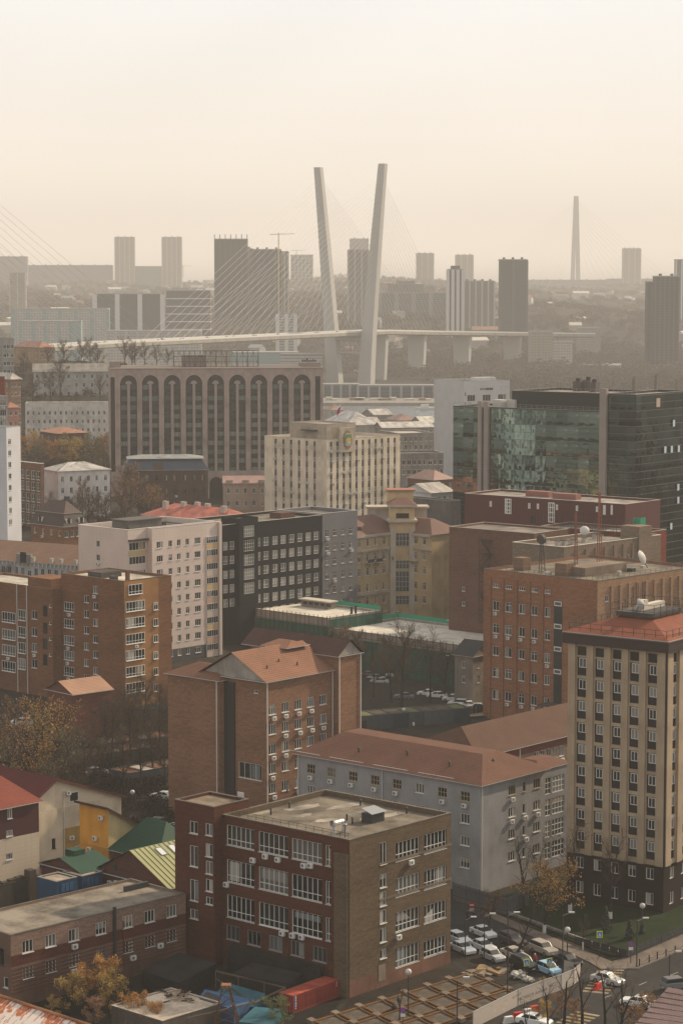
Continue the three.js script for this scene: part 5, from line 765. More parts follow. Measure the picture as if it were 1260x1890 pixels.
{ // city administration: white slab with dark window strips
  const b = new B('administration_building', 'cream administration tower with dark vertical window strips and a painted crest', 'office tower', 602.7, 811.8, 720, 6, 45);
  const l = b.len(488, 1), w = b.len(738, 0), H = b.H, CR = M([0.86, 0.72, 0.55], 'stucco', 0.85), v = b.vol(0, w, -l, 0, 0, H, CR, { roofMat: M([0.3, 0.26, 0.22], 'felt', 0.95), coping: M([0.42, 0.35, 0.28], null, 0.8), ph: 0.7 });
  const GRF = M([0.10, 0.095, 0.09], null, 0.7), WN = M([0.5, 0.45, 0.4], null, 0.7), st = { n: 1, sill: false, rec: 0.25, frame: GRF, f: 0.06, glass: [M([0.055, 0.052, 0.05], null, 0.4), M([0.075, 0.07, 0.066], null, 0.5), M([0.035, 0.034, 0.035], null, 0.3)], name: 'strip_bay' };
  const strip = (f, x, y) => { const u = f.uv(x, y)[0]; for (let j = 0; j < 11; j++) { const m = f.add(u, H - 4.0 - j * 3.32, 1.05, 3.3, st); if (!m) continue; const g = frameGeo(0.85, 1.3, 2, [], 0.12); const s = mesh('window_sash', g.frame, WN, m); s.position.set(0, 0.5, 0.05); const p = mesh('pane', g.pane, GL.pale[Math.floor(rnd() * 5)], m); p.position.copy(s.position); if (rnd() < 0.22) f.ac(u + rr(-0.9, 0.9), H - 3.9 - j * 3.32); } };
  for (const x of [508.6, 523, 537, 551.7, 566, 580.4]) strip(v.L, x, 830); for (let i = 0; i < 11; i++) strip(v.R, 611 + i * 11.7, 830);
  // penthouse and crest
  const ph = b.vol(1.0, w * 0.42, -l * 0.62, -1.0, H - 0.6, H + 4.6, M([0.5, 0.41, 0.32], 'dirty', 0.85), { roofMat: M([0.3, 0.26, 0.22], 'felt', 0.95), ph: 0.3 });
  b.box('canopy_slab', -0.4, 2.6, H + 2.4, H + 2.7, -l * 0.4, -l * 0.18, DARKMETAL);
  const u0 = v.R.uv(624, 800)[0], u1 = v.R.uv(652, 800)[0], t0 = v.R.uv(624, 835)[1], cr = v.R.box('crest_panel', u0, u1, t0, H + 3.4, 0.02, 0.7, M([0.58, 0.48, 0.38], 'stucco', 0.85));
  const um = (u0 + u1) / 2, vm = (t0 + H + 3.4) / 2, S = (pts, d, mat, nm) => { const s = new THREE.Shape(pts.map(([x, y]) => new THREE.Vector2(x, y))), g = new THREE.ExtrudeGeometry(s, { depth: 0.12, bevelEnabled: false }); const m = mesh(nm, g, mat, b.g); v.R.put(m, um, vm, d); };
  const ring = []; for (let i = 0; i < 26; i++) { const a = i / 26 * 6.283, k = i % 2 ? 0.9 : 1.02; ring.push([Math.cos(a) * 1.85 * k, Math.sin(a) * 3.0 * k]); } S(ring, 0.71, M([0.34, 0.2, 0.12], 'dirty', 0.8), 'crest_wreath');
  const sh = (h0, h1, wd) => [[-wd, h0], [wd, h0], [wd, h1], [-wd, h1]]; S([[-1.2, -1.5], [0, -2.0], [1.2, -1.5], [1.2, 1.9], [-1.2, 1.9]], 0.84, M([0.6, 0.5, 0.38], null, 0.8), 'crest_shield'); S(sh(0.2, 1.75, 1.05), 0.97, M([0.1, 0.22, 0.1], null, 0.7), 'crest_green_field'); S([[-1.0, -0.9], [1.0, -0.4], [1.0, 0.3], [0.2, 0.7], [-1.0, 0.2]], 1.1, M([0.5, 0.36, 0.08], null, 0.7), 'crest_gold_figure'); S(sh(-1.4, -0.95, 0.95), 0.97, M([0.3, 0.4, 0.5], null, 0.7), 'crest_blue_band');
  const fp = b.world(2, H + 5, -l * 0.2); // flag on the roof
  const fg = thing('flagpole', 'flagpole with a white, blue and red tricolour flag above the crest building', 'flag', 0, 0, 0), P = at(628, 776, 735), T0 = at(628, 745, 735); fg.position.set(P.x, P.y - 1.5, P.z); const ph2 = T0.y - P.y + 1.5; mesh('pole', new Geo().bar([0, 0, 0], [0, ph2, 0], 0.07, 0.05, 5).build(), M([0.5, 0.48, 0.45], null, 0.5), fg);
  [[0.7, 0.68, 0.66], [0.03, 0.05, 0.3], [0.45, 0.02, 0.02]].forEach((c, k) => { const g = new Geo(), y = (x) => ph2 - 0.2 - k * 0.25 - x * 0.95, dx = k * 0.5; for (let i = 0; i < 4; i++) { const xa = i * 0.34, xb = xa + 0.34; g.quad([-xa * 0.7 - dx * 0.2, y(xa) - 0.75 - k * 0.3, Math.sin(i) * 0.15], [-xb * 0.7 - dx * 0.2, y(xb) - 0.75 - k * 0.3, Math.sin(i + 1) * 0.15], [-xb * 0.7, y(xb) + 0.1, Math.sin(i + 1) * 0.15], [-xa * 0.7, y(xa) + 0.1, Math.sin(i) * 0.15]); } mesh(['white_stripe', 'blue_stripe', 'red_stripe'][k], g.build(), M(c, null, 0.9), fg).position.set(0, -k * 0.35, k * 0.02); });
}
{ // the arcaded hotel
  const b = new B('arcaded_hotel', 'large taupe hotel with nine tall arched bays of dark glass and roof lattice', 'hotel', 203, 681, 842, 14, 7);
  const w = b.len(596, 0), H = b.H, TA = M([0.45, 0.345, 0.295], 'stucco', 0.85), DG = M([0.012, 0.014, 0.013], null, 0.25), dep = 24, x0 = (i) => (237 - 203 + i * 40) / 393 * w, hw = 2.95;
  const spr = at(237, 709, 842).y - 14, base = at(237, 871, 842).y - 14;
  b.vols.push({ build() { } });
  const wall = new THREE.Shape(); wall.moveTo(0, 0); wall.lineTo(w, 0); wall.lineTo(w, H); wall.lineTo(0, H); wall.lineTo(0, 0);
  const hole = (c, r, y0, y1, round) => { const p = new THREE.Path(); p.moveTo(c - r, y0); p.lineTo(c - r, y1); if (round) { const n = 14; for (let k = 1; k < n; k++) { const a = Math.PI - Math.PI * k / n; p.lineTo(c + Math.cos(a) * r, y1 + Math.sin(a) * r * 1.05); } } p.lineTo(c + r, y1); p.lineTo(c + r, y0); p.lineTo(c - r, y0); wall.holes.push(p); };
  for (let i = 0; i < 9; i++) hole(x0(i), hw, base, spr, true); hole(0.95, 0.75, base, spr + 2.4); hole(w - 1.9, 0.9, base, spr + 2.4); for (const i of [1, 4, 6]) hole(x0(i), 2.4, 0.5, 6.2, true);
  mesh('facade', new THREE.ExtrudeGeometry(wall, { depth: 0.9, bevelEnabled: false }).translate(0, 0, -0.9), TA, b.g);
  mesh('dark_glazing', new Geo().quad([0.1, 0, -0.8], [w - 0.1, 0, -0.8], [w - 0.1, H - 1, -0.8], [0.1, H - 1, -0.8]).build(), DG, b.g);
  mesh('side_wall', new Geo().box(0, 0.02, 0, H, -dep, -0.91).box(w - 0.02, w, 0, H, -dep, -0.91).box(0.02, w - 0.02, 0, H, -dep, -dep + 0.02).build(), TA, b.g); mesh('roof', new Geo().box(0.02, w - 0.02, H - 0.6, H - 0.3, -dep + 0.02, -0.91).build(), M([0.36, 0.31, 0.27], 'felt', 0.9), b.g); mesh('cornice', new Geo().box(-0.2, w + 0.2, H + 0.005, H + 0.35, -1.2, 0.25).build(), M([0.42, 0.34, 0.3], null, 0.8), b.g);
  const fl = (spr - base) / 9.75, GP = [M([0.10, 0.14, 0.115], null, 0.15), M([0.14, 0.18, 0.15], null, 0.2), M([0.065, 0.09, 0.078], null, 0.15), M([0.035, 0.045, 0.04], null, 0.15), M([0.18, 0.18, 0.14], null, 0.3)];
  const wg = new Geo().quad([-1.05, 0, 0], [1.05, 0, 0], [1.05, fl * 0.5, 0], [-1.05, fl * 0.5, 0]).build();
  for (let i = 0; i < 9; i++) {
    const c = x0(i); mesh('bay_mullion', new Geo().box(c - 0.48, c + 0.48, base, spr, -0.78, -0.12).build(), M([0.30, 0.24, 0.215], null, 0.85), b.g); mesh('bay_roundel', new THREE.CylinderGeometry(1.2, 1.2, 0.5, 18, 1, false, 0, Math.PI).rotateX(Math.PI / 2).rotateZ(Math.PI / 2).translate(c, spr - 0.1, -0.45), M([0.3, 0.24, 0.215], null, 0.85), b.g);
    for (let j = 0; j < 10; j++) for (const s of [-1, 1]) { const m = mesh('window_band', wg, GP[Math.floor(rnd() * (j < 4 ? 4 : 5))], b.g); m.position.set(c + s * 1.62, spr - 1.0 - fl * 0.5 - j * fl + (j ? -0.2 : 0.6), -0.7); m.rotation.set(rr(-0.01, 0.01), rr(-0.01, 0.01), 0); }
    const rb = new Geo(); for (let j = 0; j < 11; j++) rb.box(c - hw, c + hw, spr - j * fl - 0.06, spr - j * fl + 0.06, -0.68, -0.62); for (const s of [-2.2, -1.05, 1.05, 2.2]) rb.box(c + s - 0.05, c + s + 0.05, base, spr, -0.68, -0.63); mesh('glazing_bars', rb.build(), DARKMETAL, b.g);
  }
  // roof lattice for signs, plant rooms
  const lx = (px) => (px - 203) / 393 * w, lt = new Geo(), la = lx(322), lb = lx(479), ly = H + 0.4, lh = 5.6; for (let i = 0; i <= 16; i++) { const x = la + (lb - la) * i / 16; lt.bar([x, ly, -6], [x, ly + lh, -6], 0.09); if (i < 16) { const e = la + (lb - la) * (i + 1) / 16; lt.bar([x, ly + (i % 2 ? lh : 0), -6], [e, ly + (i % 2 ? 0 : lh), -6], 0.07); } } for (const k of [0, 0.33, 0.66, 1]) lt.bar([la, ly + lh * k, -6], [lb, ly + lh * k, -6], 0.08); for (let i = 0; i <= 8; i++) { const x = la + (lb - la) * i / 8; lt.bar([x, ly, -10], [x, ly + lh, -10], 0.08); lt.bar([x, ly, -10], [x, ly + lh * 0.8, -6], 0.06); } lt.bar([la, ly + lh, -10], [lb, ly + lh, -10], 0.08); mesh('roof_lattice', lt.build(), M([0.05, 0.042, 0.04], null, 0.7), b.g);
  const RH = M([0.33, 0.27, 0.24], 'stucco', 0.85); b.box('plant_room', lx(337), lx(381), H, H + 4.6, -9, -6.6, RH); b.box('plant_room', lx(203), lx(222), H + 0.36, H + 2.6, -8, -1.5, RH); b.box('plant_room', lx(556), lx(592), H + 0.36, H + 2.0, -9, -1.4, RH); b.box('roof_kerb', lx(225), lx(555), H - 0.28, H + 0.9, -12, -11, M([0.5, 0.43, 0.37], null, 0.8)); for (let i = 0; i < 7; i++) b.box('roof_fan', lx(560 + i * 4), lx(560 + i * 4) + 0.5, H + 2.01, H + rr(2.6, 3.6), -6, -5.4, DARKMETAL);
}

// ---------- smaller buildings round about ----------
function simple(name, label, category, px, py, D, y0, th, lx, rx, mat, o = {}) {
  const b = new B(name, label, category, px, py, D, y0, th, o.group), l = typeof lx === 'number' && o.lm ? o.lm : b.len(lx, 1), w = o.rm || b.len(rx, 0), H = b.H, v = b.vol(0, w, -l, 0, 0, H, mat, { roof: o.roof && o.roof !== 'flat' ? 'none' : 'flat', ...(o.vol || {}) });
  for (const k of ['R', 'L']) if (o[k]) { const [n, m, ww, hh, fh = 3.2, top = 1.2, extra] = o[k], f = v[k]; for (let j = 0; j < m; j++) for (let i = 0; i < n; i++) f.add(f.len * (i + 0.5) / n, H - top - hh - j * fh, ww, hh, { n: 2, ac: 0.08, ...extra }); }
  const rm = o.roofMat || TILE_BROWN, rise = o.rise || 2.5;
  if (o.roof === 'hip') b.hip(0, w, -l, 0, H, rise, Math.min(l, w) / 2 - 0.05, Math.min(l, w) / 2 - 0.05, rm, o.over ?? 0.5);
  if (o.roof === 'gx') b.hip(0, w, -l, 0, H, rise, 0, l / 2, rm, o.over ?? 0.5, 'roof', mat);
  if (o.roof === 'gz') b.hip(0, w, -l, 0, H, rise, w / 2, 0, rm, o.over ?? 0.5, 'roof', mat);
  b.w = w; b.l = l; b.v = v; return b;
}
const TIN = M([0.5, 0.44, 0.38], 'rust', 0.55), TERRA = M([0.46, 0.18, 0.11], 'tile', 0.6), WSTUC = M([0.74, 0.71, 0.68], 'stucco', 0.85);
{ const b = simple('white_blank_block', 'white block with blank end wall in front of the bay', 'building', 855, 704, 960, 0, 24, 801, 940, M([0.74, 0.72, 0.7], 'cladding', 0.85), { R: [3, 1, 3.6, 2.6, 4, 5.5, { n: 3, sill: false }] }); b.v.R.add(b.w * 0.5, b.H - 3.8, 6, 1.1, { n: 6, sill: false }); for (let i = 0; i < 4; i++) b.v.R.add(0.9, b.H - 6 - i * 4, 0.6, 1.6, { n: 1 }); b.box('roof_house', b.w * 0.3, b.w * 0.75, b.H - 0.48, b.H + 1.4, -6, -2, WSTUC); for (const x of [2, 9, 14]) mesh('antenna', new Geo().bar([x, b.H, -3], [x, b.H + 3.5, -3], 0.07).build(), DARKMETAL, b.g); }
simple('stone_block', 'stone block with white rooftop ornaments behind the crest building', 'building', 735, 800, 900, 2, 20, 700, 800, M([0.36, 0.31, 0.26], 'dirty', 0.9), { R: [7, 2, 1.1, 1.9], vol: { roofMat: M([0.55, 0.48, 0.42], 'felt', 0.9) } });
simple('grey_concrete_block', 'grey concrete block with a band of windows right of the crest building', 'building', 740, 837, 790, 2, 12, 725, 818, M([0.27, 0.25, 0.235], 'dirty', 0.9), { R: [8, 2, 1.3, 1.7, 3.2, 2.2] });
simple('hip_roofed_pavilion', 'brick pavilion with pink tin hip roof and skylight', 'building', 800, 886, 730, 2, 40, 752, 836, M([0.25, 0.14, 0.1], 'brick', 0.9), { roof: 'hip', rise: 2.6, roofMat: M([0.5, 0.3, 0.24], 'tile', 0.6), R: [3, 1, 1, 1.6] });
simple('white_gable_house', 'white gabled house below the pink hip roof', 'house', 795, 910, 690, 2, 40, 740, 836, WSTUC, { roof: 'gx', rise: 2.4, roofMat: TIN, R: [4, 1, 1, 1.5] });
simple('long_grey_shed', 'long grey roofed shed left of the glass tower', 'shed', 832, 925, 660, 2, 44, 745, 850, M([0.16, 0.14, 0.13], 'dirty', 0.9), { vol: { roofMat: M([0.12, 0.11, 0.1], 'felt', 0.9) } });
simple('domed_market_hall', 'hall with white hipped roof between the hotel and the water', 'hall', 640, 785, 1180, -8, 20, 597, 700, M([0.4, 0.35, 0.3], 'dirty', 0.9), { roof: 'hip', rise: 6, roofMat: M([0.62, 0.56, 0.5], 'felt', 0.6) });
simple('harbour_roofs', 'long pale roofed harbour building with chimneys by the water', 'building', 705, 790, 1120, -8, 18, 690, 800, M([0.4, 0.35, 0.3], 'dirty', 0.9), { roof: 'gx', rise: 2.5, roofMat: M([0.6, 0.54, 0.48], 'felt', 0.6), R: [8, 1, 1.2, 1.8] });
simple('blue_roofed_mansion', 'old brick mansion with blue slate mansard in front of the hotel', 'mansion', 228, 868, 775, 13, 6, 222, 384, M([0.13, 0.085, 0.065], 'brick', 0.92), { lm: 14, R: [9, 3, 1.1, 2.0, 4.4, 1.6, { n: 2, frame: M([0.1, 0.08, 0.07], null, 0.8), f: 0.08 }] });
{ const b = allB[allB.length - 1]; b.hip(0, b.w, -b.l, 0, b.H, 3.6, 2.2, 2.2, M([0.09, 0.115, 0.15], 'tile', 0.5), 0.4, 'mansard'); b.hip(1.6, b.w - 1.6, -b.l + 1.6, -1.6, b.H + 3.62, 0.9, 4, 4, M([0.3, 0.3, 0.28], 'felt', 0.6), 0.5, 'upper_roof'); b.v.R.box('gablet', b.w * 0.36, b.w * 0.46, b.H - 0.1, b.H + 2.4, -0.3, 0.3, M([0.17, 0.11, 0.085], 'brick', 0.9)); for (const u of [0.02, 0.34, 0.46, 0.96]) v_pier(b, u); function v_pier(q, u) { q.v.R.box('pier', q.w * u, q.w * u + 1, 0, q.H, -0.02, 0.35, M([0.14, 0.09, 0.07], 'brick', 0.9)); } }
simple('pink_townhouse', 'small pink stucco townhouse with stepped gables beside the hotel', 'house', 414, 892, 755, 11, 5, 412, 492, M([0.5, 0.36, 0.29], 'stucco', 0.85), { lm: 10, R: [5, 3, 1.0, 1.7, 4.0, 1.6], roof: 'gx', rise: 2.0, roofMat: M([0.5, 0.3, 0.25], 'tile', 0.6) });
{ const b = allB[allB.length - 1]; for (const u of [0.04, 0.42, 0.8]) b.v.R.box('attic_gable', b.w * u, b.w * u + 2.2, b.H - 0.1, b.H + 1.0, -0.3, 0.15, M([0.5, 0.38, 0.31], 'stucco', 0.85)); }
{ const b = simple('red_roofed_house', 'long house with coral red tin roof and pale chimneys', 'house', 420, 966, 640, 5, 46, 262, 482, M([0.5, 0.46, 0.42], 'stucco', 0.85), { rm: 13, roof: 'hip', rise: 3.2, roofMat: M([0.5, 0.13, 0.075], 'felt', 0.5), L: [9, 2, 1.0, 1.6], R: [4, 2, 1.0, 1.6] }); for (const [u, z] of [[3, -0.85], [5, -0.7], [6, -0.45], [4, -0.2], [7, -0.6]]) b.box('chimney', u, u + 1.1, b.H + 1, b.H + 4, b.l * z, b.l * z + 1.6, M([0.55, 0.45, 0.38], 'stucco', 0.9)); }
{ const b = simple('white_slab_tower', 'white plastered slab tower with one column of small windows at left edge', 'tower', 12, 789, 606, 20, 62, -30, 38, M([0.76, 0.76, 0.78], 'cladding', 0.85), {}); const f = b.v.R; for (const y of [816, 837, 858, 878, 899, 920, 941]) { const [u, t] = f.uv(10.5, y), k = b.v.L.uv(10.5, y); } for (let j = 0; j < 8; j++) b.v.R.add(1.4, b.H - 4.4 - j * 2.95, 1.2, 1.4, { n: 2 }); }
{ const b = simple('mansard_house', 'brown mansard roofed brick house with white arched dormers', 'house', 118, 972, 622, 20, 44, 58, 160, M([0.3, 0.14, 0.075], 'brick', 0.9), { L: [4, 1, 1, 1.4], R: [4, 1, 1.2, 1.7] }); b.hip(0, b.w, -b.l, 0, b.H, 3.3, 1.2, 1.2, M([0.075, 0.05, 0.042], 'tile', 0.7), 0.6, 'mansard'); b.hip(1.2, b.w - 1.2, -b.l + 1.2, -1.2, b.H + 3.32, 3.0, b.w / 2 - 1.3, b.w / 2 - 1.3, M([0.115, 0.07, 0.06], 'tile', 0.7), 0.3, 'upper_roof');
  for (const [f, u] of [[b.v.R, 1.6], [b.v.R, b.w - 1.8], [b.v.L, b.l * 0.3]]) { const d = f.box('dormer', u - 0.8, u + 0.8, b.H + 0.3, b.H + 1.9, -1.4, 0.2, WHITE); f.put(mesh('dormer_head', new THREE.CylinderGeometry(0.8, 0.8, 1.6, 12, 1, false, -Math.PI / 2, Math.PI).rotateX(Math.PI / 2).rotateZ(0), WHITE, b.g), u, b.H + 1.9, -0.6); f.box('dormer_pane', u - 0.5, u + 0.5, b.H + 0.5, b.H + 2.1, 0.21, 0.25, GL.dark[1]); } b.box('chimney', 4, 5.2, b.H + 5, b.H + 7.4, -5, -4, DARKMETAL); }
{ const RIB = M([0.42, 0.23, 0.14], 'tile', 0.65), b = simple('old_stucco_row', 'old white stucco row house with ribbed orange brown roof and arched gable', 'row house', 160, 1045, 570, 12, 60, -60, 200, M([0.46, 0.45, 0.43], 'dirty', 0.9), { rm: 12, roof: 'gz', rise: 4.2, roofMat: RIB, L: [18, 2, 1.1, 2.1, 4.4, 1.4, { frame: M([0.45, 0.46, 0.46], null, 0.7) }] });
  const f = b.v.L, u = f.uv(46, 1050)[0]; f.box('arched_gable', u - 2.2, u + 2.2, b.H - 0.5, b.H + 1.9, -0.5, 0.5, M([0.3, 0.27, 0.24], 'dirty', 0.9)); f.put(mesh('gable_arch', new THREE.CylinderGeometry(2.2, 2.2, 0.9, 18, 1, false, -Math.PI / 2, Math.PI).rotateX(Math.PI / 2), M([0.3, 0.27, 0.24], 'dirty', 0.9), b.g), u, b.H + 1.9, 0); f.box('gable_pane', u - 0.9, u + 0.9, b.H - 0.2, b.H + 2.4, 0.51, 0.56, GL.dark[0]); for (let i = 0; i < 30; i++) f.box('cornice_bracket', i * b.l / 30 + 0.3, i * b.l / 30 + 0.7, b.H - 0.9, b.H - 0.15, 0.02, 0.4, M([0.42, 0.4, 0.38], null, 0.9)); for (const k of [0.55, 0.7, 0.78, 0.9]) f.box('parapet_urn', b.l * k, b.l * k + 0.9, b.H, b.H + 1.3, -0.4, 0.4, M([0.5, 0.46, 0.42], 'dirty', 0.9)); }
simple('brown_panel_office', 'brown brick office with white framed window strips at the left', 'office', 76, 856, 690, 18, 40, 20, 82, M([0.27, 0.15, 0.1], 'brick', 0.9), { lm: 20, L: [7, 5, 1.9, 2.6, 3.3, 2.2, { n: 2, t: [0.35], f: 0.14 }], vol: { coping: M([0.6, 0.57, 0.53], null, 0.7) } });
simple('white_plaster_villa', 'white plaster building with grey roof behind the bare trees', 'building', 108, 870, 712, 18, 30, 80, 203, WSTUC, { R: [6, 3, 1.0, 1.7, 3.4, 1.6], roof: 'hip', rise: 2.2, roofMat: M([0.5, 0.46, 0.42], 'felt', 0.7) });
simple('long_white_barracks', 'long weathered white building with two rows of small windows on the hillside', 'building', 47, 744, 950, 22, 5, 46, 208, M([0.72, 0.67, 0.61], 'dirty', 0.9), { lm: 12, R: [16, 4, 0.9, 1.6, 3.4, 3.2], vol: { roofMat: TIN, coping: M([0.4, 0.3, 0.24], 'rust', 0.8) } });
simple('orange_roofed_house', 'small house with orange hip roof among yellow trees', 'house', 108, 800, 880, 20, 30, 74, 164, M([0.2, 0.12, 0.09], 'brick', 0.9), { roof: 'hip', rise: 1.8, roofMat: M([0.5, 0.22, 0.12], 'tile', 0.6), L: [3, 2, 1, 1.6], R: [5, 2, 1, 1.6] });
simple('grey_terrace_house', 'three storey grey stucco terrace house with slate gable roof on the hill', 'terrace house', 62, 686, 1050, 38, 6, 56, 206, M([0.42, 0.4, 0.37], 'dirty', 0.9), { lm: 11, R: [10, 3, 1.2, 1.9, 3.8, 1.2], roof: 'gx', rise: 3.4, roofMat: M([0.3, 0.27, 0.23], 'felt', 0.7) });
simple('ochre_hill_house', 'ochre house with patched red roof at the hilltop beside bare trees', 'house', 73, 641, 1150, 42, 38, 26, 101, M([0.42, 0.28, 0.17], 'stucco', 0.9), { roof: 'hip', rise: 2.6, roofMat: M([0.4, 0.18, 0.12], 'rust', 0.6), R: [4, 3, 1, 1.6], L: [4, 3, 1, 1.6] });
simple('panel_tower', 'grey panel tower block cut by the left frame edge', 'tower', 6, 624, 860, 26, 30, -40, 26, M([0.4, 0.37, 0.34], 'stucco', 0.9), { R: [3, 7, 1.2, 1.5, 3.0, 2.4], L: [4, 7, 1.2, 1.5, 3.0, 2.4] });
simple('orange_tall_house', 'narrow orange brick house with tin roof behind the white slab', 'house', 20, 700, 790, 24, 40, -20, 39, M([0.4, 0.24, 0.15], 'brick', 0.9), { roof: 'hip', rise: 2, roofMat: TIN, R: [3, 6, 0.9, 1.4, 3.0, 1.2], L: [3, 6, 0.9, 1.4] });
simple('salmon_house', 'narrow salmon painted house in front of the orange one', 'house', 16, 752, 740, 24, 40, -20, 35, M([0.5, 0.26, 0.2], 'stucco', 0.9), { roof: 'hip', rise: 1.6, roofMat: TERRA, R: [2, 4, 0.9, 1.4] });
simple('red_brick_turret_house', 'dark red brick house with green trim and glazed bays at left edge', 'house', -4, 695, 700, 22, 30, -40, 9, M([0.28, 0.075, 0.045], 'brick', 0.9), { lm: 12 });
simple('glazed_balcony_block', 'pale block of glazed balconies under the red brick house', 'building', -6, 732, 680, 22, 25, -40, 15, M([0.42, 0.4, 0.37], 'stucco', 0.9), { lm: 10, R: [1, 5, 2.4, 1.8, 3.0, 0.8, { n: 4 }] });
simple('mouldy_stone_house', 'small pale stone house with dark gable roof between netting and laboratory', 'house', 872, 1212, 512, 0, 49, 862, 900, M([0.28, 0.24, 0.2], 'dirty', 0.9), { lm: 5, rm: 8, roof: 'gz', rise: 3, roofMat: M([0.04, 0.035, 0.035], 'tile', 0.7), R: [2, 2, 0.9, 1.6], L: [1, 2, 1, 1.6] });
simple('salmon_shed', 'long brick shed with bright salmon roof among autumn trees', 'shed', 136, 1282, 466, 0.5, 42, 104, 205, M([0.2, 0.075, 0.05], 'brick', 0.9), { lm: 9, roof: 'gx', rise: 2.2, roofMat: M([0.5, 0.27, 0.17], 'tile', 0.6), over: 0.5 });
for (const [i, [px, py, D, lx, rx, r]] of [[622, 778, 1240, 604, 650, 'hip'], [668, 782, 1300, 652, 702, 'gx'], [735, 776, 1360, 712, 768, 'hip'], [778, 781, 1260, 758, 806, 'gx'], [690, 766, 1450, 668, 724, 'gx'], [610, 757, 1520, 596, 640, 'hip']].entries()) simple('harbour_house', ['low harbour house with pale hip roof by the hotel corner', 'harbour house with gabled white roof behind the crest', 'hip roofed harbour house beside the stone block', 'gabled harbour house close to the white block', 'long gabled store at the water edge', 'small hip roofed store under the left mast'][i], 'house', px, py, D, -11, 24, lx, rx, M([[0.42, 0.36, 0.3], [0.34, 0.28, 0.23], [0.5, 0.44, 0.38]][i % 3], 'dirty', 0.9), { roof: r, rise: 3.2, roofMat: M([[0.62, 0.56, 0.48], [0.5, 0.45, 0.4], [0.34, 0.2, 0.15]][i % 3], 'felt', 0.7), R: [6, 1, 1.2, 1.7] });

// ---------- trees ----------
const BARK = M([0.05, 0.04, 0.032], 'dirty', 0.95), TWIG = M([0.085, 0.058, 0.04], null, 0.95);
const leafMat = (c) => new THREE.MeshPhysicalMaterial({ color: new THREE.Color().setRGB(...c), roughness: 0.9, transmission: 0.35, thickness: 0, side: THREE.DoubleSide });
const LEAF = { orange: leafMat([0.42, 0.2, 0.035]), gold: leafMat([0.4, 0.25, 0.05]), olive: leafMat([0.15, 0.12, 0.04]), rust: leafMat([0.24, 0.12, 0.05]), green: leafMat([0.12, 0.14, 0.04]), dark: leafMat([0.02, 0.035, 0.015]) };
function treeGeo(o) {                                       // unit tree about 10 m tall: trunk, branches, leaves
  const q = { limbs: 8, sub: 5, twigs: 5, fine: 3, spread: 0.75, droop: 0, trunk: 0.34, leaves: 0, leaf: 0.28, r: 0.2, lean: 0.06, ...o };
  const T = new Geo(), C = new Geo(), L = new Geo(), A = (v) => [v.x, v.y, v.z], dirN = (d, s) => V(d.x + rr(-s, s), d.y + rr(-s, s), d.z + rr(-s, s)).normalize();
  let p = V(0, 0, 0), d = V(rr(-q.lean, q.lean), 1, rr(-q.lean, q.lean)).normalize(); const H = 10, seg = 6, knots = []; let r = q.r;
  for (let i = 0; i < seg; i++) { const e = p.clone().addScaledVector(d, H * 0.78 / seg), r2 = r * 0.84; T.bar(A(p), A(e), r, r2, 6); knots.push([p.clone(), e.clone(), r2]); p = e; r = r2; d = dirN(d, 0.1); }
  const leafAt = (c) => { for (let k = 0; k < q.leaves; k++) { const b = V(c.x + rr(-0.4, 0.4), c.y + rr(-0.35, 0.3), c.z + rr(-0.4, 0.4)), u = dirN(V(0, 0, 0), 1).multiplyScalar(q.leaf * rr(0.5, 1)), v = dirN(V(0, 0, 0), 1).multiplyScalar(q.leaf * rr(0.5, 1)); L.quad(A(b), A(b.clone().add(u)), A(b.clone().add(u).add(v)), A(b.clone().add(v)), [[0, 0], [1, 0], [1, 1], [0, 1]]); } };
  for (let i = 0; i < q.limbs; i++) {
    const t = q.trunk + (1 - q.trunk) * (i + rnd()) / q.limbs, k = knots[Math.min(seg - 1, Math.floor(t * seg))], s = k[0].clone().lerp(k[1], (t * seg) % 1), az = i * 2.4 + rr(-0.4, 0.4), up = 0.55 + 0.7 * t, len = H * 0.46 * (1.1 - 0.55 * t) * rr(0.8, 1.15);
    let a = s, dd = V(Math.cos(az) * q.spread, up, Math.sin(az) * q.spread).normalize(), lr = k[2] * 0.55;
    for (let g = 0; g < 3; g++) {
      const e = a.clone().addScaledVector(dd, len / 3); T.bar(A(a), A(e), lr, lr * 0.7, 4);
      for (let m = 0; m < q.sub; m++) {
        const sp = a.clone().lerp(e, rnd()), sd = dirN(V(dd.x, dd.y + 0.25, dd.z), 0.75), sl = len * rr(0.2, 0.38), se = sp.clone().addScaledVector(sd, sl); C.bar(A(sp), A(se), lr * 0.42, lr * 0.2, 3);
        for (let n = 0; n < q.twigs; n++) {
          const tp = sp.clone().lerp(se, rr(0.25, 1)), td = dirN(V(sd.x, sd.y + 0.15 - q.droop, sd.z), 0.7), te = tp.clone().addScaledVector(td, rr(0.45, 0.95)); C.bar(A(tp), A(te), lr * 0.16 + 0.006, 0.006, 3); leafAt(te);
          for (let f = 0; f < q.fine; f++) { const fp = tp.clone().lerp(te, rr(0.3, 1)), fd = dirN(V(td.x, td.y - q.droop, td.z), 0.8); C.bar(A(fp), A(fp.clone().addScaledVector(fd, rr(0.25, 0.6))), 0.012, 0.005, 3); }
        }
      }
      a = e; lr *= 0.7; dd = dirN(V(dd.x, dd.y - q.droop * 0.4, dd.z), 0.25);
    }
  }
  return { T: T.build(), C: C.build(), L: q.leaves ? L.build() : null };
}
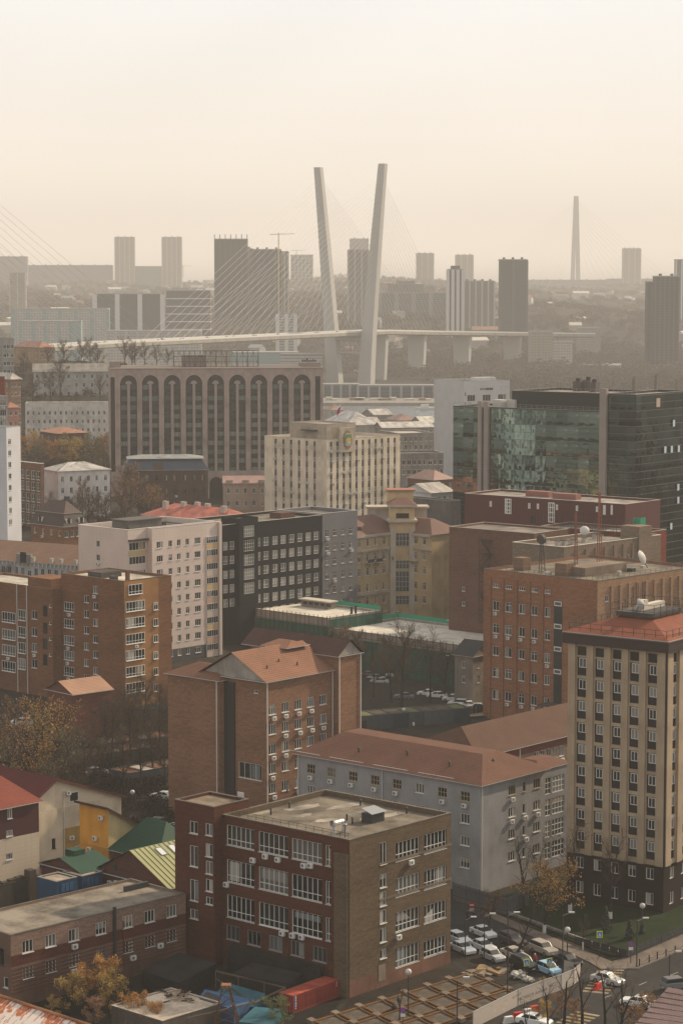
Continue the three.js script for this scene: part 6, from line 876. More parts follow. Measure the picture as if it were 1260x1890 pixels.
const TREE = {
  bare: [treeGeo({}), treeGeo({ limbs: 9, spread: 0.9 })], thin: [treeGeo({ limbs: 6, sub: 4, twigs: 4, fine: 2, spread: 0.45, r: 0.16 })], leafy: [treeGeo({ leaves: 3, fine: 1 }), treeGeo({ leaves: 3, spread: 1, fine: 1 })],
  sparse: [treeGeo({ leaves: 1, leaf: 0.22, fine: 2 })], willow: [treeGeo({ leaves: 3, droop: 0.55, spread: 1.05, fine: 1, leaf: 0.2 })], shrub: [treeGeo({ leaves: 4, trunk: 0.05, spread: 1.1, fine: 0, r: 0.09, leaf: 0.3 })],
  pollard: [treeGeo({ limbs: 5, sub: 2, twigs: 3, fine: 1, spread: 0.55, r: 0.26, trunk: 0.4 }), treeGeo({ limbs: 4, sub: 2, twigs: 4, fine: 1, spread: 0.8, r: 0.28, trunk: 0.3, lean: 0.25 })],
};
function tree(px, D, kind, h, tint, label, group, o = {}) {
  const x = o.x ?? (px - CX) / FOC * D, y = o.y ?? land(x, D), v = TREE[kind], k = v[Math.floor(rnd() * v.length)], g = thing(o.name || (tint ? 'autumn_tree' : 'bare_tree'), label, tint && kind === 'shrub' ? 'shrub' : 'tree', x, y - 0.1, -D, rr(0, 6.28), group), s = h / 9.2; g.scale.set(s * (o.w || 1), s, s * (o.w || 1));
  mesh('trunk', k.T, BARK, g); const c = mesh('crown', k.C, TWIG, g); if (k.L && tint) mesh('foliage', k.L, LEAF[tint], c);
  if (o.wash) mesh('whitewash', new Geo().bar([0, 0.05, 0], [0, 1.3 / s, 0], 0.24, 0.22, 7).build(), M([0.5, 0.48, 0.45], null, 0.9), g);
  return g;
}
const T1 = 'half bare tree with orange leaves in the grove behind the maroon roof', T2 = 'half bare olive tree in the grove behind the maroon roof', T3 = 'leafless tree with dark limbs by the garages', G1 = 'grove between garages and brown apartments';
for (const [px, D, k, h, t] of [[8, 425, 'sparse', 12, 'rust'], [40, 442, 'sparse', 13, 'orange'], [72, 436, 'sparse', 13, 'gold'], [92, 446, 'sparse', 12, 'orange'], [52, 412, 'sparse', 11, 'orange'], [22, 452, 'sparse', 12, 'rust']]) tree(px, D, k, h, t, T1, G1);
for (const [px, D, k, h, t] of [[112, 436, 'sparse', 9, 'olive'], [95, 415, 'sparse', 12, 'olive'], [165, 430, 'sparse', 8, 'olive'], [60, 400, 'sparse', 10, 'olive'], [-8, 405, 'sparse', 12, 'olive']]) tree(px, D, k, h, t, T2, G1);
for (const [px, D, k, h] of [[200, 438, 'bare', 13.5], [236, 444, 'bare', 14.5], [262, 470, 'bare', 12], [290, 462, 'bare', 13], [312, 448, 'bare', 12], [180, 424, 'bare', 9], [135, 408, 'bare', 10], [84, 396, 'bare', 9], [110, 392, 'thin', 8], [232, 396, 'thin', 5], [312, 352, 'thin', 5], [222, 424, 'bare', 11], [255, 428, 'bare', 10], [278, 436, 'bare', 12], [300, 424, 'bare', 9], [150, 426, 'bare', 11], [190, 450, 'bare', 12], [245, 456, 'bare', 13]]) tree(px, D, k, h, null, T3, G1);
for (const [px, D, h] of [[722, 517, 13], [742, 508, 18], [795, 516, 15], [690, 524, 9], [822, 522, 11], [845, 530, 9]]) tree(px, D, px % 2 ? 'thin' : 'bare', h, null, 'leafless tree standing among the cars before the netted building', 'bare trees round the car park');
for (const [px, D, h, t] of [[648, 540, 12, 'rust'], [662, 545, 10, 'rust'], [512, 556, 7, 'olive'], [488, 552, 6, 'olive'], [530, 560, 6, 'gold']]) tree(px, D, 'sparse', h, t, 'small rusty leaved tree at the foot of the netted building', 'rusty trees by the netting');
for (const [px, D, h] of [[140, 672, 11], [160, 682, 12], [180, 676, 12], [196, 690, 11], [128, 690, 9], [8, 580, 10], [14, 592, 9], [210, 650, 8], [90, 705, 8]]) tree(px, D, 'bare', h, null, 'brown leafless tree between the white villa and the mansard house', 'bare trees in the left park');
for (const [px, D, h, t] of [[222, 735, 13, 'rust'], [240, 742, 14, 'rust'], [256, 728, 12, 'rust'], [276, 736, 11, 'orange'], [290, 744, 11, 'rust'], [232, 712, 11, 'rust'], [340, 742, 7, 'rust'], [362, 738, 6, 'rust'], [460, 740, 8, 'olive'], [445, 744, 7, 'olive'], [300, 720, 7, 'orange']]) tree(px, D, 'sparse', h, t, 'russet tree in front of the old brick mansion', 'trees before the mansion');
for (const [px, D, h, t] of [[60, 905, 9, 'gold'], [48, 900, 8, 'orange'], [120, 868, 12, 'olive'], [135, 862, 12, 'gold'], [150, 870, 12, 'olive'], [172, 880, 13, 'olive'], [190, 885, 13, 'rust'], [200, 860, 12, 'olive'], [100, 872, 10, 'orange'], [80, 880, 10, 'rust'], [165, 850, 10, 'olive'], [185, 845, 10, 'rust'], [70, 860, 9, 'olive']]) tree(px, D, 'leafy', h, t, 'yellowing tree on the slope by the orange roofed house', 'trees on the left slope');
for (const [px, D, h] of [[112, 1030, 16], [60, 1010, 12], [120, 1120, 14], [150, 1125, 14], [168, 1120, 15], [90, 1130, 10], [182, 1118, 13], [232, 1140, 14], [250, 1145, 12], [268, 1150, 12], [290, 1150, 11], [310, 1155, 10], [95, 1015, 13], [185, 1020, 11], [75, 960, 12], [100, 955, 12], [172, 962, 9], [245, 1120, 13], [44, 1100, 12]]) tree(px, D, 'bare', h, null, 'leafless tree on the hill crest behind the hotel', 'bare trees on the hill');
tree(150, 694, 'sparse', 14, 'rust', 'brown larch like tree standing above the park at the left', null, { w: 0.6 });
tree(1012, 331, 'willow', 10.5, 'orange', 'bushy tree with drooping orange leaves beside the tower lawn', null, { wash: true });
tree(905, 330, 'sparse', 6, 'rust', 'small brown street tree behind the white sedan', null, {});
tree(972, 343, 'pollard', 11, null, 'tall bare pruned tree against the grey office wall', null, {});
tree(996, 344, 'thin', 9.5, null, 'slender bare tree by the glazed link', null, {});
tree(958, 318, 'pollard', 8, null, 'crooked bare street tree leaning over the parked cars', null, {});
tree(1136, 338, 'thin', 12, null, 'slender bare tree before the tower with whitewashed foot', null, { wash: true });
tree(1060, 342, 'thin', 13, null, 'bare tree climbing beside the tower corner', null, { wash: true });
tree(1085, 322, 'thin', 4.5, null, 'young bare tree on the verge by the black car', null, { wash: true });
for (const [px, D, h] of [[1050, 289, 8], [1085, 286, 9], [1128, 283, 9.5], [1160, 288, 7.5], [1020, 283, 7], [1140, 280, 8], [740, 290, 5], [1228, 276, 8], [980, 282, 5.5]]) tree(px, D, 'pollard', h, null, 'black pruned bare tree at the crossing', 'pruned trees by the crossing');
for (const [px, D, h, t] of [[1045, 292, 3.4, 'rust'], [1075, 290, 3, 'rust'], [1010, 290, 3, 'gold'], [1205, 288, 4.5, 'rust'], [1180, 284, 4, 'rust'], [1010, 305, 1.4, 'gold'], [1022, 303, 1.2, 'gold']]) tree(px, D, 'shrub', h, t, 'straw coloured bush by the crossing', 'bushes by the crossing', { name: 'bush' });
for (const [px, D, h, t] of [[150, 296, 5.6, 'orange'], [178, 297, 6.6, 'orange'], [198, 294, 5.4, 'gold'], [122, 294, 5, 'gold'], [222, 290, 3.8, 'orange'], [250, 288, 4.4, 'orange'], [272, 286, 4, 'orange'], [88, 293, 2.6, 'gold'], [160, 288, 4, 'rust']]) tree(px, D, 'shrub', h, t, 'bright orange shrub before the two storey brick building', 'orange shrubs in the near yard', { name: 'orange_shrub' });
tree(505, 286, 'shrub', 4.6, 'green', 'round green yellow bush beside the red container', null, { name: 'green_bush' });
for (const [px, D, h] of [[1128, 331, 3.6], [1172, 327, 2.8], [1196, 330, 1.4], [1062, 332, 1.4]]) { const x = (px - CX) / FOC * D, g = thing('conifer', 'small dark conifer on the tower lawn', 'conifer', x, 0.2, -D, rr(0, 6), 'conifers on the lawn'); mesh('trunk', new Geo().bar([0, 0, 0], [0, h * 0.5, 0], 0.1, 0.05, 5).build(), BARK, g); const L = new Geo(); for (let i = 0; i < 420; i++) { const t = rnd(), a = rr(0, 6.28), r = (1 - t) * h * 0.28 * rr(0.5, 1), y = 0.2 + t * h, s = 0.24; L.quad([Math.cos(a) * r, y, Math.sin(a) * r], [Math.cos(a) * r + rr(-s, s), y - rr(0, s), Math.sin(a) * r + rr(-s, s)], [Math.cos(a) * r + rr(-s, s), y - s, Math.sin(a) * r + rr(-s, s)], [Math.cos(a) * r, y - s * 0.7, Math.sin(a) * r + s * 0.3], [[0, 0], [1, 0], [1, 1], [0, 1]]); } mesh('crown', L.build(), LEAF.dark, g); }
{ // far woods: nobody could count them
  const g = treeGeo({ limbs: 6, sub: 3, twigs: 3, fine: 0, trunk: 0.1, spread: 0.9 }), puff = new Geo(); for (let i = 0; i < 90; i++) { const a = rr(0, 6.28), r = 3.6 * Math.sqrt(rnd()), y = 2 + 6.5 * rnd() * (1 - r / 7), s = 0.9; puff.quad([Math.cos(a) * r, y, Math.sin(a) * r], [Math.cos(a) * r + rr(-s, s), y + rr(0, s), Math.sin(a) * r + rr(-s, s)], [Math.cos(a) * r + rr(-s, s), y + s, Math.sin(a) * r + rr(-s, s)], [Math.cos(a) * r, y + s * 0.8, Math.sin(a) * r + s * 0.3], [[0, 0], [1, 0], [1, 1], [0, 1]]); }
  const wood = (name, n, label, mat, pick) => { const im = new THREE.InstancedMesh(puff.build(), mat, n), m = new THREE.Matrix4(), c = new THREE.Color(); for (let i = 0; i < n; i++) { const [x, D, s] = pick(); m.compose(V(x, land(x, D) - 0.5, -D), new THREE.Quaternion().setFromAxisAngle(V(0, 1, 0), rr(0, 6)), V(s * 1.4, s, s * 1.4)); im.setMatrixAt(i, m); const k = rr(0.7, 1.15); im.setColorAt(i, c.setRGB(k, k * rr(0.85, 1), k * rr(0.75, 0.95))); } im.name = numbered(name); im.castShadow = im.receiveShadow = true; tag(im, label, 'wood', null, 'stuff'); scene.add(im); };
  const br = M([0.12, 0.095, 0.072], null, 0.95);
  wood('far_wood', 7000, 'brown leafless wood covering the far shore and hills', br, () => { const D = 2560 + 4200 * Math.pow(rnd(), 1.5); return [(rr(-60, 1320) - CX) / FOC * D, D, rr(0.7, 1.5)]; });
  wood('shore_wood', 1100, 'dense brown wood on the bank under the viaduct', br, () => { const D = rr(2080, 2800); return [(rr(D < 2480 ? 800 : 720, 1290) - CX) / FOC * D, D, rr(0.9, 1.9)]; });
  wood('hill_scrub', 420, 'brown scrub covering the left hillside', M([0.1, 0.07, 0.048], null, 0.95), () => { const D = rr(820, 1180), px = rr(-20, 330); return [(px - CX) / FOC * D, D, rr(0.22, 0.55)]; });
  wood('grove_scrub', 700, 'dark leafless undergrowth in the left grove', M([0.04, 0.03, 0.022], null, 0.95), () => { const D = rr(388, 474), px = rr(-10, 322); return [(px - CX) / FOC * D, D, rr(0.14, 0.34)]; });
  wood('park_scrub', 200, 'brown undergrowth below the hotel and mansion', M([0.085, 0.06, 0.042], null, 0.95), () => { const D = rr(660, 770), px = rr(90, 480); return [(px - CX) / FOC * D, D, rr(0.2, 0.45)]; });
}

// ---------- streets in the lower right ----------
const gy = (px, py, y = 0) => { const p = onY(px, py, y); return [p.x, p.z]; };
const sheet = (name, pts, y0, y1, mat, label, cat, st = true) => { const m = mesh(name, new Geo().prism(pts.map(([x, y]) => gy(x, y)), y0, y1).build(), mat); tag(m, label, cat); if (st) structure(m); return m; };
const ASPH = M([0.048, 0.044, 0.041], 'asphalt', 0.9), PAVE = M([0.2, 0.16, 0.13], 'dirty', 0.9), KERB = M([0.3, 0.27, 0.24], 'dirty', 0.9), GRASS = M([0.018, 0.028, 0.009], 'soil', 0.95), MUD = M([0.035, 0.026, 0.02], 'soil', 0.95);
sheet('road', [[818, 1668], [900, 1668], [925, 1705], [1090, 1778], [1110, 1790], [1175, 1789], [1300, 1736], [1330, 1760], [1330, 1960], [940, 1960], [900, 1840], [835, 1775], [822, 1740]], -0.3, 0.006, ASPH, 'grey asphalt street with a bend at the crossing', 'road');
sheet('car_park_asphalt', [[640, 1215], [900, 1215], [900, 1345], [640, 1345]], -0.3, 0.006, M([0.045, 0.043, 0.042], 'asphalt', 0.9), 'asphalt of the car park before the netted building', 'asphalt');
sheet('pavement', [[893, 1690], [905, 1684], [1128, 1776], [1155, 1768], [1300, 1708], [1300, 1738], [1176, 1789], [1108, 1790], [1085, 1776]], -0.3, 0.13, PAVE, 'pale paved footway round the tower lawn', 'pavement');
{ const m = mesh('lawn', new Geo().prism([[912, 1680], [1128, 1768], [1155, 1762], [1300, 1700], [1300, 1655], [1050, 1600], [900, 1668]].map(([x, y]) => gy(x, y)), -0.3, 0.2).build(), GRASS); tag(structure(m), 'dark green lawn at the foot of the tower', 'lawn'); }
{ const t = thing('lawn_kerb_wall', 'low pale stone kerb wall edging the tower lawn', 'kerb', 0, 0, 0), run = (a, b) => { const p = V(gy(...a)[0], 0, gy(...a)[1]), q = V(gy(...b)[0], 0, gy(...b)[1]), L = p.distanceTo(q), n = Math.round(L / 2), an = Math.atan2(-(q.z - p.z), q.x - p.x); const g = new Geo().box(0.02, L / n - 0.02, 0.13, 0.55, -0.18, 0.18).build(); for (let i = 0; i < n; i++) { const s = mesh('kerb_stone', g, KERB, t); s.position.copy(p).lerp(q, i / n); s.rotation.y = an; } }; run([912, 1680], [1156, 1768]); run([1158, 1767], [1300, 1706]); }
{ // two worn yellow zebra crossings
  const zebra = (c, d, n, len, label) => { const t = thing('zebra_crossing', label, 'road marking', 0, 0, 0), [x0, z0] = gy(...c), [x1, z1] = gy(...d), dx = (x1 - x0) / n, dz = (z1 - z0) / n, L = Math.hypot(dx, dz), nx = -dz / L * len, nz = dx / L * len; for (let i = 0; i < n; i++) { const ax = x0 + dx * i, az = z0 + dz * i; mesh('stripe', new Geo().prism([[ax, az], [ax + dx * 0.5, az + dz * 0.5], [ax + dx * 0.5 + nx, az + dz * 0.5 + nz], [ax + nx, az + nz]], 0.007, 0.012).build(), i % 2 ? M([0.34, 0.23, 0.09], 'dirty', 0.9) : M([0.33, 0.28, 0.21], 'dirty', 0.9), t); } };
  zebra([1105, 1786], [1072, 1833], 9, -3.4, 'worn yellow and white zebra crossing by the tower corner'); zebra([1062, 1866], [960, 1925], 12, -3.4, 'worn yellow and white zebra crossing in front of the banner fence');
  const dash = thing('centre_line', 'broken pale centre line of the side street', 'road marking', 0, 0, 0); for (const [a, b] of [[[1178, 1818], [1192, 1812]], [[1235, 1800], [1250, 1794]], [[1112, 1842], [1128, 1836]]]) { const [x0, z0] = gy(...a), [x1, z1] = gy(...b); mesh('dash', new Geo().prism([[x0, z0], [x1, z1], [x1 + 0.05, z1 + 0.15], [x0 + 0.05, z0 + 0.15]], 0.007, 0.012).build(), M([0.4, 0.36, 0.3], 'dirty', 0.9), dash); }
}
sheet('yard_ground', [[640, 1850], [835, 1765], [905, 1800], [1010, 1822], [890, 1890], [860, 1960], [560, 1960]], -0.3, 0.004, MUD, 'muddy building site ground beside the factory', 'ground');
sheet('courtyard_ground', [[330, 1720], [640, 1830], [560, 1960], [-60, 1960], [-60, 1860], [330, 1760]], -0.3, 0.003, M([0.022, 0.018, 0.015], 'soil', 0.95), 'dark dirt of the courtyard before the factory', 'ground');

// ---------- cars ----------
const carShape = (pts, w, bev) => { const s = new THREE.Shape(pts.map(([x, y]) => new THREE.Vector2(x, y))); return new THREE.ExtrudeGeometry(s, { depth: w - 2 * bev, bevelEnabled: true, bevelThickness: bev, bevelSize: bev * 0.7, bevelSegments: 2 }).translate(0, 0, -(w - 2 * bev) / 2); };
const CARS = {
  sedan: { body: carShape([[-2.15, 0.32], [2.15, 0.32], [2.2, 0.62], [2.05, 0.78], [1.0, 0.9], [-1.35, 0.94], [-2.1, 0.88], [-2.2, 0.6]], 1.74, 0.1), cab: carShape([[-1.55, 0.92], [1.05, 0.9], [0.35, 1.34], [-0.95, 1.36]], 1.5, 0.1), roof: carShape([[-0.95, 1.38], [0.32, 1.36], [0.2, 1.44], [-0.85, 1.45]], 1.34, 0.06) },
  suv: { body: carShape([[-2.15, 0.4], [2.15, 0.4], [2.2, 0.8], [2.05, 0.98], [1.05, 1.08], [-2.15, 1.1], [-2.22, 0.75]], 1.8, 0.1), cab: carShape([[-2.1, 1.08], [1.0, 1.06], [0.4, 1.58], [-1.85, 1.6]], 1.58, 0.1), roof: carShape([[-1.85, 1.62], [0.36, 1.6], [0.25, 1.68], [-1.75, 1.7]], 1.44, 0.06) },
  hatch: { body: carShape([[-1.9, 0.32], [1.9, 0.32], [1.98, 0.65], [1.8, 0.84], [0.95, 0.94], [-1.9, 0.96], [-1.98, 0.62]], 1.66, 0.1), cab: carShape([[-1.85, 0.95], [1.0, 0.92], [0.3, 1.42], [-1.45, 1.44]], 1.46, 0.1), roof: carShape([[-1.45, 1.46], [0.28, 1.44], [0.15, 1.52], [-1.35, 1.53]], 1.3, 0.06) },
};
const TYRE = new THREE.CylinderGeometry(0.33, 0.33, 0.22, 14).rotateX(Math.PI / 2), RIM = new THREE.CylinderGeometry(0.2, 0.2, 0.24, 10).rotateX(Math.PI / 2), LAMP = new THREE.BoxGeometry(0.1, 0.14, 0.4), PLATE = new THREE.BoxGeometry(0.03, 0.12, 0.5), MIRR = new THREE.BoxGeometry(0.16, 0.13, 0.18), PILL = new THREE.BoxGeometry(0.09, 0.5, 0.03);
const CARGLASS = M([0.012, 0.014, 0.015], null, 0.3), RUBBER = M([0.015, 0.015, 0.015], null, 0.9), CHROME = M([0.4, 0.4, 0.4], null, 0.3, { metalness: 0.8 }), HEADL = M([0.6, 0.6, 0.58], null, 0.15), TAILL = M([0.25, 0.01, 0.01], null, 0.25);
const paint = (c) => M(c, null, 0.28);
const PAINT = { white: paint([0.7, 0.69, 0.67]), silver: paint([0.42, 0.41, 0.4]), grey: paint([0.16, 0.16, 0.165]), black: paint([0.012, 0.012, 0.014]), brown: paint([0.07, 0.05, 0.04]), blue: paint([0.3, 0.48, 0.6]), beige: paint([0.36, 0.31, 0.25]) };
function car(px, py, kind, col, turnDeg, label, group, o = {}) {
  const y = o.y ?? 0.01, p = o.p || onY(px, py, y), g = thing('parked_car', label, 'car', p.x, o.p ? o.p.y : y, p.z, turnDeg * Math.PI / 180, group), k = CARS[kind], top = kind === 'suv';
  mesh('body', k.body, PAINT[col], g); mesh('windows', k.cab, CARGLASS, g); mesh('roof', k.roof, PAINT[col], g);
  if (o.simple) { for (const x of [-1.3, 1.3]) for (const z of [-0.75, 0.75]) mesh('wheel', TYRE, RUBBER, g).position.set(x, 0.33, z); return g; }
  for (const x of [-1.32, 1.34]) for (const z of [-0.8, 0.8]) { const w = mesh('wheel', TYRE, RUBBER, g); w.position.set(x, 0.33, z); mesh('rim', RIM, CHROME, w); }
  for (const z of [-0.62, 0.62]) { mesh('headlight', LAMP, HEADL, g).position.set(kind === 'hatch' ? 1.92 : 2.14, top ? 0.82 : 0.66, z); mesh('tail_light', LAMP, TAILL, g).position.set(kind === 'hatch' ? -1.95 : -2.18, top ? 0.9 : 0.74, z); mesh('mirror', MIRR, PAINT[col], g).position.set(0.72, top ? 1.12 : 0.98, Math.sign(z) * 0.95); mesh('door_pillar', PILL, PAINT[col], g).position.set(-0.3, top ? 1.3 : 1.14, Math.sign(z) * 0.752); }
  for (const x of [2.24, -2.26]) mesh('number_plate', PLATE, WHITE, g).position.set(kind === 'hatch' ? x * 0.9 : x, 0.5, 0);
  return g;
}
const SH = -58; // heading of the parked row, nose towards the crossing
car(891, 1728, 'sedan', 'white', SH, 'white saloon car standing alone behind the dark estate'); car(846, 1740, 'hatch', 'white', SH, 'white hatchback nearest the factory wall, farther of two'); car(852, 1757, 'sedan', 'white', SH, 'white saloon close beside the factory corner'); car(890, 1753, 'sedan', 'white', SH, 'white saloon behind the silver estate'); car(908, 1772, 'hatch', 'silver', SH, 'silver estate car parked by the site planks'); car(948, 1768, 'sedan', 'beige', SH, 'beige saloon behind the site debris'); car(945, 1744, 'suv', 'brown', SH, 'dark brown off road car beside the footway'); car(1002, 1760, 'suv', 'beige', SH, 'muddy beige car under the crooked tree'); car(1047, 1780, 'sedan', 'black', SH, 'black saloon parked at the verge'); car(1012, 1797, 'hatch', 'blue', SH, 'light blue hatchback behind the crossing signs'); car(966, 1788, 'suv', 'black', SH, 'black off road car between beige and blue ones');
car(1120, 1815, 'sedan', 'silver', -40, 'silver saloon driving over the zebra crossing'); { const t = car(1176, 1858, 'sedan', 'white', 150, 'white taxi with a yellow plate behind the bare trees'); mesh('yellow_plate', new THREE.BoxGeometry(0.05, 0.3, 0.7), M([0.55, 0.42, 0.02], null, 0.6), t).position.set(2.28, 0.55, 0.2); }
car(1250, 1826, 'suv', 'grey', 20, 'grey car half hidden by the tiled roof corner'); car(985, 1892, 'sedan', 'white', -30, 'white car below the banner fence');
const CPL = 'parked car in the car park before the netted building', CPG = 'cars in the middle car park';
for (const [x, y, k, c, a] of [[788, 1284, 'sedan', 'white', 165], [806, 1288, 'sedan', 'white', 160], [833, 1294, 'hatch', 'white', 170], [845, 1304, 'suv', 'white', 160], [862, 1306, 'sedan', 'white', 168], [880, 1310, 'sedan', 'silver', 165], [730, 1251, 'suv', 'white', 150], [693, 1256, 'sedan', 'silver', 160], [676, 1250, 'sedan', 'grey', 165], [700, 1262, 'sedan', 'silver', 170], [745, 1290, 'sedan', 'grey', 165]]) car(x, y, k, c, a, CPL, CPG);
car(748, 1340, 'hatch', 'white', 168, 'white hatchback alone in front of the blue grey garages'); car(730, 1236, 'suv', 'white', 100, 'white van with raised cab at the netting foot');
car(446, 1192, 'sedan', 'white', 160, 'white car on the lane by the pale pink tower', null, { y: 1.5 }); car(40, 1340, 'suv', 'white', 170, 'white car under the orange trees at the left', null, { y: 4 }); car(178, 1432, 'suv', 'silver', 30, 'dull jeep parked at the rusty garage', null, { y: 0.05 }); car(300, 1475, 'sedan', 'silver', 155, 'muddy silver car by the lane lamp', null, { y: 0.05 }); car(285, 1526, 'suv', 'black', 150, 'black off road car behind the yellow house', null, { y: 0.05 }); car(318, 1535, 'sedan', 'white', 150, 'white car next to the black off road car', null, { y: 0.05 });
for (let i = 0; i < 26; i++) { const s = -560 + i * 21 + rr(-6, 6), p = deckPoint(s, i % 2 ? 5 : -5), c = ['white', 'silver', 'grey', 'black'][Math.floor(rnd() * 4)]; p.y += 0.05; car(0, 0, i % 5 ? 'sedan' : 'suv', c, 62, { white: 'tiny white car on the bridge deck', silver: 'tiny silver car on the bridge deck', grey: 'tiny grey car on the bridge deck', black: 'tiny black car on the bridge deck' }[c], 'cars on the bridge deck', { p, simple: true }); }

// ---------- the near yards at left ----------
{ // maroon roofed cream house: gable with a short left and a long right slope
  const b = new B('maroon_roofed_house', 'cream plastered gabled house with dark maroon metal roof', 'house', 67, 1470, 372, 0, 46), CR = M([0.8, 0.65, 0.47], 'stucco', 0.85), MR = M([0.13, 0.022, 0.022], 'tile', 0.75);
  const w = b.len(224, 0), H = b.H, l = 30, apx = b.len(102, 0), top = H + 2.2, re = H - 2.6;
  const vl = b.vol(0, w, -l, 0, 0, re - 0.02, CR, { roof: 'none' });
  mesh('gable', new Geo().quad([0, re - 0.02, 0], [apx, re - 0.02, 0], [apx, top, 0], [0, H, 0]).tri([apx, re - 0.02, 0], [w, re - 0.02, 0], [apx, top, 0], [0, 0], [1, 0], [0, 1]).quad([0, re - 0.02, -l], [0, re - 0.02, 0], [0, H, 0], [0, H, -l]).build(), CR, b.g);
  mesh('roof', new Geo().quad([-0.7, H - 0.35, -l], [-0.7, H - 0.35, 0.7], [apx, top + 0.25, 0.7], [apx, top + 0.25, -l]).quad([apx, top + 0.25, 0.7], [w + 0.7, re - 0.1, 0.7], [w + 0.7, re - 0.1, -l], [apx, top + 0.25, -l]).build(), MR, b.g);
  const fascia = new Geo(); fascia.quad([-0.7, H - 0.75, 0.71], [apx, top - 0.15, 0.71], [apx, top + 0.24, 0.71], [-0.7, H - 0.36, 0.71]); fascia.quad([apx, top - 0.15, 0.71], [w + 0.7, re - 0.5, 0.71], [w + 0.7, re - 0.11, 0.71], [apx, top + 0.24, 0.71]); mesh('bargeboard', fascia.build(), M([0.1, 0.028, 0.025], null, 0.6), b.g);
  const win = (xl, xr, yt, yb, o) => vl.R.win(xl, xr, yt, yb, o); win(128, 145, 1489, 1512, { n: 3, t: [0.7] }); win(138, 147, 1537, 1562, { n: 2 }); win(96, 103, 1548, 1567, { n: 1, frame: DARKMETAL });
  { const [u, v] = vl.R.uv(128, 1466); vl.R.box('attic_window', u, u + 1.9, v - 1.3, v + 0.3, 0.02, 0.08, WHITE); vl.R.box('attic_pane', u + 0.15, u + 1.75, v - 1.15, v + 0.15, 0.08, 0.1, GL.dark[0]); vl.R.acPx(125, 1463); vl.R.acPx(131, 1546); }
  vl.R.boxPx('plinth_band', 117, 148, 1530, 1590, 0.08, M([0.45, 0.27, 0.07], 'stucco', 0.85)); b.pipe(b.len(117, 0), 0.15, 0, H, PIPE);
  const c = new B('coral_roofed_annex', 'small annex with coral tiled roof above maroon and cream siding', 'house', -52, 1503, 336, 0, 46), cw = c.len(72, 0), v = c.vol(0, cw, -14, 0, 0, c.H, M([0.72, 0.58, 0.44], 'cladding', 0.85), { roof: 'none' }); v.R.band(c.H - 4.6, c.H, M([0.085, 0.022, 0.024], 'cladding', 0.7)); v.B.band(c.H - 4.6, c.H, M([0.085, 0.022, 0.024], 'cladding', 0.7));
  v.R.win(14, 23, 1493, 1512, { n: 2 }); v.R.win(12, 24, 1534, 1545, { n: 3 }); v.R.win(12, 24, 1576, 1588, { n: 3 }); v.R.win(-12, -3, 1500, 1519, { n: 2 });
  c.hip(0, cw, -14, 0, c.H, 3.3, 2, 6.9, M([0.28, 0.075, 0.05], 'tile', 0.8), 0.5);
}
{ // yellow house with falling roof
  const b = new B('yellow_house', 'bright ochre yellow house with sloping dark roof edge', 'house', 200, 1492, 352, 0, 47), l = b.len(147, 1), w = b.len(296, 0), H = b.H, YE = M([0.72, 0.36, 0.06], 'stucco', 0.85), TN = M([0.6, 0.46, 0.24], 'stucco', 0.85), h2 = H - 6.2;
  const v = b.vol(0, w, -l, 0, 0, h2, YE, { roof: 'none' }); v.R.mat = TN;
  mesh('upper_wall', new Geo().quad([0, h2, -l], [0, h2, 0], [0, H, 0], [0, H, -l]).build(), YE, b.g); mesh('upper_wall', new Geo().tri([0, h2, 0], [w, h2, 0], [0, H, 0], [0, 0], [w, 0], [0, H - h2]).build(), TN, b.g);
  mesh('roof', new Geo().quad([-0.6, H + 0.3, 0.6], [w + 0.6, h2 - 0.2, 0.6], [w + 0.6, h2 - 0.2, -l - 0.6], [-0.6, H + 0.3, -l - 0.6]).quad([-0.6, H - 0.1, 0.6], [w + 0.6, h2 - 0.6, 0.6], [w + 0.6, h2 - 0.2, 0.6], [-0.6, H + 0.3, 0.6]).quad([-0.6, H - 0.1, -l - 0.6], [-0.6, H - 0.1, 0.6], [-0.6, H + 0.3, 0.6], [-0.6, H + 0.3, -l - 0.6]).build(), M([0.06, 0.022, 0.02], 'tile', 0.6), b.g);
  for (const [x, y] of [[189, 1509], [178, 1547], [168, 1567]]) v.L.acPx(x, y); v.L.win(187, 195, 1548, 1567, { n: 1 });
}
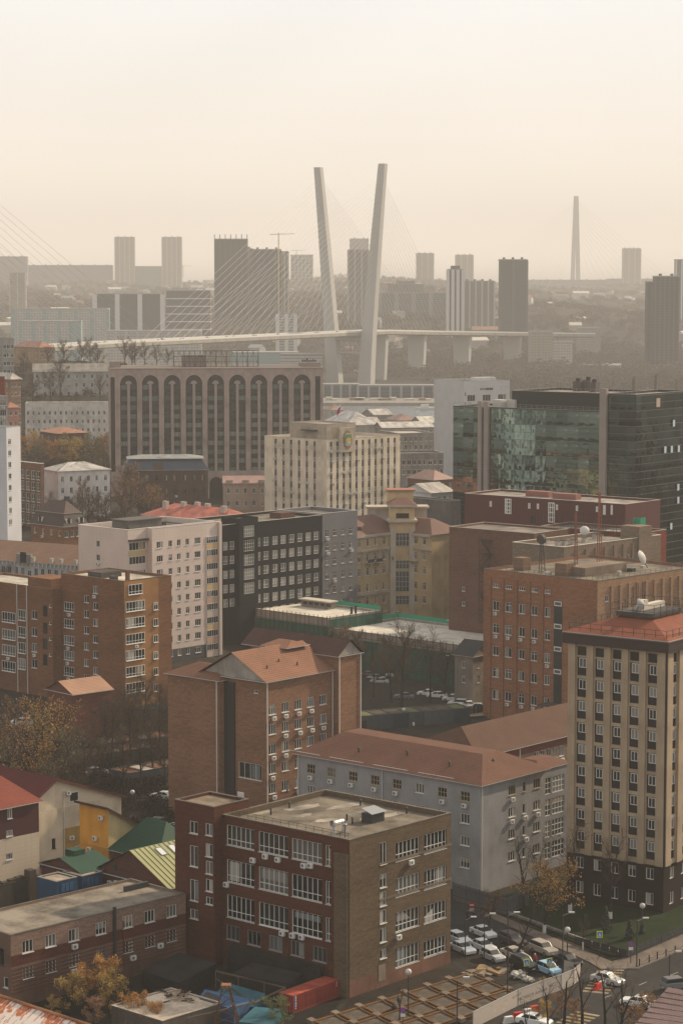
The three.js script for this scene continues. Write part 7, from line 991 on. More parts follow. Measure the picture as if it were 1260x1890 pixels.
{ // green roofs with standing seams
  const GD = M([0.015, 0.07, 0.038], 'tile', 0.7), GY = M([0.44, 0.42, 0.2], 'cladding', 0.55), BK = M([0.13, 0.055, 0.045], 'brick', 0.9), RIB = M([0.2, 0.2, 0.09], null, 0.6);
  const b = new B('green_roofed_workshop', 'brick workshop with pale green standing seam roof and two skylights', 'workshop', 312, 1640, 326, 0, 47), H = b.H, l = b.len(176, 1), w = 14, rise = 4.2, v = b.vol(0, w, -l, 0, 0, H, BK, { roof: 'none' });
  b.hip(0, w, -l, 0, H, rise, 0, l / 2, GY, 0.4, 'roof', BK); const L2 = l / 2 + 0.4, ribs = new Geo(); const rb = (x) => { const g = new Geo().bar([x, H + 0.06, 0.4], [x, H + rise + 0.06, -l / 2], 0.06); return g; }; for (let i = 0; i <= 16; i++) mesh('seam', rb(-0.4 + i * (w + 0.8) / 16).build(), RIB, b.g);
  for (const x of [3.8, 6.2]) { const s = (k) => [H + rise * k + 0.12, 0.4 - L2 * k]; const [ya, za] = s(0.72), [yb, zb] = s(0.9); const k = mesh('skylight', new Geo().quad([x, ya, za], [x + 1.1, ya, za], [x + 1.1, yb, zb], [x, yb, zb]).build(), M([0.6, 0.6, 0.58], null, 0.15), b.g); mesh('skylight_frame', new Geo().bar([x, ya, za], [x, yb, zb], 0.07).bar([x + 1.1, ya, za], [x + 1.1, yb, zb], 0.07).bar([x, ya, za], [x + 1.1, ya, za], 0.07).bar([x, yb, zb], [x + 1.1, yb, zb], 0.07).build(), GREYMETAL, k); }
  { const [u, q] = v.L.uv(213, 1600); v.L.put(mesh('round_vent', new THREE.CylinderGeometry(0.4, 0.4, 0.1, 14).rotateX(Math.PI / 2), DARKMETAL, b.g), u, q, 0.05); for (const x of [206, 218, 229]) v.L.acPx(x, 1629); }
  const c0 = (q) => q.len(206, 1), c = new B('dark_green_roof_hall', 'hall with dark green seamed hip roof beside the yellow house', 'hall', 292, 1588, 345, 0, 47), cw = 9, cl = c0(c), cv = c.vol(0, cw, -cl, 0, 0, c.H, BK, { roof: 'none' }); c.hip(0, cw, -cl, 0, c.H, 4.6, 4.45, 3, GD, 0.5);
  const d = new B('low_green_lean_to', 'low lean to with mixed green roof and brick gable', 'shed', 152, 1612, 333, 0, 47), dv = d.vol(0, 6, -9, 0, 0, d.H, BK, { roof: 'none' }); d.hip(0, 6, -9, 0, d.H, 1.6, 0, 4.5, GD, 0.4, 'roof', BK); mesh('roof_vent', new Geo().box(2, 4, d.H + 1, d.H + 2.2, -6, -4).build(), GD, d.g);
}
{ // two storey brick building along the near yard
  const b = new B('two_storey_brick_building', 'long two storey brick building with striped base and flat felt roof', 'building', 20, 1727, dY(20, 1862), 0, 45), w = b.len(343, 0), H = b.H, BK = M([0.31, 0.2, 0.15], 'brick', 0.92), RD = M([0.14, 0.05, 0.035], 'brick', 0.92), ST = M([0.2, 0.115, 0.085], 'dirty', 0.92);
  const v = b.vol(0, w, -11.5, 0, 0, H, BK, { roofMat: M([0.25, 0.21, 0.165], 'felt', 0.95), ph: 0.25, coping: M([0.14, 0.12, 0.1], 'dirty', 0.9) }); v.L.mat = ST;
  const ymid = v.R.uv(52, 1768)[1]; v.R.band(ymid - 0.7, ymid + 0.75, RD); v.R.band(0, ymid - 0.7, ST);
  const xs = [51.7, 94, 137, 186.7, 235.7, 276.7, 316.7], t1 = v.R.uv(51.7, 1746.7)[1], t2 = v.R.uv(51.7, 1794)[1];
  xs.forEach((x, i) => { const u = v.R.uv(x, 1746 - i * 11)[0]; v.R.add(u, t1 - 0.8, 1.75, 1.65, { n: 3, sill: true }); v.R.add(u, t2 - 0.8, 1.75, 1.65, { n: 3, frame: i === 3 ? GREYMETAL : WHITE }); if (i === 2) { v.R.ac(u - 0.1, t1 - 1.75); v.R.ac(u - 0.1, t2 - 1.7); } if (i === 5) v.R.ac(u + 1.6, t2 - 1.2); if (i === 4) { v.R.add(u, t2 - 4.3, 1.6, 1.7, { n: 2 }); v.R.ac(u + 0.7, t2 - 1.9); } });
  for (let k = 0; k < 7; k++) v.R.box('brick_stripe', 0.05, w - 0.05, ymid - 1.2 - k * 0.5, ymid - 1.0 - k * 0.5, 0.01, 0.05, M([0.16, 0.08, 0.055], 'dirty', 0.92)); { const u = v.R.uv(210, 1720)[0]; v.R.box('soil_pipe', u - 0.16, u + 0.16, 1.2, H + 0.6, 0.06, 0.4, DARKMETAL); v.R.box('soil_pipe', u + 1.5, u + 1.6, 1.8, H - 1.6, 0.06, 0.18, M([0.14, 0.03, 0.02], null, 0.8)); }
  v.L.add(9.6, H - 4.2, 1.0, 2.2, { n: 1, frame: DARKMETAL }); v.L.add(10.4, H - 7, 0.9, 1.4, { n: 1 });
  b.box('roof_upstand', w - 4.6, w - 0.5, H - 0.24, H + 0.5, -7.6, -7.1, DARKMETAL);
  // low dark annex roofs behind it
  const a = b.vol(-6, w * 0.34, -24, -11.55, 0, H - 1.4, M([0.09, 0.07, 0.06], 'dirty', 0.9), { roofMat: M([0.13, 0.11, 0.095], 'felt', 0.95), ph: 0.4, coping: M([0.3, 0.27, 0.24], null, 0.8) });
  const dct = M([0.5, 0.47, 0.43], null, 0.45), ay = H - 1.4; const duct = mesh('ventilation_duct', new Geo().box(0.5, 5.5, ay, ay + 0.6, -15, -14.4).box(4.9, 5.5, ay, ay + 0.6, -18, -15).box(0.5, 5.5, ay, ay + 0.6, -18.7, -18.1).build(), dct, b.g); mesh('fan', new Geo().bar([-1.2, ay, -17], [-1.2, ay + 1.5, -17], 0.5, 0.5, 10).bar([-1.2, ay + 1.5, -17], [-0.2, ay + 1.7, -17], 0.45, 0.45, 10).build(), dct, duct);
}
{ // blue gate cabins and stone wall
  const BL = M([0.012, 0.065, 0.14], 'dirty', 0.6);
  for (const [i, [x, y, D]] of [[105, 1628, 326], [152, 1618, 331]].entries()) { const b = new B('blue_gate_cabin', ['blue wooden cabin with arched opening, left of two', 'blue wooden cabin with arched opening, right of two'][i], 'cabin', x, y, D, 0, 47), w = 3.8, l = 4.2; b.vol(0, w, -l, 0, 0, b.H, BL, { roofMat: M([0.4, 0.32, 0.24], 'rust', 0.8), ph: 0.1, coping: M([0.2, 0.17, 0.14], null, 0.8) }); const arch = new THREE.CylinderGeometry(0.9, 0.9, 0.1, 18, 1, false).rotateX(Math.PI / 2); const m = mesh('arch', arch, M([0.008, 0.012, 0.018], null, 0.8), b.g); m.position.set(w / 2, 2.6, 0.05); mesh('opening', new Geo().box(w / 2 - 0.9, w / 2 + 0.9, 0, 2.6, 0.01, 0.1).build(), M([0.008, 0.012, 0.018], null, 0.8), b.g); for (const k of [0.3, 0.5, 0.7]) b.box('slat', w * k - 0.3, w * k + 0.3, b.H - 1.6, b.H - 0.5, 0.02, 0.07, M([0.02, 0.09, 0.18], null, 0.7)); }
  const st = new B('stone_retaining_wall', 'dark crumbling stone wall below the cream annex', 'wall', -20, 1640, 336, 0, 46), sw = st.len(98, 0); st.vol(0, sw, -1, 0, 0, st.H, M([0.085, 0.07, 0.058], 'dirty', 0.95), { ph: 0.02, coping: M([0.1, 0.08, 0.065], 'dirty', 0.95) }); for (let i = 0; i < 9; i++) st.box('coping_stone', sw * i / 9, sw * i / 9 + rr(1, 2.6), st.H + 0.09, st.H + rr(0.2, 0.7), -0.9, -0.1, M([0.09, 0.075, 0.06], 'dirty', 0.95)); st.box('wall_pier', sw * 0.6, sw * 0.6 + 1.2, 0, st.H + 1.4, -0.8, 0.5, M([0.1, 0.08, 0.065], 'dirty', 0.95));
}
{ // rusty tin roof at the bottom edge
  const g0 = thing('rusty_tin_roof_house', 'low house with white painted tin roof streaked with orange rust', 'house', 0, 0, 0), A = (v) => [v.x, v.y, v.z], D1 = 266, p0 = at(-40, 1826, D1), p1 = at(240, 1897, 248); p1.y = p0.y; const q0 = p0.clone().add(V(-5, -3.2, 9)), q1 = p1.clone().add(V(-5, -3.2, 9)), r0 = p0.clone().add(V(1.6, -1.4, -3.2)), r1 = p1.clone().add(V(1.6, -1.4, -3.2));
  const N = 256, d = new Uint8Array(N * N * 4), n1 = noiseTile(N, [5, 6], 3), n2 = noiseTile(N, [40, 16], 4), n3 = noiseTile(N, [120, 120], 6); for (let i = 0; i < N * N; i++) { const k = n1[i] * 0.5 + n2[i] * 0.4 + n3[i] * 0.2, r = k > 0.62 ? 1 : k > 0.55 ? (k - 0.55) / 0.07 : 0, c = [190 - 40 * r + n3[i] * 20, 180 - 105 * r + n3[i] * 15, 172 - 140 * r + n3[i] * 12]; d.set([...c, 255], i * 4); } const tx = new THREE.DataTexture(d, N, N); tx.colorSpace = THREE.SRGBColorSpace; tx.wrapS = tx.wrapT = THREE.RepeatWrapping; tx.repeat.set(1 / 9, 1 / 9); tx.magFilter = THREE.LinearFilter; tx.needsUpdate = true; const tin = new THREE.MeshStandardMaterial({ map: tx, roughness: 0.6, side: THREE.DoubleSide });
  mesh('near_slope', new Geo().quad(A(q0), A(q1), A(p1), A(p0)).build(), tin, g0); mesh('far_slope', new Geo().quad(A(p0), A(p1), A(r1), A(r0)).build(), M([0.5, 0.22, 0.09], 'rust', 0.7), g0); for (let i = 0; i <= 22; i++) mesh('seam', new Geo().bar(A(q0.clone().lerp(q1, i / 22).add(V(0, 0.05, 0))), A(p0.clone().lerp(p1, i / 22).add(V(0, 0.05, 0))), 0.045).build(), tin, g0); mesh('ridge_cap', new Geo().bar(A(p0.clone().add(V(0, 0.08, 0))), A(p1.clone().add(V(0, 0.08, 0))), 0.2, 0.2, 5).build(), M([0.45, 0.18, 0.07], 'rust', 0.7), g0);
  const e = new Geo(); e.quad([r0.x, 0, r0.z + 0.4], [r1.x, 0, r1.z + 0.4], [r1.x, r1.y - 0.05, r1.z + 0.4], [r0.x, r0.y - 0.05, r0.z + 0.4]); e.quad([q0.x, 0, q0.z - 0.4], [q1.x, 0, q1.z - 0.4], [q1.x, q1.y - 0.05, q1.z - 0.4], [q0.x, q0.y - 0.05, q0.z - 0.4]); e.quad([q1.x - 0.2, 0, q1.z], [r1.x - 0.2, 0, r1.z], [p1.x - 0.2, p1.y - 0.1, p1.z], [q1.x - 0.2, q1.y - 0.05, q1.z]); mesh('wall', e.build(), M([0.1, 0.08, 0.065], 'dirty', 0.9), g0);
}
{ // flat pale garage roof with scrap timber
  const b = new B('pale_flat_garage', 'flat garage with pale sandy concrete roof littered with scrap timber', 'garage', 300, 1885, 282, 0, 47), y = b.H, fx = b.top(402, 1838, y), l = b.len(206, 1) + 0, w = b.len(410, 0); b.vol(0, w, -l, 0, 0, y, M([0.16, 0.13, 0.11], 'dirty', 0.9), { roofMat: M([0.58, 0.47, 0.37], 'felt', 0.95), ph: 0.06, coping: M([0.5, 0.42, 0.34], 'dirty', 0.9) });
  for (let i = 0; i < 26; i++) { const [x, z] = b.top(rr(292, 352), rr(1828, 1852), y), a = rr(0, 3.14), L = rr(0.8, 2.2); mesh('timber', new Geo().bar([x - Math.cos(a) * L / 2, y + rr(0, 0.3), z - Math.sin(a) * L / 2], [x + Math.cos(a) * L / 2, y + rr(0, 0.4), z + Math.sin(a) * L / 2], 0.09).build(), M(i % 3 ? [0.06, 0.045, 0.035] : [0.3, 0.2, 0.13], null, 0.9), b.g); }
}
{ // lattice mast, steel frame, tarpaulins, container, truck in the dark courtyard
  const p = at(417, 1822, 284), g = thing('lattice_mast', 'squat rusty steel lattice mast with a square cap', 'mast', p.x, 0, p.z), h = p.y, RU = M([0.13, 0.06, 0.035], 'rust', 0.8), lat = [[1, 1], [1, -1], [-1, -1], [-1, 1]], R = (t) => 1.9 - 1.5 * t; lat.forEach(([a, c]) => mesh('leg', new Geo().bar([a * R(0), 0, c * R(0)], [a * R(1), h, c * R(1)], 0.11, 0.09).build(), RU, g)); for (let k = 0; k < 6; k++) lat.forEach(([a, c], i) => { const [e, f] = lat[(i + 1) % 4], t0 = k / 6, t1 = (k + 1) / 6; mesh('brace', new Geo().bar([a * R(t0), h * t0, c * R(t0)], [e * R(t1), h * t1, f * R(t1)], 0.055).build(), RU, g); }); mesh('cap', new Geo().box(-0.6, 0.6, h, h + 0.35, -0.6, 0.6).build(), M([0.3, 0.14, 0.08], 'rust', 0.8), g);
  const b = new B('red_container', 'red corrugated shipping container beside the factory', 'container', 541, 1838, dY(541, 1871), 0.0, 51), RC = M([0.3, 0.045, 0.03], 'rust', 0.6), L = 9.2, W = 2.45, Hc = b.H; mesh('body', new Geo().box(0.05, L - 0.05, 0.12, Hc - 0.1, -W + 0.05, -0.05).build(), RC, b.g); mesh('roof', new Geo().box(0, L, Hc - 0.09, Hc, -W, 0).build(), M([0.4, 0.075, 0.045], 'rust', 0.65), b.g); mesh('frame', new Geo().box(0, L, 0, 0.11, -W, 0).box(0, 0.16, 0.11, Hc - 0.1, -0.16, 0.02).box(L - 0.16, L, 0.11, Hc - 0.1, -0.16, 0.02).box(-0.02, 0.16, 0.11, Hc - 0.1, -W, -W + 0.16).build(), M([0.24, 0.035, 0.025], null, 0.6), b.g); for (let i = 0; i < 22; i++) mesh('corrugation', new Geo().box(0.3 + i * 0.39, 0.48 + i * 0.39, 0.15, Hc - 0.15, -0.05, 0.0).build(), RC, b.g);
  mesh('marking_strip', new Geo().box(0.2, 0.42, 0.4, 2.3, 0.004, 0.012).build(), M([0.05, 0.09, 0.2], null, 0.6), b.g); for (let i = 0; i < 7; i++) mesh('white_mark', new Geo().box(0.44, 0.6, 0.5 + i * 0.26, 0.62 + i * 0.26 + (i % 3) * 0.04, 0.004, 0.012).build(), WHITE, b.g); for (const y of [1.5, 1.75, 2.0]) mesh('white_mark', new Geo().box(L - 0.6, L - 0.45, y, y + 0.14, 0.004, 0.012).build(), WHITE, b.g);
  const tk = new B('white_box_truck', 'white roofed box truck in the dark courtyard', 'truck', 452, 1796, 318, 0, 51), th = tk.H; mesh('box', new Geo().box(0, 5.6, 0.9, th, -2.3, 0).build(), M([0.5, 0.48, 0.45], null, 0.6), tk.g); mesh('box_roof', new Geo().box(-0.05, 5.65, th + 0.005, th + 0.08, -2.35, 0.05).build(), M([0.62, 0.58, 0.53], 'dirty', 0.6), tk.g); mesh('cab', new Geo().box(5.7, 7.4, 0.6, 2.4, -2.1, -0.1).build(), M([0.4, 0.4, 0.4], null, 0.5), tk.g); for (const x of [1.2, 6.4]) for (const z of [-2.1, -0.2]) { const w = mesh('wheel', TYRE, RUBBER, tk.g); w.position.set(x, 0.45, z); w.scale.setScalar(1.35); }
  const fr0 = thing('steel_frame', 'bare rusty steel frame standing over blue sheeting', 'frame', 0, 0, 0), P = [[398, 1792], [527, 1823], [470, 1850], [345, 1880]].map(([x, y], i) => at(x, y, [304, 297, 290, 283][i])), ST = M([0.16, 0.12, 0.09], 'rust', 0.8); for (let i = 0; i < 3; i++) mesh('beam', new Geo().bar([P[i].x, P[i].y, P[i].z], [P[i + 1].x, P[i + 1].y, P[i + 1].z], 0.12).build(), ST, fr0); for (const q of [P[0], P[1], P[2], P[3], P[0].clone().lerp(P[1], 0.33), P[0].clone().lerp(P[1], 0.7)]) mesh('post', new Geo().bar([q.x, 0, q.z], [q.x, q.y, q.z], 0.1).build(), ST, fr0); mesh('beam', new Geo().bar([P[0].x, P[0].y - 1, P[0].z], [P[2].x, P[2].y, P[2].z], 0.08).build(), ST, fr0);
  const tp = (name, label, pts, Y, mat) => { const g = new Geo(), v = pts.map(([x, y, k]) => { const q = onY(x, y, Y + (k || 0)); return [q.x, q.y, q.z]; }); g.quad(...v); for (let i = 0; i < 4; i++) { const a = v[i], c = v[(i + 1) % 4]; g.quad([a[0], 0, a[2]], [c[0], 0, c[2]], c, a); } tag(mesh(name, g.build(), mat), label, 'cover'); };
  tp('blue_sheet_shelter', 'sloping turquoise sheet shelter under the steel frame', [[398, 1832], [470, 1860], [490, 1834], [420, 1814]], 1.8, M([0.035, 0.14, 0.18], 'dirty', 0.6)); tp('blue_kiosk', 'bright blue edged kiosk roof with dark skylight', [[365, 1846], [432, 1862], [470, 1845], [378, 1826]], 2.4, M([0.06, 0.15, 0.3], 'dirty', 0.6)); tp('dark_skylight', 'dark sloping pane on the blue kiosk', [[368, 1843], [398, 1852], [404, 1838], [382, 1830]], 2.7, M([0.05, 0.045, 0.04], null, 0.4)); tp('turquoise_shed', 'turquoise sheet metal shed by the lattice mast', [[440, 1886], [500, 1892], [520, 1862], [470, 1858]], 2.2, M([0.035, 0.13, 0.17], 'dirty', 0.6)); tp('dark_felt_shed', 'low dark felt roofed shed left of the truck', [[262, 1792], [330, 1814], [400, 1778], [330, 1758]], 2.6, M([0.03, 0.026, 0.024], 'felt', 0.9)); tp('dark_canopy', 'dark sagging canopy along the factory foot', [[430, 1796], [530, 1816], [560, 1796], [480, 1768]], 2.4, M([0.035, 0.03, 0.027], 'felt', 0.9)); tp('sheet_lean_to', 'dark sheet lean to against the factory wall', [[420, 1752], [590, 1790], [612, 1764], [440, 1722]], 3.4, M([0.028, 0.024, 0.022], 'felt', 0.9));
}
{ // foundation formwork on the building site: timber grid with gravel beds
  const g = thing('foundation_formwork', 'grid of brown timber formwork round gravel beds on the building site', 'formwork', 0, 0, 0), far = V(...[gy(868, 1800)[0], 0, gy(868, 1800)[1]]), e1 = V(gy(958, 1840)[0], 0, gy(958, 1840)[1]).sub(far), e2 = V(gy(575, 1890)[0], 0, gy(575, 1890)[1]).sub(far), W1 = M([0.24, 0.12, 0.05], 'rust', 0.9), W2 = M([0.14, 0.08, 0.045], 'rust', 0.9), GR = M([0.17, 0.14, 0.11], 'soil', 0.95), PL = M([0.24, 0.18, 0.13], 'dirty', 0.9), P = (a, c, y) => { const q = far.clone().addScaledVector(e1, a).addScaledVector(e2, c); return [q.x, y, q.z]; };
  const na = 2, nc = 7; e1.multiplyScalar(1.15);
  for (let i = 0; i < 3; i++) for (let j = 0; j < nc; j++) { const a0 = (i + 0.1) / 3, a1 = (i + 0.9) / 3, c0 = (j + 0.1) / nc, c1 = (j + 0.9) / nc; mesh('gravel_bed', new Geo().quad(P(a0, c0, 0.3), P(a1, c0, 0.3), P(a1, c1, 0.3), P(a0, c1, 0.3)).build(), GR, g); for (const [u, v] of [[[a0, c0], [a1, c0]], [[a1, c0], [a1, c1]], [[a1, c1], [a0, c1]], [[a0, c1], [a0, c0]]]) mesh('board', new Geo().bar(P(u[0], u[1], 0.42), P(v[0], v[1], 0.42), 0.1).build(), W1, g); }
  for (let i = 0; i <= 3; i++) mesh('long_beam', new Geo().bar(P(i / 3, -0.01, 0.3), P(i / 3, 1.01, 0.3), 0.12).build(), i % 2 ? W2 : W1, g); for (let j = 0; j <= nc; j++) mesh('cross_beam', new Geo().bar(P(-0.02, j / nc, 0.55), P(1.02, j / nc, 0.55), 0.09).build(), j % 2 ? W1 : W2, g);
  for (let i = 0; i <= 3; i++) for (let j = 0; j <= nc; j++) mesh('pier_cap', new Geo().prism([[-0.05, -0.016], [0.05, -0.016], [0.05, 0.016], [-0.05, 0.016]].map(([a, c]) => { const q = P(i / 3 + a, j / nc + c, 0); return [q[0], q[2]]; }), 0.1, 0.62).build(), PL, g);
  for (let k = 0; k < 14; k++) { const [x, z] = gy(rr(845, 930), rr(1788, 1810)), a = rr(0, 3.1), L = rr(1, 2.6), t = tag(mesh('site_board', new Geo().box(-L / 2, L / 2, 0.02, rr(0.15, 0.5), -0.35, 0.35).build(), k % 3 ? M([0.3, 0.24, 0.18], 'dirty', 0.9) : M([0.42, 0.26, 0.13], 'dirty', 0.9)), k % 3 ? 'weathered plank stack lying between formwork and cars' : 'fresh orange plank stack lying between formwork and cars', 'planks', 'plank stacks on the site'); t.position.set(x, 0, z); t.rotation.y = a; }
  for (const [x, y, s] of [[958, 1805, 1.2], [975, 1812, 0.8]]) { const [q, r] = gy(x, y), m = mesh('crumpled_sheet', new THREE.IcosahedronGeometry(s, 2), M([0.45, 0.41, 0.37], null, 0.9)); const pp = m.geometry.attributes.position; for (let i = 0; i < pp.count; i++) { const k = 0.75 + 0.3 * Math.sin(pp.getX(i) * 7 + pp.getZ(i) * 9) ; pp.setXYZ(i, pp.getX(i) * k, pp.getY(i) * k * 0.55, pp.getZ(i) * k); } m.geometry.computeVertexNormals(); m.position.set(q, s * 0.4, r); tag(m, s > 1 ? 'crumpled white plastic sheet behind the crossing signs' : 'smaller crumpled white sheet beside the bigger one', 'sheet'); }
}
{ // banner fence round the site
  const pts = [[872, 1900], [955, 1858], [1002, 1840], [1035, 1829], [1058, 1819], [1070, 1809]].map(([x, y]) => gy(x, y)), g = thing('banner_fence', 'pale printed banner fence curving round the building site', 'fence', 0, 0, 0), c = document.createElement('canvas'); c.width = 1024; c.height = 128; const x = c.getContext('2d'); x.fillStyle = '#a59a90'; x.fillRect(0, 0, 1024, 128); x.fillStyle = '#6d625a'; x.font = 'bold 26px sans-serif'; x.fillText('ЦЕЛЕЙ', 380, 50); x.fillStyle = '#5d524b'; x.font = 'bold 34px sans-serif'; x.fillText('НЕРОСП АИИИ', 440, 92); x.fillText('МНТ', 700, 72); for (let i = 0; i < 26; i++) { x.fillStyle = i % 2 ? '#8b8078' : '#b3a89e'; x.fillRect(rr(0, 1000), rr(0, 110), rr(4, 22), rr(3, 14)); } const t = new THREE.CanvasTexture(c); t.colorSpace = THREE.SRGBColorSpace; const mt = new THREE.MeshStandardMaterial({ map: t, roughness: 0.85, side: THREE.DoubleSide }); let tot = 0, acc = 0; const Ls = pts.slice(1).map((p, i) => Math.hypot(p[0] - pts[i][0], p[1] - pts[i][1])); tot = Ls.reduce((a, q) => a + q, 0);
  for (let i = 0; i < Ls.length; i++) { const [a, b] = [pts[i], pts[i + 1]], u0 = acc / tot, u1 = (acc + Ls[i]) / tot; acc += Ls[i]; mesh('banner', new Geo().quad([a[0], 0.1, a[1]], [b[0], 0.1, b[1]], [b[0], 2.2, b[1]], [a[0], 2.2, a[1]], [[u0, 0], [u1, 0], [u1, 1], [u0, 1]]).build(), mt, g); mesh('top_rail', new Geo().bar([a[0], 2.22, a[1]], [b[0], 2.22, b[1]], 0.05).build(), M([0.45, 0.42, 0.38], null, 0.6), g); mesh('post', new Geo().bar([a[0], 0, a[1]], [a[0], 2.3, a[1]], 0.06).build(), GREYMETAL, g); }
  const e = gy(1040, 1800), f = gy(1058, 1805); mesh('return_banner', new Geo().quad([e[0], 0.1, e[1]], [f[0], 0.1, f[1]], [f[0], 2.1, f[1]], [e[0], 2.1, e[1]], [[0, 0], [0.08, 0], [0.08, 1], [0, 1]]).build(), mt, g);
  for (const [i, [px, py, tn, wh]] of [[955, 1880, 0.45, 0], [972, 1874, 0.45, 1], [985, 1868, 0.5, 0], [938, 1888, 0.45, 1], [1102, 1826, 0.9, 0], [1110, 1822, 0.9, 1]].entries()) { const [bx, bz] = gy(px, py), m = mesh('water_barrier', carShape([[-0.75, 0], [0.75, 0], [0.6, 0.35], [0.5, 0.8], [-0.5, 0.8], [-0.6, 0.35]], 0.5, 0.06), M(wh ? [0.6, 0.57, 0.54] : [0.45, 0.03, 0.025], null, 0.5)); m.position.set(bx, 0.01, bz); m.rotation.y = tn; tag(m, wh ? 'white plastic water barrier in the road' : 'red plastic water barrier in the road', 'barrier', 'water barriers along the fence'); }
}
// ---------- signs, lamps, bollards, fences ----------
const pole = (g, h, r = 0.06) => mesh('pole', new Geo().bar([0, 0, 0], [0, h, 0], r, r * 0.8, 6).build(), DARKMETAL, g);
for (const [px, top, base, tn, label] of [[970, 1776, 1812, 0.5, 'crossing sign left of the light blue car'], [1012, 1774, 1812, 0.5, 'crossing sign in front of the light blue car'], [1105, 1724, 1768, 0.15, 'crossing sign on the verge with extra plates']]) {
  const p = onY(px, base, 0), h = at(px, top, -p.z).y, g = thing('crossing_sign', 'yellow edged pedestrian ' + label, 'sign', p.x, 0, p.z, tn); pole(g, h + 0.4); mesh('board', new Geo().box(-0.42, 0.42, h - 0.5, h + 0.45, 0.07, 0.11).build(), M([0.5, 0.6, 0.04], null, 0.5), g); const b = mesh('blue_field', new Geo().box(-0.31, 0.31, h - 0.4, h + 0.34, 0.112, 0.12).build(), M([0.02, 0.12, 0.4], null, 0.5), g); mesh('white_triangle', new Geo().tri([-0.24, h - 0.3, 0.125], [0.24, h - 0.3, 0.125], [0, h + 0.25, 0.125], [0, 0], [1, 0], [0, 1]).build(), WHITE, b); mesh('walking_figure', new Geo().box(-0.03, 0.03, h - 0.15, h + 0.02, 0.128, 0.132).box(-0.09, -0.03, h - 0.27, h - 0.15, 0.128, 0.132).box(0.03, 0.09, h - 0.27, h - 0.15, 0.128, 0.132).build(), DARKMETAL, b);
}
{ const p = onY(870, 1700, 0), g = thing('no_entry_sign', 'round red no entry sign with white plate by the factory corner', 'sign', p.x, 0, p.z), h = at(870, 1670, -p.z).y; pole(g, h); mesh('disc', new THREE.CylinderGeometry(0.42, 0.42, 0.04, 20).rotateX(Math.PI / 2).translate(0, h, 0.08), M([0.4, 0.02, 0.02], null, 0.5), g); mesh('white_bar', new Geo().box(-0.28, 0.28, h - 0.07, h + 0.07, 0.102, 0.11).build(), WHITE, g); mesh('plate', new Geo().box(-0.36, 0.36, h - 0.95, h - 0.5, 0.06, 0.1).build(), M([0.4, 0.36, 0.32], null, 0.6), g); }
for (const [px, top, base, label] of [[1163, 1742, 1778, 'purple round parking sign on the corner pavement'], [743, 1864, 1905, 'purple round parking sign before the formwork']]) { const p = onY(px, base, 0.1), g = thing('parking_sign', label, 'sign', p.x, 0, p.z), h = at(px, top, -p.z).y; pole(g, h); mesh('disc', new THREE.CylinderGeometry(0.34, 0.34, 0.04, 18).rotateX(Math.PI / 2).translate(0, h, 0.08), M([0.2, 0.06, 0.25], null, 0.5), g); mesh('plate', new Geo().box(-0.3, 0.3, h - 0.85, h - 0.45, 0.06, 0.1).build(), WHITE, g); }
const lampPost = (px, top, base, label, kind = 'arm', y0 = 0) => { const p = onY(px, base, y0), h = at(px, top, -p.z).y - y0, g = thing('street_lamp', label, 'street lamp', p.x, y0, p.z); pole(g, h, 0.09); if (kind === 'ball') { mesh('globe', new THREE.SphereGeometry(0.42, 14, 10).translate(0, h, 0), M([0.45, 0.43, 0.4], null, 0.2), g); } else { mesh('arm', new Geo().bar([0, h, 0], [0.9, h + 0.5, 0.3], 0.05).build(), GREYMETAL, g); mesh('lamp_head', new Geo().box(0.7, 1.5, h + 0.45, h + 0.6, 0.15, 0.45).build(), M([0.5, 0.48, 0.45], null, 0.4), g); } return g; };
lampPost(1037, 1690, 1818, 'tall dark street lamp beside the banner fence end'); lampPost(1234, 1762, 1822, 'street lamp with curved head in front of the chained bollards'); lampPost(1174, 1700, 1786, 'black post lamp on the pavement corner'); lampPost(1046, 1716, 1765, 'globe lamp on the lawn edge behind the black saloon', 'ball'); lampPost(1184, 1672, 1722, 'globe lamp in the middle of the lawn', 'ball'); lampPost(753, 1794, 1880, 'globe lamp before the factory wall', 'ball'); lampPost(936, 1690, 1838, 'thin dark post at the site corner'); lampPost(858, 1698, 1770, 'thin dark lamp by the white cars'); lampPost(893, 1692, 1782, 'thin dark lamp between the silver estate and white saloon'); lampPost(447, 1131, 1190, 'pale street lamp before the netting by the pink tower', 'arm', 1.5); lampPost(816, 1214, 1282, 'street lamp among the bare trees of the car park'); lampPost(745, 1310, 1342, 'globe lamp by the blue grey garages', 'ball'); lampPost(245, 1462, 1500, 'globe lamp on the lane behind the maroon roof', 'ball', 0); lampPost(601, 1166, 1235, 'street lamp behind the dark gable roof'); lampPost(843, 1810, 1900, 'thin post over the formwork');
{ const ps = [[1179, 1783], [1197, 1776], [1212, 1770], [1228, 1765], [1245, 1759], [1262, 1752]].map(([x, y]) => { const q = onY(x, y, 0.13); return [q.x, q.z]; }); ps.forEach(([x, z], i) => { const g = thing('bollard', 'short black bollard linked by chain on the pavement edge', 'bollard', x, 0.13, z, 0, 'chained bollards'); mesh('post', new Geo().bar([0, 0, 0], [0, 0.85, 0], 0.1, 0.08, 8).build(), DARKMETAL, g); mesh('knob', new THREE.SphereGeometry(0.12, 8, 6).translate(0, 0.92, 0), DARKMETAL, g); if (i < ps.length - 1) { const [a, b] = [ps[i + 1][0] - x, ps[i + 1][1] - z], c = new Geo(); for (let k = 0; k < 6; k++) { const f = (t) => [a * t, 0.75 - 1.2 * t * (1 - t), b * t]; c.bar(f(k / 6), f((k + 1) / 6), 0.03); } mesh('chain', c.build(), DARKMETAL, g); } }); }
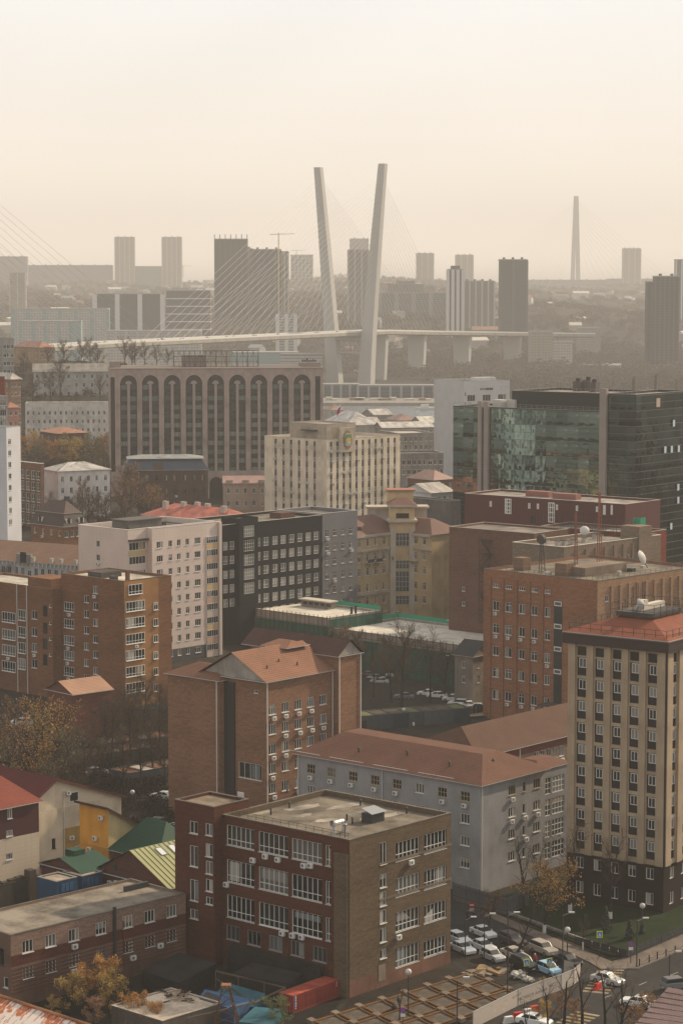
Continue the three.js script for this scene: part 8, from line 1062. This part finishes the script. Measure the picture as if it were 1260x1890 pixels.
function palings(name, label, pts, h, mat, step = 0.5, y0 = 0) { const g = thing(name, label, 'fence', 0, 0, 0), box = new Geo().box(-step * 0.42, step * 0.42, 0.1, h, -0.03, 0.03).build(), pg = new Geo().bar([0, 0, 0], [0, h + 0.15, 0], 0.06).build(); let n = 0; for (let i = 0; i + 1 < pts.length; i++) { const a = V(gy(...pts[i], y0)[0], y0, gy(...pts[i], y0)[1]), b = V(gy(...pts[i + 1], y0)[0], y0, gy(...pts[i + 1], y0)[1]), L = a.distanceTo(b), k = Math.max(1, Math.round(L / step)), an = Math.atan2(-(b.z - a.z), b.x - a.x); for (let j = 0; j < k && n < 290; j++, n++) { const m = mesh('paling', box, mat, g); m.position.copy(a).lerp(b, (j + 0.5) / k); m.rotation.y = an; if (j % 6 === 0) { const q = mesh('post', pg, DARKMETAL, g); q.position.copy(a).lerp(b, j / k); } } mesh('rail', new Geo().bar([a.x, y0 + h * 0.8, a.z], [b.x, y0 + h * 0.8, b.z], 0.05).bar([a.x, y0 + h * 0.25, a.z], [b.x, y0 + h * 0.25, b.z], 0.05).build(), DARKMETAL, g); } }
palings('profile_fence', 'dark grey sheet fence in front of the grey office', [[835, 1660], [935, 1690], [975, 1672]], 2.6, M([0.13, 0.125, 0.13], 'dirty', 0.7), 0.5); palings('lawn_fence', 'thin black fence along the lawn kerb', [[1060, 1742], [1156, 1768], [1300, 1706]], 1.1, DARKMETAL, 1.6, 0.2); palings('mesh_fence', 'dark thin fence between car park lane and brown roof', [[655, 1352], [900, 1318]], 2.2, M([0.03, 0.028, 0.026], null, 0.9), 1.1); palings('court_fence', 'green fence of the small sports court behind the brick block', [[248, 1356], [330, 1358]], 2.4, M([0.12, 0.14, 0.06], 'dirty', 0.8), 1.0, 0.3);
// garages
function garages(label, px, py, D, y0, th, n, mat, rm, u = 3.4, l = 5.6) { for (let i = 0; i < n; i++) { const b0 = at(px, py, D), r = V(Math.cos(th * Math.PI / 180), 0, -Math.sin(th * Math.PI / 180)), c = b0.clone().addScaledVector(r, i * (u + 0.03)), p = project(c), b = new B('garage', label, 'garage', p[0], p[1], -c.z, y0, th, label.includes('row') ? label : undefined), m = mat[i % mat.length]; b.vol(0, u, -l, 0, 0, b.H, m, { roofMat: rm[i % rm.length], ph: 0.05, coping: M([0.1, 0.085, 0.07], 'rust', 0.9) }); b.box('door', 0.35, u - 0.35, 0.05, b.H - 0.4, 0.02, 0.08, m); for (let k = 1; k < 4; k++) b.box('rib', u * k / 4 - 0.04, u * k / 4 + 0.04, 0.05, b.H - 0.42, 0.08, 0.13, m); } }
const GB = M([0.07, 0.085, 0.095], 'dirty', 0.7), GG = M([0.1, 0.1, 0.1], 'dirty', 0.7), GN = M([0.03, 0.05, 0.06], 'dirty', 0.7), RR1 = M([0.24, 0.11, 0.06], 'rust', 0.8), RR2 = M([0.55, 0.47, 0.4], 'rust', 0.8), RR3 = M([0.09, 0.075, 0.06], 'felt', 0.9), RR4 = M([0.12, 0.13, 0.06], 'felt', 0.9);
garages('blue grey steel garage in the row below the car park', 640, 1325, dY(640, 1352), 0, 24, 8, [GB, GG, GB, GN], [RR3, RR4, RR3], 3.5, 6); garages('rusty roofed steel garage in the row by the lane', 237.5, 1428, dY(237.5, 1451), 0, 42, 4, [GG, GB], [RR1, RR2, RR1, RR3]); garages('dark grey steel garage in the row under the bare trees', 147, 1397, dY(147, 1422), 0, 36, 5, [GB, GN, GG], [RR3, RR1]); garages('dark garage in the farther row among the trees', 205, 1372, dY(205, 1396), 0, 34, 4, [GN, GG], [RR3, RR1]);
{ const b = new B('green_container_hut', 'flat beige roofed hut at the end of the car park', 'hut', 850, 1324, 496, 0, 24), w = 7; b.vol(0, w, -5, 0, 0, b.H, M([0.06, 0.065, 0.06], 'dirty', 0.8), { roofMat: M([0.36, 0.28, 0.19], 'felt', 0.9), ph: 0.05 }); }
sheet('sports_court', [[240, 1352], [330, 1366], [340, 1330], [270, 1318]], -0.3, 0.02, M([0.2, 0.22, 0.09], 'soil', 0.95), 'pale green sports court behind the brick block', 'court').position.y = 0.9;
tag(mesh('blue_pool_cover', new Geo().box(-5, 5, 0, 2.6, -3, 3).box(-5.2, 5.2, 2.6, 2.8, -3.2, 3.2).build(), M([0.012, 0.05, 0.075], 'dirty', 0.6)), 'dark blue tarpaulin covered stack by the sports court', 'tarpaulin').position.copy(onY(276, 1328, 1.2));
{ // tiled roof at the lower right corner
  const g = thing('tiled_roof_corner', 'purple brown tiled roof at the lower right edge', 'roof', 0, 0, 0), p = [[1232, 1822], [1330, 1840], [1330, 1960], [1130, 1935]].map(([x, y], i) => onY(x, y, [8, 8, 5.5, 5.5][i])), A = p.map((v) => [v.x, v.y, v.z]); mesh('slope', new Geo().quad(A[3], A[2], A[1], A[0]).build(), M([0.24, 0.15, 0.14], 'tile', 0.55), g); for (let k = 0; k < 12; k++) { const t = k / 12, a = p[3].clone().lerp(p[0], t), c = p[2].clone().lerp(p[1], t); mesh('tile_course', new Geo().bar([a.x, a.y + 0.05, a.z], [c.x, c.y + 0.05, c.z], 0.07).build(), M([0.26, 0.165, 0.15], 'tile', 0.5), g); } const w = new Geo(); w.quad([A[3][0] + 0.4, 0, A[3][2]], [A[2][0], 0, A[2][2]], [A[2][0], 5.4, A[2][2]], [A[3][0] + 0.4, 5.4, A[3][2]]); w.quad([A[0][0] + 0.4, 0, A[0][2]], [A[3][0] + 0.4, 0, A[3][2]], [A[3][0] + 0.4, 5.4, A[3][2]], [A[0][0] + 0.4, 7.9, A[0][2]]); mesh('wall', w.build(), M([0.2, 0.17, 0.15], 'dirty', 0.9), g);
}

{ // street blocks right of the picture that the glass tower mirrors
  for (const [i, [x, D, w, l, h, c, th]] of [[150, 700, 40, 18, 34, [0.2, 0.11, 0.08], 50], [190, 600, 44, 20, 28, [0.3, 0.26, 0.2], 46], [150, 520, 36, 18, 30, [0.16, 0.12, 0.1], 50], [255, 680, 50, 20, 40, [0.24, 0.2, 0.17], 40], [120, 450, 30, 16, 24, [0.22, 0.12, 0.08], 48], [300, 560, 60, 20, 44, [0.2, 0.18, 0.16], 44]].entries()) {
    const C = V(x, h, -D), p = project(C), b = new B('street_block', ['rust brick', 'sand coloured', 'dark brown', 'grey stone', 'red brick', 'tall grey'][i] + ' street block standing right of the glass tower', 'building', p[0], p[1], D, 0, th), v = b.vol(0, w, -l, 0, 0, b.H, M(c, 'stucco', 0.9), {});
    for (const f of [v.L, v.K]) for (let j = 0; j < 8; j++) for (let k = 0; k < Math.floor(f.len / 5); k++) f.add(2.5 + k * 5, b.H - 3.4 - j * 3.6, 2, 1.9, { n: 2, sill: false });
  }
}

// ---------- people: each body one continuous surface ----------
{
  const N = 64, HALF = 0.98, mc = new MarchingCubes(N, new THREE.MeshStandardMaterial(), false, false, 60000); mc.isolation = 0;
  const P = (pose) => {                                     // joints in metres -> tapered bones [a, b, ra, rb, part]
    const c = pose === 'crouch', h = c ? -0.48 : 0, t = c ? 0.3 : 0.0, S = (x, y, z) => [x, y, z], B = [];
    B.push([S(0, 0.95 + h, 0), S(0, 1.34 + h - t * 0.3, t), 0.135, 0.165, 1], [S(-0.16, 1.36 + h - t * 0.3, t), S(0.16, 1.36 + h - t * 0.3, t), 0.075, 0.075, 1], [S(0, 1.4 + h - t * 0.3, t), S(0, 1.52 + h - t * 0.35, t + 0.05), 0.055, 0.055, 0], [S(0, 1.59 + h - t * 0.35, t + 0.06), S(0, 1.65 + h - t * 0.35, t + 0.06), 0.088, 0.1, 0], [S(0, 1.59 + h - t * 0.35, t + 0.15), S(0, 1.575 + h - t * 0.35, t + 0.17), 0.022, 0.018, 0], [S(-0.08, 0.93 + h, 0), S(0.08, 0.93 + h, 0), 0.115, 0.115, 2]);
    for (const s of [-1, 1]) {
      const k = s > 0 ? [0.1, 0.5, 0.14] : [-0.1, 0.5, 0.04], a = s > 0 ? [0.1, 0.09, 0.1] : [-0.1, 0.11, -0.2];
      if (c) { k[1] = 0.5; k[2] = 0.36; a[1] = 0.09; a[2] = s > 0 ? 0.12 : -0.05; }
      B.push([S(s * 0.09, 0.92 + h, 0), k, 0.095, 0.065, 2], [k, a, 0.062, 0.045, 2], [a, [a[0] * 1.1, 0.05, a[2] + 0.16], 0.045, 0.035, 3]);
      const sh = S(s * 0.19, 1.33 + h - t * 0.3, t), el = c ? S(s * 0.26, 0.68, t + 0.2) : S(s * 0.25, 1.07, -s * 0.08), wr = c ? S(s * 0.14, 0.46, t + 0.38) : S(s * 0.25, 0.86, 0.08 - s * 0.06);
      B.push([sh, el, 0.06, 0.048, 1], [el, wr, 0.045, 0.032, 1], [wr, [wr[0], wr[1] - 0.12, wr[2] + 0.03], 0.036, 0.02, 0]);
    }
    return B;
  };
  const body = (pose, colors) => {
    const B = P(pose), d2 = (p, [a, b, ra, rb]) => { const ab = [b[0] - a[0], b[1] - a[1], b[2] - a[2]], ap = [p[0] - a[0], p[1] - a[1], p[2] - a[2]], L = ab[0] ** 2 + ab[1] ** 2 + ab[2] ** 2, t = Math.max(0, Math.min(1, (ap[0] * ab[0] + ap[1] * ab[1] + ap[2] * ab[2]) / (L || 1))); return Math.hypot(ap[0] - ab[0] * t, ap[1] - ab[1] * t, ap[2] - ab[2] * t) - (ra + (rb - ra) * t); };
    const at3 = (i, j, k) => [(i / N * 2 - 1) * HALF, (j / N * 2 - 1) * HALF + 0.88, (k / N * 2 - 1) * HALF];
    for (let k = 0; k < N; k++) for (let j = 0; j < N; j++) for (let i = 0; i < N; i++) { const p = at3(i, j, k); let d = 9; for (const q of B) { const e = d2(p, q), h = Math.max(0, 0.035 - Math.abs(d - e)) / 0.035; d = Math.min(d, e) - h * h * 0.035 * 0.25; } mc.field[i + j * N + k * N * N] = -d; }
    mc.update(); const n = mc.count, pos = new Float32Array(n * 3), col = new Float32Array(n * 3), c = new THREE.Color();
    for (let v = 0; v < n; v++) { const p = [mc.positionArray[v * 3] * HALF, mc.positionArray[v * 3 + 1] * HALF + 0.88, mc.positionArray[v * 3 + 2] * HALF]; pos.set(p, v * 3); let m = 9, w = 0; for (const q of B) { const e = d2(p, q); if (e < m) { m = e; w = q[4]; } } c.setRGB(...colors[w]); col.set([c.r, c.g, c.b], v * 3); }
    const g = new THREE.BufferGeometry(); g.setAttribute('position', new THREE.BufferAttribute(pos, 3)); g.setAttribute('normal', new THREE.BufferAttribute(mc.normalArray.slice(0, n * 3), 3)); g.setAttribute('color', new THREE.BufferAttribute(col, 3)); return g;
  };
  const skin = [0.42, 0.26, 0.18], mat = new THREE.MeshStandardMaterial({ vertexColors: true, roughness: 0.9, side: THREE.DoubleSide });
  const who = (px, py, y, pose, jacket, legs, hat, turn, label) => { const p = onY(px, py, y), g = thing('person', label, 'person', p.x, y, p.z, turn); mesh('body', body(pose, [skin, jacket, legs, [0.02, 0.02, 0.02]]), mat, g); const hy = pose === 'crouch' ? 1.085 : 1.67, hz = pose === 'crouch' ? 0.36 : 0.055; mesh('cap', new THREE.SphereGeometry(0.115, 12, 8, 0, 6.3, 0, 1.7).translate(0, hy, hz), M(hat, null, 0.8), g); };
  const K = [0.02, 0.02, 0.024];
  who(987, 1783, 0.01, 'walk', [0.42, 0.02, 0.03], K, [0.6, 0.58, 0.55], -0.8, 'pedestrian in a red jacket and white cap beside the light blue car');
  who(862, 1700, 0.01, 'walk', K, [0.025, 0.022, 0.02], K, 0.4, 'pedestrian in black walking left of the no entry sign post');
  who(874, 1702, 0.01, 'walk', [0.03, 0.035, 0.05], K, K, 0.2, 'pedestrian in dark blue walking right of the no entry sign post');
  who(735, 1862, 0.3, 'walk', [0.03, 0.03, 0.03], K, [0.1, 0.09, 0.08], 2.2, 'worker in dark clothes standing in the timber formwork');
  who(723, 1866, 0.3, 'crouch', [0.035, 0.03, 0.028], K, [0.12, 0.1, 0.08], 1.4, 'worker in dark clothes crouching over the formwork boards');
}

finishBuildings();
renderer.render(scene, camera);
